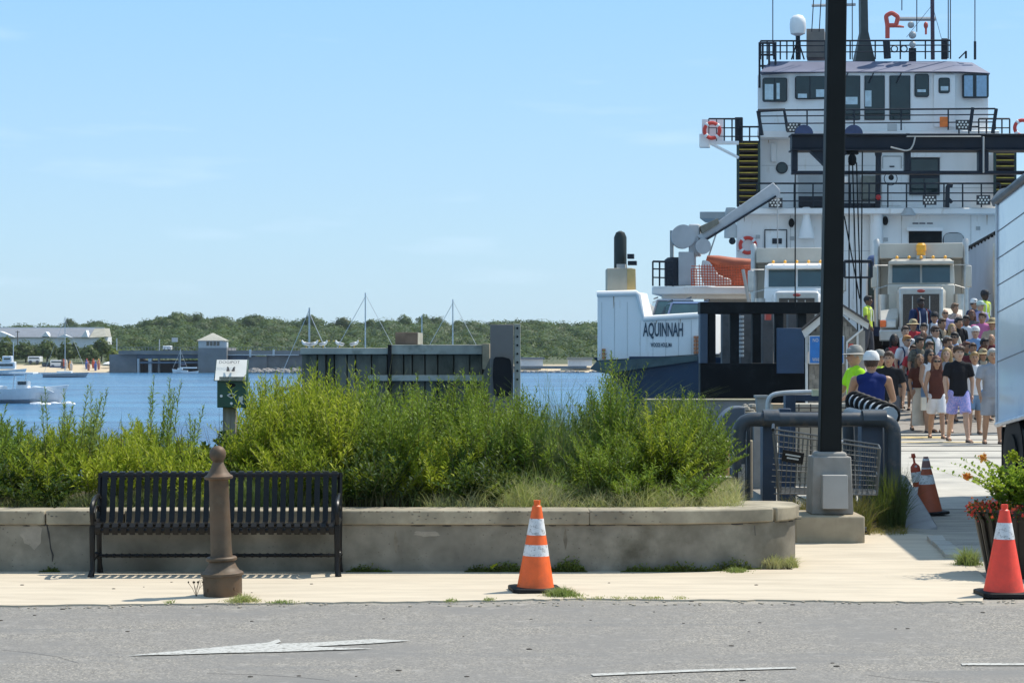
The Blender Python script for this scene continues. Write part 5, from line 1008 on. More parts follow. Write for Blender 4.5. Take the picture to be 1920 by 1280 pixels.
# lower tier detail
MB().tube([P(1643, 402, SD - .3), P(1643, 520, SD - .3)], .28, 12).build("pillar", mShip, fy)
sb("doorway", 1704, 430, 1766, 520, SD - .04, .1, mBlkSt); sb("doorway_hood", 1700, 426, 1768, 433, SD - .3, .3, mShip, .01); win(1768, 436, 1808, 520, SD - .04, rc=.3, glass=mShipG)
for xq in (1711, 1724, 1738): sb("stencil_mark", xq, 417.6, xq + 11, 420, SD - .03, .02, M("stencil_grey", (.12, .12, .13), .7))
sb("hatch", 1434, 431, 1475, 560, SD - .04, .05, mShip, .01); MB().tube([P(1434, 470, SD - .07), P(1434, 431, SD - .07), P(1475, 431, SD - .07), P(1475, 470, SD - .07)], .03, 5).build("hatch_seal", mRail, fy)
sb("hatch_window", 1448, 447, 1466, 457, SD - .08, .05, mRail)
for x, y in ((1421, 444), (1485, 447), (1661, 449), (1834, 428)): sb("notice", x - 4, y - 3.5, x + 4, y + 3.5, SD - .03, .02, mShipG)
for x, y in ((1484, 418), (1660, 414)): MB().ball(P(x, y, SD - .2), .13, .1, .2).build("wall_lamp", mBlkSt, fy)
MB().lathe([(.35, 0), (.3, .3), (.16, .9), (.2, 1.3), (.15, 1.35)], P(1512, 447, SD - .5), 14).build("vent_cowl", mShip, fy); MB().lathe([(.35, 0), (.16, .3), (.1, .34)], P(1703, 404, SD - .8), 12).build("hanging_lamp", mShipG, fy)
MB().lathe([(.28, 0), (.28, .5), (.16, .7), (.25, 1.1), (.2, 1.3)], P(1370, 446, SD - 1), 12).build("searchlight", mShipG, fy); MB().ball(P(1373, 452, SD - 1.1), .15).build("small_horn", mRail, fy)
# stairs both sides
def stair(x0, x1, y0, y1, n, D):
    g_ = MB().pbox(x0, y0, x0 + 5, y1 + 6, D, .3).pbox(x1 - 4, y0, x1, y1 + 2, D, .3).build("stair_stringer", M("stringer_green", (.02, .045, .035), .6), fy)
    sb("stair_back", x0 + 4, y0, x1 - 4, y1, D + .9, .1, mBrs)
    for k in range(n):
        y = y0 + 6 + (y1 - y0 - 8) * k / (n - 1); tr_ = sb("stair_tread", x0 + 5, y, x1 - 4, y + 4, D + .1 + .0 * k, .8, mBrs); sb("nosing", x0 + 5, y - 1.5, x1 - 4, y + .2, D + .04, .1, mYl, par=tr_)
stair(1381, 1425, 264, 381, 11, SD - .5); stair(1863, 1906, 284, 380, 9, SD - .5)
# bridge wings and rails
for s in (0, 1):
    fx = (lambda x: x) if not s else (lambda x: 3222 - x)
    m = MB().tube([P(fx(1385), 296, SD - .6), P(fx(1330), 268, SD - .6)], .07, 6).tube([P(fx(1314), 268, SD - .6), P(fx(1385), 268, SD - .6)], .09, 6); m.build("wing_bracket", mShip, fy)
    MB().pbox(min(fx(1311), fx(1330)), 251, max(fx(1311), fx(1330)), 276, SD - .7, .5).build("wing_box", mShip, fy, .03)
    rail([(fx(1329), 268), (fx(1387), 268)], (12, 28, 45), SD - .6, 4); rail([(fx(1387), 268), (fx(1424), 268)], (12, 30), SD - .6, 2)
    MB().pbox(min(fx(1378), fx(1392)), 220, max(fx(1378), fx(1392)), 268, SD - .4, .4).build("wing_post", mRail, fy) if not s else None
sb("ring_bracket", 1316, 224, 1356, 266, SD - .62, .05, mShip)
# roof deck
rail([(1426, 112), (1500, 112), (1782, 111)], (14, 26, 35), SD + 1.2, 12); m = MB()
for x in (1424, 1430, 1442, 1454): m.tube([P(x, 165 if x < 1430 else 130, SD + .6), P(x, 80, SD + .6)], .05, 5)
for y in (81, 103, 124): m.tube([P(1423, y, SD + .6), P(1456, y, SD + .6)], .05, 5)
m.build("ladder_cage", mRail, fy)
dm = MB().lathe([(.1, 0), (.32, .1), (.36, .35), (.36, .55), (.33, .75), (.2, .9), (.02, .95)], P(1496, 68, SD + 1.4), 18).build("satellite_dome", mShip, fy)
MB().tube([P(1496, 66, SD + 1.4), P(1496, 112, SD + 1.4)], .1, 8).tube([P(1496, 74, SD + 1.4), P(1484, 112, SD + 1.4)], .035, 5).tube([P(1496, 74, SD + 1.4), P(1508, 112, SD + 1.4)], .035, 5).build("dome_stand", mRail, fy)
sb("equipment_box", 1512, 54, 1546, 108, SD + 1.6, 1.2, M("box_taupe", (.20, .18, .16), .7, 0, .15, 1.5), .02)
MB().loft([[(P(1616, 0, SD).x, SD + 2, P(0, 112, SD).z), (P(1658, 0, SD).x, SD + 2, P(0, 112, SD).z), (P(1658, 0, SD).x, SD + 3, P(0, 112, SD).z), (P(1616, 0, SD).x, SD + 3, P(0, 112, SD).z)], [(P(1630, 0, SD).x, SD + 2.2, P(0, 45, SD).z), (P(1644, 0, SD).x, SD + 2.2, P(0, 45, SD).z), (P(1644, 0, SD).x, SD + 2.8, P(0, 45, SD).z), (P(1630, 0, SD).x, SD + 2.8, P(0, 45, SD).z)], [(P(1629, 0, SD).x, SD + 2.2, P(0, -60, SD).z), (P(1642, 0, SD).x, SD + 2.2, P(0, -60, SD).z), (P(1642, 0, SD).x, SD + 2.8, P(0, -60, SD).z), (P(1629, 0, SD).x, SD + 2.8, P(0, -60, SD).z)]]).build("mast", M("mast_green", (.04, .055, .055), .6, 0, .2, 1.5), fy)
m = MB()
for y in (12, 14): m.tube([P(1624, y, SD + 2), P(1648, y, SD + 2)], .04, 5)
for x0, x1, y, r in ((1522, 1604, 11, .07), (1683, 1754, 36, .1)): MB().tube([P(x0, y, SD + 2.4), P(x1, y - 2 if x0 < 1600 else y, SD + 2.4)], r, 6).build("radar_bar", mShipG, fy)
MB().tube([P(1749, 112, SD + 1.6), P(1748, -20, SD + 1.6)], .09, 8).build("signal_mast", M("mast_purple", (.07, .045, .07), .6), fy); sb("mast_foot", 1765, 72, 1777, 110, SD + 1.5, .4, mRail, .03); sb("mast_foot", 1704, 90, 1718, 114, SD + 1.5, .4, mRail, .02)
m = MB()
for x, yb, yt in ((1449, 105, 0), (1598, 112, -10), (1691, 20, -20), (1719, 60, -20), (1778, 110, -20), (1782, 110, -20), (1828, 112, -20), (1522, 60, -10), (1536, 60, -10)): m.tube([P(x, yb, SD + 1), P(x + (4 if x in (1522, 1536) else 0), yt, SD + 1)], .022, 4)
m.tube([P(1828, 112, SD + 1), P(1828, 78, SD + 1)], .06, 5).tube([P(1798, 110, SD + 1), P(1810, 98, SD + 1)], .03, 4).tube([P(1811, 110, SD + 1), P(1811, 96, SD + 1)], .05, 5).tube([P(1748, 10, SD + 1.6), P(1700, 70, SD + 1)], .012, 3).tube([P(1748, 10, SD + 1.6), P(1765, 72, SD + 1)], .012, 3).build("antenna", mRail, fy)
mHorn = M("horn_red", (.62, .09, .06), .5)
MB().tube(arc([P(1664, 72, SD + 1), P(1664, 48, SD + 1), P(1661, 30, SD + 1), P(1672, 24, SD + 1), P(1684, 32, SD + 1), P(1680, 48, SD + 1), P(1664, 48, SD + 1)], .1), .1, 8).tube([P(1672, 48, SD + 1), P(1695, 51, SD + 1)], [.1, .04], 6).build("hose_davit", mHorn, fy); MB().tube([P(1664, 110, SD + 1), P(1662, 76, SD + 1)], .16, 8).build("davit_post", mRail, fy)
for x, y, r in ((1708, 47, .15), (1711, 66, .17), (1711, 84, .15)): MB().ball(P(x, y, SD + 1), r).build("searchlight", mShipG, fy)
MB().tube([P(1736, 65, SD + 1), P(1736, 52, SD + 1)], .05, 5).ball(P(1736, 48, SD + 1), .1, .1, .16).build("red_light", mHorn, fy)
for x in (1677, 1695): MB().torus(P(x, 92, SD + 1), .14, .03, 14, 5).build("lifting_eye", mRail, fy)
# boat platform and davit crane
PD = 82.0; mDav = M("davit_grey", (.46, .47, .48), .5, 0, .12, 1.5)
sb("boat_platform", 1222, 537, 1420, 552, PD, 6, mShip, .05); sb("platform_beam", 1240, 552, 1420, 560, PD + .5, .6, mShip, .03); sb("casing", 1320, 556, 1500, 660, PD + 2, 9, mShipG); sb("side_house", 1408, 470, 1440, 662, PD + 6, 5, mShip)
rail([(1224, 536), (1262, 537)], (16, 32, 46), PD - .1, 3); MB().lathe([(.42, 0), (.42, 1.0), (.3, 1.1)], P(1266, 536, PD + .8), 14).build("drum_can", mRail, fy)
sb("winch_cabinet", 1272, 472, 1302, 535, PD + .3, .8, mDav, .03); MB().disc(P(1280, 444, PD + .5), .46, .5, 'Y', 24).build("winch_drum", mDav, fy); sb("winch_body", 1291, 420, 1312, 480, PD + .4, .8, mDav, .06)
MB().disc(P(1318, 462, PD + .2), .30, .3, 'Y', 18).build("winch_motor", mDav, fy); sb("back_post", 1256, 432, 1262, 520, PD + .6, .3, mShipG)
MB().prism([P(1308, 442, PD + .3), P(1450, 342, PD + .3), P(1463, 356, PD + .3), P(1463, 372, PD + .3), P(1448, 372, PD + .3), P(1316, 452, PD + .3)], (0, .6, 0)).build("davit_arm", mDav, fy, .03)
MB().tube([P(1320, 452, PD + .2), P(1455, 368, PD + .2)], .05, 6).build("davit_brace", mRail, fy)
MB().prism([P(1313, 424, PD + .2), P(1346, 409, PD + .2), P(1349, 419, PD + .2), P(1317, 438, PD + .2)], (0, .5, 0)).build("davit_grille", M("grille_olive", (.20, .19, .15), .7), fy, .01)
MB().tube([P(1345, 432, PD + .2), P(1329, 480, PD + .2)], .03, 5).tube([P(1458, 372, PD + .2), P(1458, 520, PD + .2)], .025, 4).build("davit_rope", mShipG, fy)
MB().tube([P(1393, 505, PD - .3), P(1404, 566, PD - .3)], .07, 6).build("boat_hook", mShipG, fy)
# rescue boat
rb = thing("rescue_boat", "orange rescue boat with white cover behind orange netting on the ferry's side platform", "boat", P(1360, 536, PD + 1)); mOrT = M("boat_orange", (.42, .10, .045), .6, 0, .2, 2)
MB().tube([P(1325, 484, PD + .8), P(1345, 490, PD + .8), P(1375, 495, PD + .8), P(1410, 496, PD + .8)], [.12, .24, .26, .22], 10).build("tube", mOrT, rb)
MB().prism([P(1328, 496, PD + .7), P(1408, 503, PD + .7), P(1408, 535, PD + .7), P(1345, 535, PD + .7)], (0, 1.4, 0)).build("hull", mOrT, rb, .08)
MB().prism([P(1318, 487, PD + .2), P(1330, 490, PD + .2), P(1348, 515, PD + .2), P(1372, 524, PD + .2), P(1372, 535, PD + .2), P(1322, 535, PD + .2), P(1314, 512, PD + .2)], (0, .35, 0)).build("cover", M("cover_white", (.76, .72, .68), .8, 0, .12, 3), rb, .05)
nt_ = thing("safety_netting", "orange square mesh netting hung along the rescue boat platform", "netting", P(1350, 536, PD - .2)); m = MB()
for k in range(0, 112, 5): x = 1296 + k; yt = 500 - 10 * min(1, k / 30) if k < 60 else 497; m.tube([P(x, max(yt, 496 + (8 if k < 12 else 0)), PD - .2), P(x + 1, 536, PD - .2)], .017, 4)
for y in (498, 503, 508, 513, 518, 523, 528, 533): m.tube([P(1296, y + 1, PD - .2), P(1350, y + 2, PD - .22), P(1406, y, PD - .2)], .017, 4)
m.build("netting", M("net_orange", (.62, .11, .04), .7), nt_)
# life rings
mRing = M("ring_red", (.66, .05, .03), .5); 
def lring(x, y, D, r, label):
    t = thing("life_ring", label, "life ring", P(x, y, D)); MB().torus(P(x, y, D), r, r * .24, 26, 8).build("ring", mRing, t)
    for k in range(4): a = k * math.pi / 2 + .7; MB().ball(P(x, y, D - .01) + Vector((r * math.cos(a), 0, r * math.sin(a))), r * .3, r * .26, r * .3, 8, 6).build("band", mShip, t)
lring(1335, 245, SD - .9, .33, "red life ring on the left bridge wing high above the quay"); lring(1402, 460, SD - .2, .33, "red life ring on the white house wall beside the left truck"); lring(1917, 240, SD - .9, .33, "red life ring cut by the photo's right edge on the right bridge wing")
# ---------------------------------------------------------------- black link span side frame
LD = 50.0; lf = thing("ramp_side_frame", "black steel side frame of the loading bridge with upright bars before the ferry", "frame", P(1430, 755, LD))
def lb(n, x0, y0, x1, y1, mat=mBlkSt, d=0, dep=.3): return MB().pbox(x0, y0, x1, y1, LD + d, dep).build(n, mat, lf, .01)
lb("top_beam", 1313, 566, 1548, 588, d=-.1, dep=.7); lb("lower_panel", 1313, 681, 1548, 753, d=0, dep=.5); lb("end_plate", 1313, 588.3, 1327, 680.7, M("plate_blue", (.04, .07, .11), .5, 0, .2, 1), -.12, .5)
for x0, x1 in ((1328, 1342), (1369, 1386), (1411, 1427), (1453, 1469), (1496, 1512), (1536, 1548)): lb("upright", x0, 588.3, x1, 680.7)
for x0, x1 in ((1354, 1367), (1389, 1410), (1430, 1450), (1478, 1494)): lb("inner_post", x0, 588, x1, 682, M("inner_grey", (.09, .09, .09), .7, 0, .35, 3, 0, dirt=(.05, .055, .06), dscale=3), 4, .4)
lb("blue_panel", 1457, 615, 1508, 700, M("panel_blue", (.035, .075, .14), .55, 0, .15, 1.5, 0, dirt=(.03, .045, .07), dscale=1), -.5, .12)
lb("base_block", 1300, 753.5, 1548, 900, M("base_dark", (.05, .055, .06), .8), .1, 2); lb("red_float", 1436, 585, 1446, 600, mHorn, 3, .3); lb("edge_line", 1345, 752.2, 1440, 753.4, M("edge_red", (.35, .15, .12), .7), -.02, .3)
for k in range(10): lb("hose_coil", 1387, 592 + k * 8, 1395, 597 + k * 8, mShipG, 3.6, .2)
# gantry
GD = 45.0; gn = thing("ramp_gantry", "dark steel lifting gantry spanning the loading ramp in front of the ferry", "gantry", P(1563, 740, GD)); mGan = M("gantry_dark", (.012, .02, .034), .55, 0, .3, .8, 0, dirt=(.02, .025, .035), dscale=1, spec=.25)
def gb(n, x0, y0, x1, y1, d=0, dep=.3, mat=mGan): return MB().pbox(x0, y0, x1, y1, GD + d, dep).build(n, mat, gn, .01)
gb("cross_beam", 1485, 254, 2010, 279, .04, .34); gb("flange", 1484, 250.5, 2012, 254, -.06, .5, mRail); gb("flange", 1484, 279.2, 2012, 282.5, -.06, .5, mRail)
for x in (1485, 1697, 1835, 1845): gb("drop_post", x, 283, x + (11 if x < 1800 else 9), 320, 0, .2)
gb("tie_bar", 1485, 320.3, 2010, 326.5, 0, .2); gb("column", 1549, 327, 1576, 800, .5, .4); gb("column", 1980, 283, 2010, 800, .1, .4); gb("drop_post", 1699, 250, 1706, 250.4); gb("conduit", 1843, 256, 1846, 324, -.12, .06, mShipG); gb("conduit", 1700, 255, 1840, 257, -.12, .04, mShipG)
MB().prism([P(1520, 283, GD), P(1549, 283, GD), P(1549, 312, GD)], (0, .3, 0)).build("haunch", mGan, gn); MB().prism([P(1576, 283, GD), P(1594, 283, GD), P(1576, 300, GD)], (0, .3, 0)).build("haunch", mGan, gn)
hk = MB().pbox(1588, 283, 1610, 289, GD, .2).ball(P(1598, 299, GD), .09, .09, .12).torus(P(1598, 303, GD), .06, .03, 12, 6).build("pulley_block", mBlkSt, gn)
m = MB()
for a, b in (((1491, 327), (1491, 575)), ((1592, 305), (1592, 600)), ((1606, 305), (1616, 640)), ((1617, 284), (1614, 640)), ((1583, 405), (1612, 560)), ((1598, 290), (1608, 620))): m.tube([P(*a, GD - .1), P(*b, GD - .1)], .014, 4)
m.build("cable", mBlkSt, gn)
MB().tube(arc([P(1716, 257, GD - .15), P(1712, 275, GD - .15), P(1703, 284, GD - .15), P(1670, 276, GD - .15)], .1), .018, 5).build("hanging_wire", mShipG, gn)
for x in (1600,): gb("small_cabinet", x - 18, 331, x - 10, 342, -.05, .1, mShip)
rail([(1583, 520), (1634, 520)], (0, 30), GD + 6, 1, par=gn)
# ---------------------------------------------------------------- small shingled hut
HD = 42.0; ht = thing("ticket_hut", "small grey shingled hut with white rake boards and blue sign beside the ramp", "hut", P(1566, 822, HD)); mShg = M("shingle", (.27, .24, .20), .9, 0, .3, 6, .004, dirt=(.15, .13, .11), dscale=5); mTr = M("hut_trim", (.62, .61, .58), .7, 0, .08, 6)
body = [P(1516, 822, HD), P(1608, 822, HD), P(1608, 619, HD), P(1566, 578, HD), P(1516, 622, HD)]
MB().prism(body, (.28, 2.0, 0)).build("wall", M("hut_core", (.16, .145, .125), .9), ht)
ys_ = list(range(585, 820, 9))
for y in ys_:
    w = 999; x0 = max(1517, 1566 - (y - 578) * 1.13 + 3) if y < 622 else 1517; x1 = min(1607, 1566 + (y - 578) * 1.02 - 3) if y < 619 else 1607; x = x0
    while x < x1 - 1:
        w = rnd.uniform(7, 12); xe = min(x + w, x1)
        if xe - x > 2: MB().pbox(x + .3, y, xe - .3, y + 9.6, HD - .02 - rnd.uniform(0, .012), .02).build("shingle", mShg, ht)
        x = xe
def board(n, pts, dep=.08, mat=mTr): return MB().prism([P(x, y, HD - .12) for x, y in pts], (0, dep, 0)).build(n, mat, ht)
board("rake_board", [(1504, 620), (1566, 570), (1566, 582), (1510, 633)]); board("rake_board", [(1566, 565), (1629, 606), (1628, 617), (1566, 580)])
MB().prism([P(1503, 619, HD - .2), P(1566, 566, HD - .2), P(1630, 605, HD - .2), P(1630, 601, HD - .2), P(1566, 561, HD - .2), P(1502, 615, HD - .2)], (.33, 2.4, 0)).build("roof", M("roof_dark", (.10, .09, .085), .9), ht)
for x in (1511, 1606): MB().pbox(x, 632 if x < 1600 else 625, x + 4, 822, HD - .06, .08).build("corner_board", mTr, ht)
MB().tube([P(1588, 650, HD - .3), P(1588, 641, HD - .3), P(1618, 616, HD - .3)], .02, 5).tube([P(1588, 645, HD - .3), P(1588, 822, HD - .3)], .02, 5).build("downpipe", mTr, ht)
MB().pbox(1606, 620, 1622, 822, HD + .2, 1.2).build("side_panel", M("side_pale", (.36, .34, .31), .8, 0, .1, 2), ht)
sg = MB().pbox(1517, 629, 1583, 682, HD - .2, .03).build("sign", mTr, ht); MB().pbox(1518.6, 630.6, 1581.4, 680.4, HD - .205, .01).build("sign_face", M("sign_blue", (.02, .17, .50), .5), sg)
text("NO P", mTr, sg, P(1532, 637.5, HD - .212), 16 / F * HD, 6.5 / F * HD); text("WHIL", mTr, sg, P(1531, 674, HD - .212), 16 / F * HD, 6.5 / F * HD)
MB().pbox(1590, 644, 1600, 658, HD - .03, .02).build("red_notice", mHorn, ht)
# ---------------------------------------------------------------- vehicles on the deck
mTW = M("truck_white", (.84, .84, .82), .35, 0, .06, 1, coat=.4); mTT = M("truck_taupe", (.52, .49, .42), .45, .1, .12, 1.5, coat=.2); mChr = M("chrome", (.50, .49, .46), .32, .7, .1, 5); mWS = glassmat("windscreen_glass", (.02, .06, .07), .05); mAmb = M("amber_lamp", (.9, .42, .03), .3)
def truck(label, px, yb, D, cab, box, s=1.0, boxmat=None, beacon=True):
    """conventional nose dump truck seen from the front; s = px scale relative to the tan one"""
    t = thing("dump_truck", label, "truck", P(px, yb, D)); z0 = P(px, yb, D).z; x0 = P(px, 0, D).x
    def b(n, xa, xb, za, zb_, ya, yb_, mat, bev=.03, par=t): return MB().box(x0 + xa, x0 + xb, D + ya, D + yb_, z0 + za, z0 + zb_).build(n, mat, par, bev)
    b("dump_body", -1.28, 1.28, 1.25, 3.2, 3.3, 8.5, boxmat or box, .03); b("dump_rim", -1.32, 1.32, 3.2, 3.28, 3.2, 8.6, cab, .02)
    MB().prism([(x0 - 1.25, D + 3.3, z0 + 2.85), (x0 + 1.25, D + 3.3, z0 + 2.85), (x0 + 1.25, D + 3.3, z0 + 3.3), (x0 - 1.25, D + 3.3, z0 + 3.3)], (0, -1.1, 0)).build("cab_guard", box, t, .02)
    m = MB(); w = 1.0
    m.loft([[(x0 - w, D + 1.5, z0 + 1.2), (x0 + w, D + 1.5, z0 + 1.2), (x0 + w, D + 1.5, z0 + 2.05), (x0 - w, D + 1.5, z0 + 2.05)], [(x0 - w, D + 3.0, z0 + 1.2), (x0 + w, D + 3.0, z0 + 1.2), (x0 + w, D + 3.0, z0 + 2.9), (x0 - w, D + 3.0, z0 + 2.9)]])
    b("cab", -1.0, 1.0, 1.0, 2.05, 1.45, 3.1, cab, .05)
    MB().loft([[(x0 - 1.0, D + 1.55, z0 + 2.05), (x0 + 1.0, D + 1.55, z0 + 2.05), (x0 + 1.0, D + 3.1, z0 + 2.05), (x0 - 1.0, D + 3.1, z0 + 2.05)], [(x0 - .97, D + 1.7, z0 + 2.72), (x0 + .97, D + 1.7, z0 + 2.72), (x0 + .97, D + 3.1, z0 + 2.72), (x0 - .97, D + 3.1, z0 + 2.72)], [(x0 - .86, D + 1.85, z0 + 2.82), (x0 + .86, D + 1.85, z0 + 2.82), (x0 + .86, D + 3.0, z0 + 2.82), (x0 - .86, D + 3.0, z0 + 2.82)]]).build("cab_roof", cab, t, .03)
    for q in (-1, 1): f = MB().prism([(x0 + (.03 if q > 0 else -.86), D + 1.535, z0 + 2.10), (x0 + (.86 if q > 0 else -.03), D + 1.535, z0 + 2.10), (x0 + (.86 if q > 0 else -.03), D + 1.64, z0 + 2.62), (x0 + (.03 if q > 0 else -.86), D + 1.64, z0 + 2.62)], (0, .03, 0)).build("windscreen", mWS, t)
    b("visor", -.97, .97, 2.64, 2.74, 1.35, 1.65, cab, .02)
    for k in range(5): MB().ball((x0 + (k - 2) * .36, D + 1.75, z0 + 2.86), .05, .08, .05).build("roof_lamp", mAmb, t)
    MB().loft([[(x0 - .62, D - .05, z0 + .75), (x0 + .62, D - .05, z0 + .75), (x0 + .62, D - .05, z0 + 1.72), (x0 + .5, D - .05, z0 + 1.86), (x0 - .5, D - .05, z0 + 1.86), (x0 - .62, D - .05, z0 + 1.72)], [(x0 - .75, D + 1.5, z0 + .8), (x0 + .75, D + 1.5, z0 + .8), (x0 + .75, D + 1.5, z0 + 1.85), (x0 + .62, D + 1.5, z0 + 2.0), (x0 - .62, D + 1.5, z0 + 2.0), (x0 - .75, D + 1.5, z0 + 1.85)]]).build("hood", cab, t, .03)
    gs = b("grille_shell", -.64, .64, .42, 1.90, -.14, -.04, mChr, .09); b("grille", -.53, .53, .50, 1.72, -.17, -.10, M("grille_dark", (.07, .06, .05), .6, .2, .4, 30), .01, gs)
    for q in (-.25, 0, .25): b("grille_bar", q - .015, q + .015, .5, 1.66, -.2, -.16, mChr, 0, gs)
    MB().ball((x0, D - .15, z0 + 1.81), .12, .03, .05, 14, 6).build("emblem", M("emblem_red", (.35, .05, .04), .4), t)
    for q in (-1, 1):
        MB().loft([[(x0 + q * .66, D + .15, z0 + .55), (x0 + q * 1.2, D + .15, z0 + .55), (x0 + q * 1.2, D + .1, z0 + .95), (x0 + q * .66, D + .1, z0 + 1.05)], [(x0 + q * .66, D + .75, z0 + 1.2), (x0 + q * 1.22, D + .75, z0 + 1.15), (x0 + q * 1.22, D + .75, z0 + 1.28), (x0 + q * .66, D + .75, z0 + 1.34)], [(x0 + q * .72, D + 1.5, z0 + .9), (x0 + q * 1.2, D + 1.5, z0 + .8), (x0 + q * 1.2, D + 1.5, z0 + .92), (x0 + q * .72, D + 1.5, z0 + 1.02)]]).build("fender", cab, t, .03)
        h = b("headlight", min(q * .72, q * 1.15), max(q * .72, q * 1.15), .72, .98, -.08, .15, mChr, .03); b("lens", min(q * .76, q * 1.0), max(q * .76, q * 1.0), .76, .94, -.1, -.05, M("lens_pale", (.7, .7, .66), .15), .01, h); b("turn_lamp", min(q * 1.02, q * 1.2), max(q * 1.02, q * 1.2), .76, .96, -.12, .05, M("turn_orange", (.85, .16, .03), .3), .02, h)
        w_ = MB().tube([(x0 + q * .8, D + .8, z0 + .52), (x0 + q * 1.12, D + .8, z0 + .52)], .52, 20).build("wheel", mRub, t); MB().disc((x0 + q * 1.13, D + .8, z0 + .52), .28, .04, 'X', 14).build("rim", mChr, w_)
        MB().tube([(x0 + q * .8, D + 6.5, z0 + .52), (x0 + q * 1.2, D + 6.5, z0 + .52)], .52, 20).build("wheel", mRub, t)
        MB().tube([(x0 + q * 1.33, D + 3.05, z0 + .8), (x0 + q * 1.33, D + 3.05, z0 + 3.25), (x0 + q * 1.36, D + 3.2, z0 + 3.42)], [.11, .11, .1], 10).build("exhaust_stack", mChr, t)
        MB().tube([(x0 + q * 1.12, D + 1.5, z0 + 1.0), (x0 + q * 1.12, D + 1.5, z0 + 1.75)], .16, 12).build("air_cleaner", mChr, t)
        mi = b("mirror", min(q * 1.32, q * 1.5), max(q * 1.32, q * 1.5), 1.95, 2.6, 1.5, 1.58, mTT if cab is not mTW else mChr, .03); MB().tube([(x0 + q * 1.0, D + 1.7, z0 + 2.62), (x0 + q * 1.4, D + 1.55, z0 + 2.62), (x0 + q * 1.42, D + 1.55, z0 + 1.9), (x0 + q * 1.0, D + 1.6, z0 + 2.02)], .022, 5).build("mirror_arm", mChr, mi)
    b("bumper", -1.22, 1.22, .35, .68, -.3, -.12, mChr, .04); b("chassis", -.5, .5, .5, 1.1, 0, 8, mBoatD, 0)
    if beacon: MB().lathe([(.13, 0), (.13, .12), (.15, .13), (.15, .3), (.1, .36)], (x0, D + 1.95, z0 + 2.93), 14).build("beacon", mAmb, t); b("beacon_base", -.14, .14, 2.80, 2.93, 1.9, 2.15, mChr, .01)
    t.rotation_euler.z = -math.atan((px - CX) / F); t.scale = (1.09, 1, 1.11); return t
truck("taupe dump truck with amber beacon and tall chrome grille, behind the crowd", 1727, 662, 69, mTT, mTT)
truck("white dump truck with tan body parked left of the black lamp post", 1494, 668, 70, mTW, mTT, boxmat=mTT, beacon=False)
t = thing("box_trailer", "grey white box trailer on the deck right of the taupe dump truck", "trailer", P(1846, 662, 76)); x0 = P(1812, 0, 76).x
MB().prism([(P(1812, 0, 84).x, 84, 2.3), (P(1868, 0, 74).x, 74, 2.3), (P(1868, 0, 74).x, 74, 5.95), (P(1812, 0, 84).x, 84, 5.75)], (2.4, .6, 0)).build("box", M("trailer_grey", (.50, .52, .55), .4, .1, .1, .6), t, .03)
for k in range(9): a = k / 8; MB().tube([P(1816 + a * 50, 462 - a * 28, 83 - a * 9.2), P(1819 + a * 50, 470 - a * 30, 83 - a * 9.2)], .09, 6).build("strap", mBlkSt, t)
MB().tube([P(1812, 466, 83.6), P(1870, 434, 73.6)], .06, 5).build("tarp_rail", mBlkSt, t); MB().tube([P(1867, 456, 73.6), P(1867, 600, 73.6)], .1, 8).build("front_pipe", mChr, t)
for y in (76.2, 77.5): MB().tube([(P(1868, 0, 76).x, y, 2.2), (P(1868, 0, 76).x + .4, y, 2.2)], .5, 16).build("wheel", mRub, t)
t = thing("motor_coach", "blue and white coach front just right of the lamp post on deck", "bus", P(1637, 662, 78)); MB().pbox(1626, 478, 1668, 650, 78, 8).build("body", M("coach_blue", (.05, .08, .18), .35, 0, .2, 1, coat=.4), t, .15); MB().pbox(1628, 500, 1650, 560, 77.9, .1).build("windscreen", mWS, t, .02); MB().pbox(1624, 488, 1627.5, 600, 77.85, .3).build("pillar", mTW, t, .02); MB().disc(P(1640, 655, 77.9), .5, .3).build("wheel", mRub, t)
def suv(label, x0, ytop, D, col, w, off=0):
    t = thing("parked_suv", label, "car", P(x0 + w / 2, 668, D)); s = F / D; z0 = P(0, ytop, D).z; xa = P(x0, 0, D).x; W_ = w / s
    def q(u, z, y): return (xa + u * W_, D + y, z0 + z)
    pb = MB().loft([[q(0, -1.75, 0), q(1, -1.75, 0), q(1.0, -.85, 0), q(.97, -.62, .3), q(.03, -.62, .3), q(0, -.85, 0)], [q(0, -1.75, 4.4), q(1, -1.75, 4.4), q(1.0, -.85, 4.4), q(.97, -.62, 4.2), q(.03, -.62, 4.2), q(0, -.85, 4.4)]]).build("body", col, t, .04)
    MB().loft([[q(.04, -.62, .9), q(.96, -.62, .9), q(.96, -.62, 4.0), q(.04, -.62, 4.0)], [q(.16, -.05, 1.5), q(.84, -.05, 1.5), q(.84, -.05, 3.7), q(.16, -.05, 3.7)]]).build("greenhouse", mWS, t)
    MB().loft([[q(.14, -.07, 1.45), q(.86, -.07, 1.45), q(.86, -.07, 3.8), q(.14, -.07, 3.8)], [q(.20, 0, 1.6), q(.80, 0, 1.6), q(.80, 0, 3.6), q(.20, 0, 3.6)]]).build("roof", col, t, .02)
    MB().tube([q(.045, -.62, .86), q(.165, -.05, 1.46)], .035, 5).tube([q(.955, -.62, .86), q(.835, -.05, 1.46)], .035, 5).build("pillar", col, t); MB().tube([q(.18, .05, 1.7), q(.18, .05, 3.5)], .025, 5).tube([q(.82, .05, 1.7), q(.82, .05, 3.5)], .025, 5).build("roof_rail", mBoatD, t)
    for u in (-.06, 1.06): MB().ball(q(u, -.62, .9), .12, .06, .09).build("mirror", col, t)
    for u in (.08, .92):
        for y in (.8, 3.6): MB().disc(q(u, -1.4, y), .34, .22, 'X', 16).build("wheel", mRub, t)
suv("dark grey blue SUV on the deck above the ferry's name", 1222, 558, 68, M("suv_slate", (.045, .06, .09), .3, 0, .1, 1, coat=.6), 100)
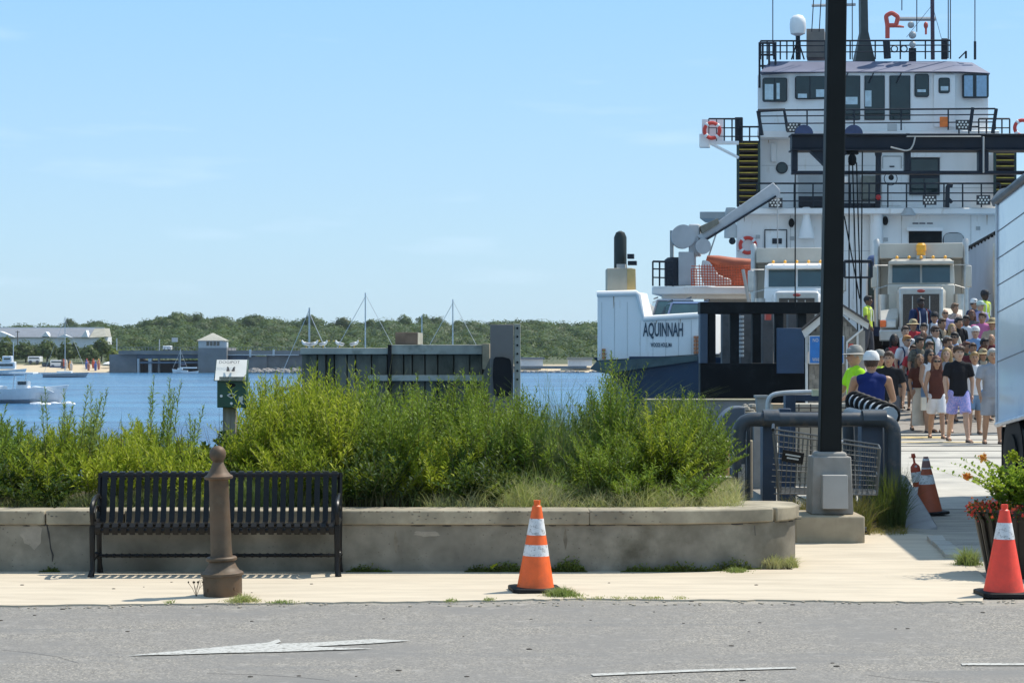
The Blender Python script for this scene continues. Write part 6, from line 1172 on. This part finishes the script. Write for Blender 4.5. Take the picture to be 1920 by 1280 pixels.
suv("brighter blue SUV parked nearer and right on the deck above the ferry's name", 1248, 563, 65.5, M("suv_blue", (.05, .09, .20), .3, 0, .1, 1, coat=.6), 112)
# ---------------------------------------------------------------- white lorry box at right edge
WD = 25.5; tl = thing("lorry_trailer", "large white box trailer cut by the right edge beside the flower planter", "trailer", (5.8, WD, 0)); dv = Vector((-.02, -1, .093)); mBx = M("trailer_white", (.70, .75, .81), .16, .25, .06, .35, .001, dirt=(.46, .54, .66), dscale=.8, dlo=.48, dhi=.68, coat=.3)
a = P(1870, 796, WD); b = P(1870, 376, WD); Ln = 6.8; e = dv * Ln
up = Vector((0, .093, 1)).normalized(); hgt = (b.z - a.z)
def tq(u, v, w=0): return a + dv * u + Vector((0, 0, hgt)) * v + Vector((w, 0, 0))
MB().loft([[tq(0, 0), tq(0, 0, 2.5), tq(0, 1, 2.5), tq(0, 1)], [tq(Ln, 0), tq(Ln, 0, 2.5), tq(Ln, 1, 2.5), tq(Ln, 1)]]).build("box", mBx, tl, .02)
for v in (.28, .5, .62, .74, .86): MB().tube([tq(0, v, -.004), tq(Ln, v, -.004)], .006, 4).build("panel_seam", M("seam_grey", (.18, .21, .25), .6), tl)
MB().tube([tq(0, 1.0, -.01), tq(Ln, 1.0, -.01)], .05, 8).build("top_rail", M("rail_grey", (.20, .20, .20), .6, .3), tl); MB().tube([tq(0, 0, -.005), tq(0, 1, -.005)], .02, 6).build("corner_post", M("rail_pale", (.55, .58, .62), .4, .3), tl)
MB().tube([tq(0, 0.0, -.01), tq(Ln, 0.0, -.01)], .03, 6).build("bottom_rail", M("rail_pale"), tl)
MB().box(a.x + .02, a.x + 2.4, 18.8, WD - .3, .25, a.z - .01).build("skirt", mBlkSt, tl, .02)
for y in (WD - .75, WD - 1.9): 
    w_ = MB().disc((a.x + .16, y, .5), .5, .3, 'X', 24).build("wheel", mRub, tl); MB().disc((a.x - .0, y, .5), .26, .03, 'X', 14).build("rim", mBlkSt, w_)
MB().box(a.x + .03, a.x + .6, WD - .12, WD - .08, .2, a.z - .02).build("mud_flap", mRub, tl)
sb2 = MB().prism([P(1868, 372, WD - .1), P(1884, 352, WD - .1), P(1892, 352, WD - .1), P(1872, 384, WD - .1)], (0, .3, 0)).build("corner_cap", M("rail_grey"), tl)
# ---------------------------------------------------------------- people
SK = {k: M("skin_" + k, c, .5, 0, .08, 20) for k, c in dict(light=(.52, .32, .22), tan=(.40, .22, .13), brown=(.16, .08, .045), dark=(.055, .03, .02)).items()}
HR = {k: M("hair_" + k, c, .6, 0, .3, 40) for k, c in dict(black=(.012, .01, .01), brown=(.06, .03, .016), auburn=(.12, .04, .02), blonde=(.34, .22, .09), orange=(.42, .19, .05), grey=(.35, .34, .32), lbrown=(.16, .09, .045)).items()}
def cloth(name, c, var=.18, c2=None, sc=14): return M("cloth_" + name, c, .85, 0, var, sc if c2 else 3, .007 if not c2 else .002, col2=c2, spec=.2)
CL = dict(black=cloth("black", (.015, .015, .018)), white=cloth("white", (.72, .71, .72)), navy=cloth("navy", (.02, .035, .09)), royal=cloth("royal", (.012, .026, .13)), hivis=cloth("hivis", (.42, .80, .03)), yellow=cloth("yellow", (.62, .75, .10)), pink=cloth("pink", (.58, .17, .34)),
          lilac=cloth("lilac", (.36, .32, .52)), maroon=cloth("maroon", (.14, .03, .035)), grey=cloth("grey", (.30, .31, .34)), dgrey=cloth("dgrey", (.09, .09, .10)), green=cloth("green", (.05, .08, .055)), blue=cloth("blue", (.20, .32, .52)), denim=cloth("denim", (.16, .25, .38)),
          camo=cloth("camo", (.20, .19, .15), 0, (.07, .07, .06), 22), tan=cloth("tan", (.42, .35, .26)), print=cloth("print", (.52, .42, .72), 0, (.20, .28, .66), 34), brown=cloth("brown", (.10, .035, .025)), stripe=cloth("stripe", (.48, .44, .40), 0, (.30, .27, .24), 40), floral=cloth("floral", (.55, .45, .38), 0, (.22, .14, .12), 30), red=cloth("red", (.50, .05, .06)), cream=cloth("cream", (.66, .60, .50)))
mShoe = M("shoe_dark", (.05, .035, .03), .6); mShoeW = M("shoe_white", (.7, .7, .7), .6); mShade = M("sunglasses", (.01, .01, .012), .15)
def caps(mb, p0, r0, p1, r1, fy_=1, flat0=False, flat1=False, n=14):
    p0, p1 = Vector(p0), Vector(p1); ax = (p1 - p0); L = ax.length; ax.normalize(); rf = Vector((1, 0, 0)) if abs(ax.x) < .9 else Vector((0, 1, 0)); b = ax.cross(rf).normalized(); a = b.cross(ax).normalized(); rings = []
    prof_ = []
    if not flat0: prof_ += [(-r0 * math.cos(q), r0 * max(math.sin(q), .05)) for q in (0.0, .5, 1.0)]
    else: prof_ += [(0, r0 * .05)]
    prof_ += [(0, r0), (L, r1)]
    if not flat1: prof_ += [(L + r1 * math.cos(q), r1 * max(math.sin(q), .05)) for q in (1.0, .5, 0.0)]
    else: prof_ += [(L, r1 * .05)]
    for h, r in prof_: rings.append([p0 + ax * h + (a * math.cos(2 * math.pi * k / n) + b * fy_ * math.sin(2 * math.pi * k / n)) * r for k in range(n)])
    mb.loft(rings)
def person(label, px, ytop, D=None, h=1.74, rot=0, skin='light', hair='brown', hstyle='short', top='white', tstyle='tee', bottom='dgrey', bstyle='shorts', hat=None, glasses=False, stride=.25, arms=(.15, -.15), bend=(.35, .35), build=1.0, lean=0, pack=None, vox=None, shoe=None, group="passengers walking off the ferry", extra=None, bag=False, turn=0):
    if D is None:
        best = None
        for k in range(400):
            d_ = 38 + k * .065; e_ = abs(P(0, ytop, d_).z - g(d_) - h - .01)
            if best is None or e_ < best[0]: best = (e_, d_)
        D = best[1]
    z0 = g(D); x0 = P(px, 0, D).x; s = h / 1.75; t = thing("person", label, "person", (0, 0, 0), group); fem = bstyle in ('skirt', 'longskirt') or hstyle == 'long'
    V3 = lambda x, y, z: Vector((x * build, y, z)) * s
    sH = s * 1.13; sw = .185 if not fem else .165; hp = .095
    hips = {q: V3(q * hp, 0, .90) for q in (-1, 1)}; st_a = stride; kn = {}; an = {}
    for q in (-1, 1):
        f = st_a * q
        kn[q] = hips[q] + Vector((q * .005, -.42 * math.sin(f) - .02, -.42 * math.cos(f))) * s; an[q] = kn[q] + Vector((q * .01, -.42 * math.sin(f - (.12 if q < 0 else .05)), -.41 * math.cos(f - .1))) * s
    mz = min(an[-1].z, an[1].z) - .075 * s
    lz = Vector((0, -lean * .5, 0)) * s; chest = V3(0, -lean * .3, 1.28); neck = V3(0, -lean * .6, 1.46); head = V3(0, -lean * .75 - .015, 1.625); sh = {q: V3(q * sw, -lean * .5, 1.395) for q in (-1, 1)}
    el = {}; wr = {}; fg = {}
    for i, q in enumerate((-1, 1)):
        a_ = arms[i]; el[q] = sh[q] + Vector((q * .075, -.27 * math.sin(a_), -.27 * math.cos(a_))) * s; bb_ = a_ + bend[i]; wr[q] = el[q] + Vector((q * -.015, -.25 * math.sin(bb_), -.25 * math.cos(bb_))) * s; fg[q] = (wr[q] - el[q]).normalized()
    m = MB(); r = lambda v: v * s * (build * .5 + .5)
    caps(m, V3(0, 0, .93), r(.145), V3(0, -lean * .15, 1.10), r(.125 if not fem else .112), .68); caps(m, V3(0, -lean * .15, 1.10), r(.125 if not fem else .112), chest, r(.15), .66); caps(m, chest, r(.15), V3(0, -lean * .5, 1.37), r(.13), .62)
    caps(m, sh[-1], r(.058), sh[1], r(.058)); caps(m, V3(0, -lean * .55, 1.40), r(.075), neck + Vector((0, -.01, .05)) * s, r(.054)); m.ball(head, .076 * sH, .095 * sH, .115 * sH, 16, 12); m.ball(head + Vector((0, -.035, -.06)) * sH, .052 * sH, .055 * sH, .055 * sH, 12, 8)
    caps(m, head + Vector((0, -.085, .012)) * sH, .010 * sH, head + Vector((0, -.108, -.022)) * sH, .016 * sH)
    for q in (-1, 1):
        m.ball(head + Vector((q * .078, .01, -.005)) * sH, .014 * sH, .02 * sH, .03 * sH, 8, 6)
        caps(m, hips[q], r(.088), kn[q], r(.056)); caps(m, kn[q], r(.054), kn[q] * .6 + an[q] * .4 + Vector((0, .015, 0)), r(.056)); caps(m, kn[q] * .6 + an[q] * .4 + Vector((0, .01, 0)), r(.052), an[q], r(.036))
        caps(m, an[q] + Vector((0, .03, -.03)) * s, .038 * s, an[q] + Vector((q * .02, -.15, -.045)) * s, .032 * s)
        caps(m, sh[q], r(.056), el[q], r(.042)); caps(m, el[q], r(.041), wr[q], r(.028)); caps(m, wr[q], .026 * s, wr[q] + fg[q] * .065 * s, .036 * s, .8)
    vx = vox or (.015 if D < 47 else .021)
    me = remesh(m, vx, 3)
    bm = bmesh.new(); bm.from_mesh(me); hm = MB()
    for q in (-1, 1):
        pc = wr[q] + fg[q] * .085 * s; fwd = fg[q]; side = Vector((0, -1, 0)); side = (side - fwd * side.dot(fwd)).normalized(); nrm_ = fwd.cross(side)
        for k, ln in enumerate((.062, .072, .068, .054)):
            o_ = side * (.030 - k * .019) * s; cu = nrm_ * q * -.014 * s
            hm.tube([pc - fwd * .02 * s + o_, pc + fwd * ln * .5 * s + o_, pc + fwd * ln * s + o_ + cu], [.0095 * s, .009 * s, .007 * s], 6)
        b_ = wr[q] + fwd * .03 * s + side * .025 * s; hm.tube([b_, b_ + (side * .028 + fwd * .025) * s, b_ + (side * .034 + fwd * .06) * s], [.012 * s, .010 * s, .008 * s], 6)
    tmp = bpy.data.meshes.new("t"); tmp.from_pydata([tuple(v) for v in hm.v], [], hm.f); bm.from_mesh(tmp); bpy.data.meshes.remove(tmp); bm.to_mesh(me); bm.free(); me.shade_smooth()
    me.materials.clear(); me.materials.append(SK[skin]); me.name = "body"; o = bpy.data.objects.new("body", me); COL.objects.link(o); o.parent = t
    def add(name, mb, mat, vv=None, sm_=2):
        if vv: me2 = remesh(mb, vv, sm_)
        else: me2 = mb.mesh(name, None)
        me2.materials.clear(); me2.materials.append(mat); me2.name = name; o2 = bpy.data.objects.new(name, me2); COL.objects.link(o2); o2.parent = t; return o2
    cz = vx * 1.05; m = MB(); e = .016; top_m = CL.get(top)
    if top_m:
        hem = .93 if tstyle != 'crop' else 1.08; wf = 1.11
        caps(m, V3(0, 0, hem - .08), r(.150 + e) * wf, V3(0, -lean * .15, 1.12), r(.130 + e) * wf, .74, flat0=True); caps(m, V3(0, -lean * .15, 1.12), r(.130 + e) * wf, chest, r(.154 + e), .72); caps(m, chest, r(.154 + e), V3(0, -lean * .5, 1.37), r(.13 + e), .68)
        if tstyle != 'tank': caps(m, sh[-1], r(.052 + e), sh[1], r(.052 + e)); caps(m, V3(-.05, -lean * .55, 1.41), r(.07 + e), V3(.05, -lean * .55, 1.41), r(.07 + e))
        else: caps(m, sh[-1] * .62 + Vector((0, 0, 1.42 * s * .38)), r(.055 + e), sh[1] * .62 + Vector((0, 0, 1.42 * s * .38)), r(.055 + e))
        if tstyle in ('tee', 'long', 'crop', 'vest'):
            for q in (-1, 1):
                if tstyle == 'long': caps(m, sh[q], r(.060 + e), el[q], r(.046 + e)); caps(m, el[q], r(.045 + e), wr[q] - fg[q] * .02, r(.034 + e), flat1=True)
                else: caps(m, sh[q], r(.054 + e), sh[q] * .28 + el[q] * .72, r(.056 + e), flat1=True)
        add("shirt", m, top_m, cz)
    m = MB(); bmt = CL[bottom]
    if bstyle in ('shorts', 'trousers'):
        caps(m, V3(0, 0, .86), r(.140 + .010), V3(0, 0, .97), r(.136 + .006), .70, flat1=True)
        for q in (-1, 1):
            if bstyle == 'shorts': k_ = hips[q] * .12 + kn[q] * .88; caps(m, hips[q], r(.092 + e), k_, r(.088 + e), flat1=True)
            else: caps(m, hips[q], r(.092 + e), kn[q], r(.066 + e)); caps(m, kn[q], r(.068 + e), an[q] - Vector((0, 0, .02)), r(.06 + e), flat1=True)
        add("trousers" if bstyle == 'trousers' else "shorts", m, bmt, cz)
    else:
        ln = .52 if bstyle == 'skirt' else .14; MBs = MB(); MBs.lathe([(r(.118), 1.06 * s), (r(.135), 1.0 * s), (r(.16), .9 * s), (r(.18), ln * s + .16 * (bstyle == 'skirt')), (r(.17), ln * s + .16 * (bstyle == 'skirt'))], (0, 0, 0), 22, 1, .76); add("skirt", MBs, bmt)
    for q in (-1, 1):
        m = MB(); f0 = an[q] + Vector((0, .035, -.052)) * s; f1 = an[q] + Vector((q * .02, -.165, -.062)) * s
        m.loft([[f0 + Vector((x, 0, z)) * s for x, z in ((-.038, -.018), (.038, -.018), (.036, .03), (-.036, .03))], [(f0 + f1) / 2 + Vector((x, 0, z)) * s for x, z in ((-.046, -.018), (.046, -.018), (.04, .028), (-.04, .028))], [f1 + Vector((x, 0, z)) * s for x, z in ((-.034, -.014), (.034, -.014), (.03, .012), (-.03, .012))]])
        add("shoe", m, shoe or mShoe)
    hm_ = HR.get(hair)
    if hm_ and hstyle != 'bald':
        m = MB(); m.ball(head + Vector((0, .018, .03)) * sH, .088 * sH, .100 * sH, .105 * sH, 16, 10); o_h = m
        if hstyle == 'short': m.ball(head + Vector((0, -.05, .085)) * sH, .07 * sH, .05 * sH, .035 * sH, 12, 8)
        if hstyle == 'long':
            for q in (-1, 1): caps(m, head + Vector((q * .062, .01, .03)) * sH, .04 * sH, head + Vector((q * .085, -.01, -.26)) * sH, .035 * sH)
            caps(m, head + Vector((0, .07, .02)) * sH, .075 * sH, head + Vector((0, .075, -.3)) * sH, .06 * sH)
        if hstyle == 'mop': m.ball(head + Vector((0, -.03, .07)) * sH, .098 * sH, .09 * sH, .06 * sH, 12, 8)
        hme = remesh(m, .014, 2)
        bm = bmesh.new(); bm.from_mesh(hme); cut = head + Vector((0, -.052, .055)) * sH    # open the face
        dl = [v for v in bm.verts if v.co.y < head.y - .035 * s and v.co.z < head.z + .052 * s and abs(v.co.x - head.x) < .066 * s]; bmesh.ops.delete(bm, geom=dl, context='VERTS')
        for v in bm.verts: v.co += Vector((rnd.gauss(0, .003), rnd.gauss(0, .003), rnd.gauss(0, .003)))
        bm.to_mesh(hme); bm.free(); hme.materials.clear(); hme.materials.append(hm_); hme.name = "hair"; o2 = bpy.data.objects.new("hair", hme); COL.objects.link(o2); o2.parent = t
    for q in (-1, 1):
        if not glasses: m = MB().ball(head + Vector((q * .031, -.088, .018)) * sH, .012 * sH, .008 * sH, .008 * sH, 8, 6); add("eye", m, mShade)
    if glasses:
        m = MB()
        for q in (-1, 1): m.ball(head + Vector((q * .034, -.096, .018)) * sH, .030 * sH, .010 * sH, .020 * sH, 10, 6)
        m.tube([head + Vector((-.078, .0, .022)) * sH, head + Vector((-.06, -.09, .022)) * sH, head + Vector((.06, -.09, .022)) * sH, head + Vector((.078, 0, .022)) * sH], .005 * sH, 5); add("sunglasses", m, mShade)
    m = MB().ball(head + Vector((0, -.088, -.052)) * sH, .024 * sH, .010 * sH, .006 * sH, 8, 5); add("mouth", m, M("lips", (.28, .09, .07), .5))
    if hat:
        hmat, kind_ = hat; m = MB()
        m.lathe([(.001 * sH, .155 * sH), (.06 * sH, .145 * sH), (.092 * sH, .10 * sH), (.100 * sH, .04 * sH), (.098 * sH, .035 * sH)], head + Vector((0, .01, .0)) * sH, 18, 1, 1.1)
        if kind_ == 'brim': m.lathe([(.165 * sH, .03 * sH), (.10 * sH, .05 * sH), (.09 * sH, .05 * sH), (.16 * sH, .024 * sH)], head, 18)
        elif kind_ == 'cap': m.prism([head + Vector((.075 * math.sin(a), -.07 - .10 * math.cos(a), .045)) * sH for a in np.linspace(-1.4, 1.4, 8)], Vector((0, 0, .01)) * sH)
        elif kind_ == 'capback': m.prism([head + Vector((.075 * math.sin(a), .08 + .08 * math.cos(a), .045)) * sH for a in np.linspace(-1.4, 1.4, 8)], Vector((0, 0, .01)) * sH)
        add("hat", m, hmat)
    if pack:
        m = MB().ball(V3(0, .19, 1.22), .15 * s, .1 * s, .23 * s, 12, 8); add("backpack", m, CL[pack])
        for q in (-1, 1): m = MB().tube([V3(q * .12, .1, 1.47), V3(q * .115, -.04, 1.475), V3(q * .12, -.135, 1.36), V3(q * .13, -.135, 1.18), V3(q * .16, -.02, 1.06)], .019 * s, 6); add("strap", m, CL[pack])
    if bag: m = MB().box(wr[-1].x - .12, wr[-1].x - .02, wr[-1].y - .1, wr[-1].y + .02, wr[-1].z - .30 * s, wr[-1].z - .02); add("bag", m, CL['cream'])
    if tstyle == 'vest':
        for q in (-1, 1): add("reflective_stripe", MB().tube([V3(q * .09, .12, 1.42), V3(q * .09, .02, 1.48), V3(q * .09, -.125, 1.36), V3(q * .095, -.14, 1.05)], .017 * s, 6), CL['white'])
        add("waist_stripe", MB().lathe([(r(.150), 1.10 * s), (r(.152), 1.10 * s), (r(.153), 1.14 * s), (r(.150), 1.14 * s)], (0, 0, 0), 20, 1, .78), CL['white'])
    if extra == 'stripes':
        for q in (-1, 1): add("jacket_stripe", MB().tube([V3(q * .085, -.115, 1.42), V3(q * .085, -.15, 1.2), V3(q * .09, -.145, .93)], .014 * s, 6), CL['white'])
    t.location = (x0, D, z0 - mz - .0); t.rotation_euler = (0, 0, R(rot)); return t
hg = M("hat_grey", (.28, .27, .24), .8); hw = M("hat_white", (.74, .74, .72), .8); hst = M("hat_straw", (.46, .36, .20), .8); hbk = M("hat_black", (.02, .02, .025), .7); hmint = M("hat_mint", (.50, .62, .56), .8)
# front row
person("young man in open black shirt and lilac print shorts at the crowd's front", 1797, 647, 40.2, 1.83, 4, hair='brown', hstyle='mop', top='black', bottom='print', stride=.28, arms=(.12, -.05), build=1.0, bend=(.1, .15))
person("woman in maroon top, white shorts and sunglasses beside the black shirted young man", 1756, 668, 42, 1.62, -3, skin='tan', hair='auburn', hstyle='long', top='brown', tstyle='tank', bottom='white', glasses=True, stride=.2, bag=True)
person("long haired woman in brown top and long white skirt carrying a scarf", 1724, 664, 45.3, 1.62, 6, skin='tan', hair='lbrown', hstyle='long', top='brown', tstyle='crop', bottom='cream', bstyle='longskirt', arms=(.1, .5), bend=(.3, 1.2))
person("man in plain white tee and light denim shorts behind the black shirted man", 1827, 660, 43.8, 1.70, -5, skin='tan', hair='blonde', top='white', bottom='denim', stride=-.2, build=1.05)
person("bearded man in long pale grey tee cut by the white trailer's edge", 1861, 655, 39.4, 1.75, 0, skin='tan', hair='grey', top='grey', bottom='grey', stride=.1, build=1.12)
person("man in black polo and grey shorts just right of the blue tank top man", 1667, 656, 37.5, 1.70, -20, hair='brown', top='black', bottom='dgrey', skin='tan', stride=.15, build=1.05)
person("man seen from behind in royal blue tank top and pale cap at the rail", 1634, 664, 27.5, 1.68, 172, skin='tan', hair='brown', top='royal', tstyle='tank', bottom='dgrey', bstyle='trousers', hat=(hw, 'cap'), stride=.05, build=1.18, arms=(.35, .35), bend=(1.1, 1.1), lean=.12, group="people standing by the railing")
person("man in bright lime shirt and grey brimmed hat standing beside the black post", 1604, 649, 31, 1.76, -75, skin='tan', hair='grey', top='hivis', tstyle='tee', bottom='dgrey', bstyle='trousers', hat=(hg, 'brim'), stride=.05, arms=(.3, .3), bend=(.8, .8), group="people standing by the railing")
person("woman in yellow green top and dark cap between lime shirted man and black polo man", 1649, 650, 40, 1.72, 15, hair='lbrown', hstyle='long', skin='tan', top='yellow', bottom='dgrey', hat=(hg, 'cap'), group="people standing by the railing")
# rows behind, heads rising up the ramp
L4 = [("orange haired man in white tee with dark backpack straps and sunglasses", 1700, 628, dict(hair='orange', top='white', pack='navy', glasses=True, build=1.15)),
 ("woman with black braids and red straps left of the orange haired man", 1677, 625, dict(skin='dark', hair='black', hstyle='long', top='red', tstyle='tank')),
 ("man with a camouflage shirt and dark hair right of the orange haired man", 1724, 632, dict(hair='black', top='camo', skin='tan', pack='dgrey', build=1.1)),
 ("bald dark skinned man in green jacket behind the camouflage shirt", 1731, 618, dict(skin='brown', hair='black', hstyle='bald', top='green', tstyle='long')),
 ("pink faced man in white shirt just below the blue jacket's elbow", 1697, 611, dict(hair='brown', top='white')),
 ("dark haired woman in grey right in front of the blue jacket man", 1732, 606, dict(hair='black', skin='tan', top='dgrey')),
 ("man in white shirt and sunglasses with green backpack straps mid crowd", 1753, 610, dict(hair='brown', top='white', pack='green', glasses=True, build=1.1)),
 ("tall man in navy jacket with two white stripes at the left head of the crowd", 1726, 558, dict(skin='dark', hair='black', top='navy', tstyle='long', build=1.28, extra='stripes', h=1.86)),
 ("bald man in lilac polo with sunglasses", 1772, 578, dict(skin='tan', hair='black', hstyle='bald', top='lilac', glasses=True, build=1.22)),
 ("woman in pale floral dress at the back of the crowd behind lilac polo man", 1790, 568, dict(hair='lbrown', hstyle='short', skin='tan', top='floral', bottom='tan')),
 ("smiling woman in black top between lilac polo and pink shirt", 1797, 595, dict(hair='black', hstyle='short', skin='tan', top='black', build=1.05)),
 ("man in pink shirt with one dark strap near the crowd's right side", 1842, 586, dict(hair='brown', skin='tan', top='pink', build=1.25, h=1.8, pack=None)),
 ("dark red haired woman in dark top left of the pink shirted man", 1822, 581, dict(hair='auburn', hstyle='long', skin='brown', top='dgrey')),
 ("man in white cap and navy shirt at the back of the crowd", 1826, 561, dict(hair='black', hat=(hw, 'cap'), skin='tan', top='navy')),
 ("grey haired person in pale mint cap beside the white capped man", 1838, 565, dict(hair='grey', hat=(hmint, 'cap'), top='lilac')),
 ("woman in tan sun hat at the trailer's edge right of the pink shirt", 1861, 598, dict(hair='lbrown', hat=(hst, 'brim'), skin='tan', top='tan')),
 ("bald man in maroon hooded top at the trailer's edge", 1859, 624, dict(skin='tan', hstyle='bald', hair='grey', top='maroon', tstyle='long', build=1.2)),
 ("brown haired woman in lilac top below the white shirted backpacker", 1776, 632, dict(hair='brown', hstyle='short', skin='tan', top='lilac')),
 ("woman in grey striped shirt peeking left of the black shirted young man", 1784, 646, dict(hair='brown', hstyle='long', skin='tan', top='stripe')),
 ("reddish haired boy just behind the black shirted young man's shoulder", 1811, 640, dict(hair='auburn', skin='tan', top='green', h=1.6)),
 ("pink shirted woman with brown hair right of the reddish haired boy", 1824, 643, dict(hair='brown', skin='tan', top='maroon', h=1.62)),
 ("child in straw hat looking down between white tee and grey tee", 1843, 655, dict(hair='brown', skin='tan', top='tan', hat=(hst, 'brim'), h=1.55)),
 ("man in grey tee half hidden behind the camouflage shirt", 1743, 640, dict(hair='brown', skin='tan', top='grey')),
 ("dark haired man in white far back beside the pink shirted man", 1812, 590, dict(hair='black', skin='brown', top='white')),
 ("woman in red top and straw hat between lilac polo and the orange haired man", 1712, 600, dict(hair='brown', skin='tan', top='red', hat=(hst, 'brim'))),
 ("blonde woman in cream blouse beside the smiling woman in black", 1785, 606, dict(hair='blonde', hstyle='long', skin='light', top='cream')),
 ("man in light blue shirt with sunglasses below the smiling woman in black", 1790, 622, dict(hair='black', skin='tan', top='blue', glasses=True, build=1.1)),
 ("boy in orange red shirt low in the crowd beside the camouflage shirt", 1712, 646, dict(hair='brown', skin='tan', top='red', h=1.5)),
 ("woman in white sleeveless top behind the maroon top woman's shoulder", 1743, 655, dict(hair='black', hstyle='long', skin='tan', top='white', tstyle='tank', glasses=True)),
 ("grey haired man in blue shirt and pale cap behind pink shirt's elbow", 1829, 612, dict(hair='grey', skin='light', top='blue', hat=(hw, 'cap'))),
 ("man in tan shirt with black backpack in the middle of the crowd", 1766, 597, dict(hair='brown', skin='tan', top='tan', pack='black')),
 ("woman with blonde hair and grey top behind the young man's left shoulder", 1775, 655, dict(hair='blonde', hstyle='long', skin='light', top='grey')),
 ("man in dark green tee right of the maroon hooded man", 1846, 634, dict(hair='black', skin='brown', top='green')),
 ("man in navy cap and white shirt beside the taupe truck's grille", 1752, 585, dict(hair='black', skin='tan', top='white', hat=(hbk, 'cap')))]
for lab, px, yt, kw in L4:
    kw = dict(kw); h_ = kw.pop('h', rnd.uniform(1.66, 1.78)); kw.setdefault('skin', 'light')
    if 'pack' not in kw and rnd.random() < .35 and kw.get('tstyle') != 'tank' and 'one dark strap' not in lab: kw['pack'] = rnd.choice(('black', 'dgrey', 'navy', 'maroon'))
    person(lab, px, yt, None, h_, rnd.choice((-1, 1)) * rnd.uniform(3, 32), bottom=kw.pop('bottom', rnd.choice(('dgrey', 'denim', 'tan', 'navy'))), stride=rnd.choice((-1, 1)) * rnd.uniform(.12, .3), arms=(rnd.uniform(-.2, .3), rnd.uniform(-.3, .2)), **kw)
person("deck worker in yellow vest and blue shirt standing left of the taupe truck", 1627, 547, 60.5, 1.78, 60, skin='brown', hair='black', top='yellow', tstyle='vest', bottom='dgrey', bstyle='trousers', stride=.1, group="deck workers in vests")
person("deck worker in dark cap and yellow vest at the right above the crowd", 1846, 539, 62.3, 1.8, 40, skin='dark', hair='black', top='yellow', tstyle='vest', bottom='navy', bstyle='trousers', hat=(hbk, 'cap'), stride=.1, group="deck workers in vests")
# ---------------------------------------------------------------- sea haze
hz = bpy.data.materials.new("haze"); hz.use_nodes = True; nt = hz.node_tree; nt.nodes.remove(nt.nodes["Principled BSDF"])
pv = nt.nodes.new("ShaderNodeVolumePrincipled"); pv.inputs['Color'].default_value = (.86, .92, 1, 1); pv.inputs['Density'].default_value = .00009; pv.inputs['Anisotropy'].default_value = .3
nt.links.new(pv.outputs[0], nt.nodes["Material Output"].inputs['Volume'])
MB().box(-4100, 4100, -260, 5600, -9, 40).build("haze", hz, kind='stuff')
SC.cycles.volume_bounces = 0
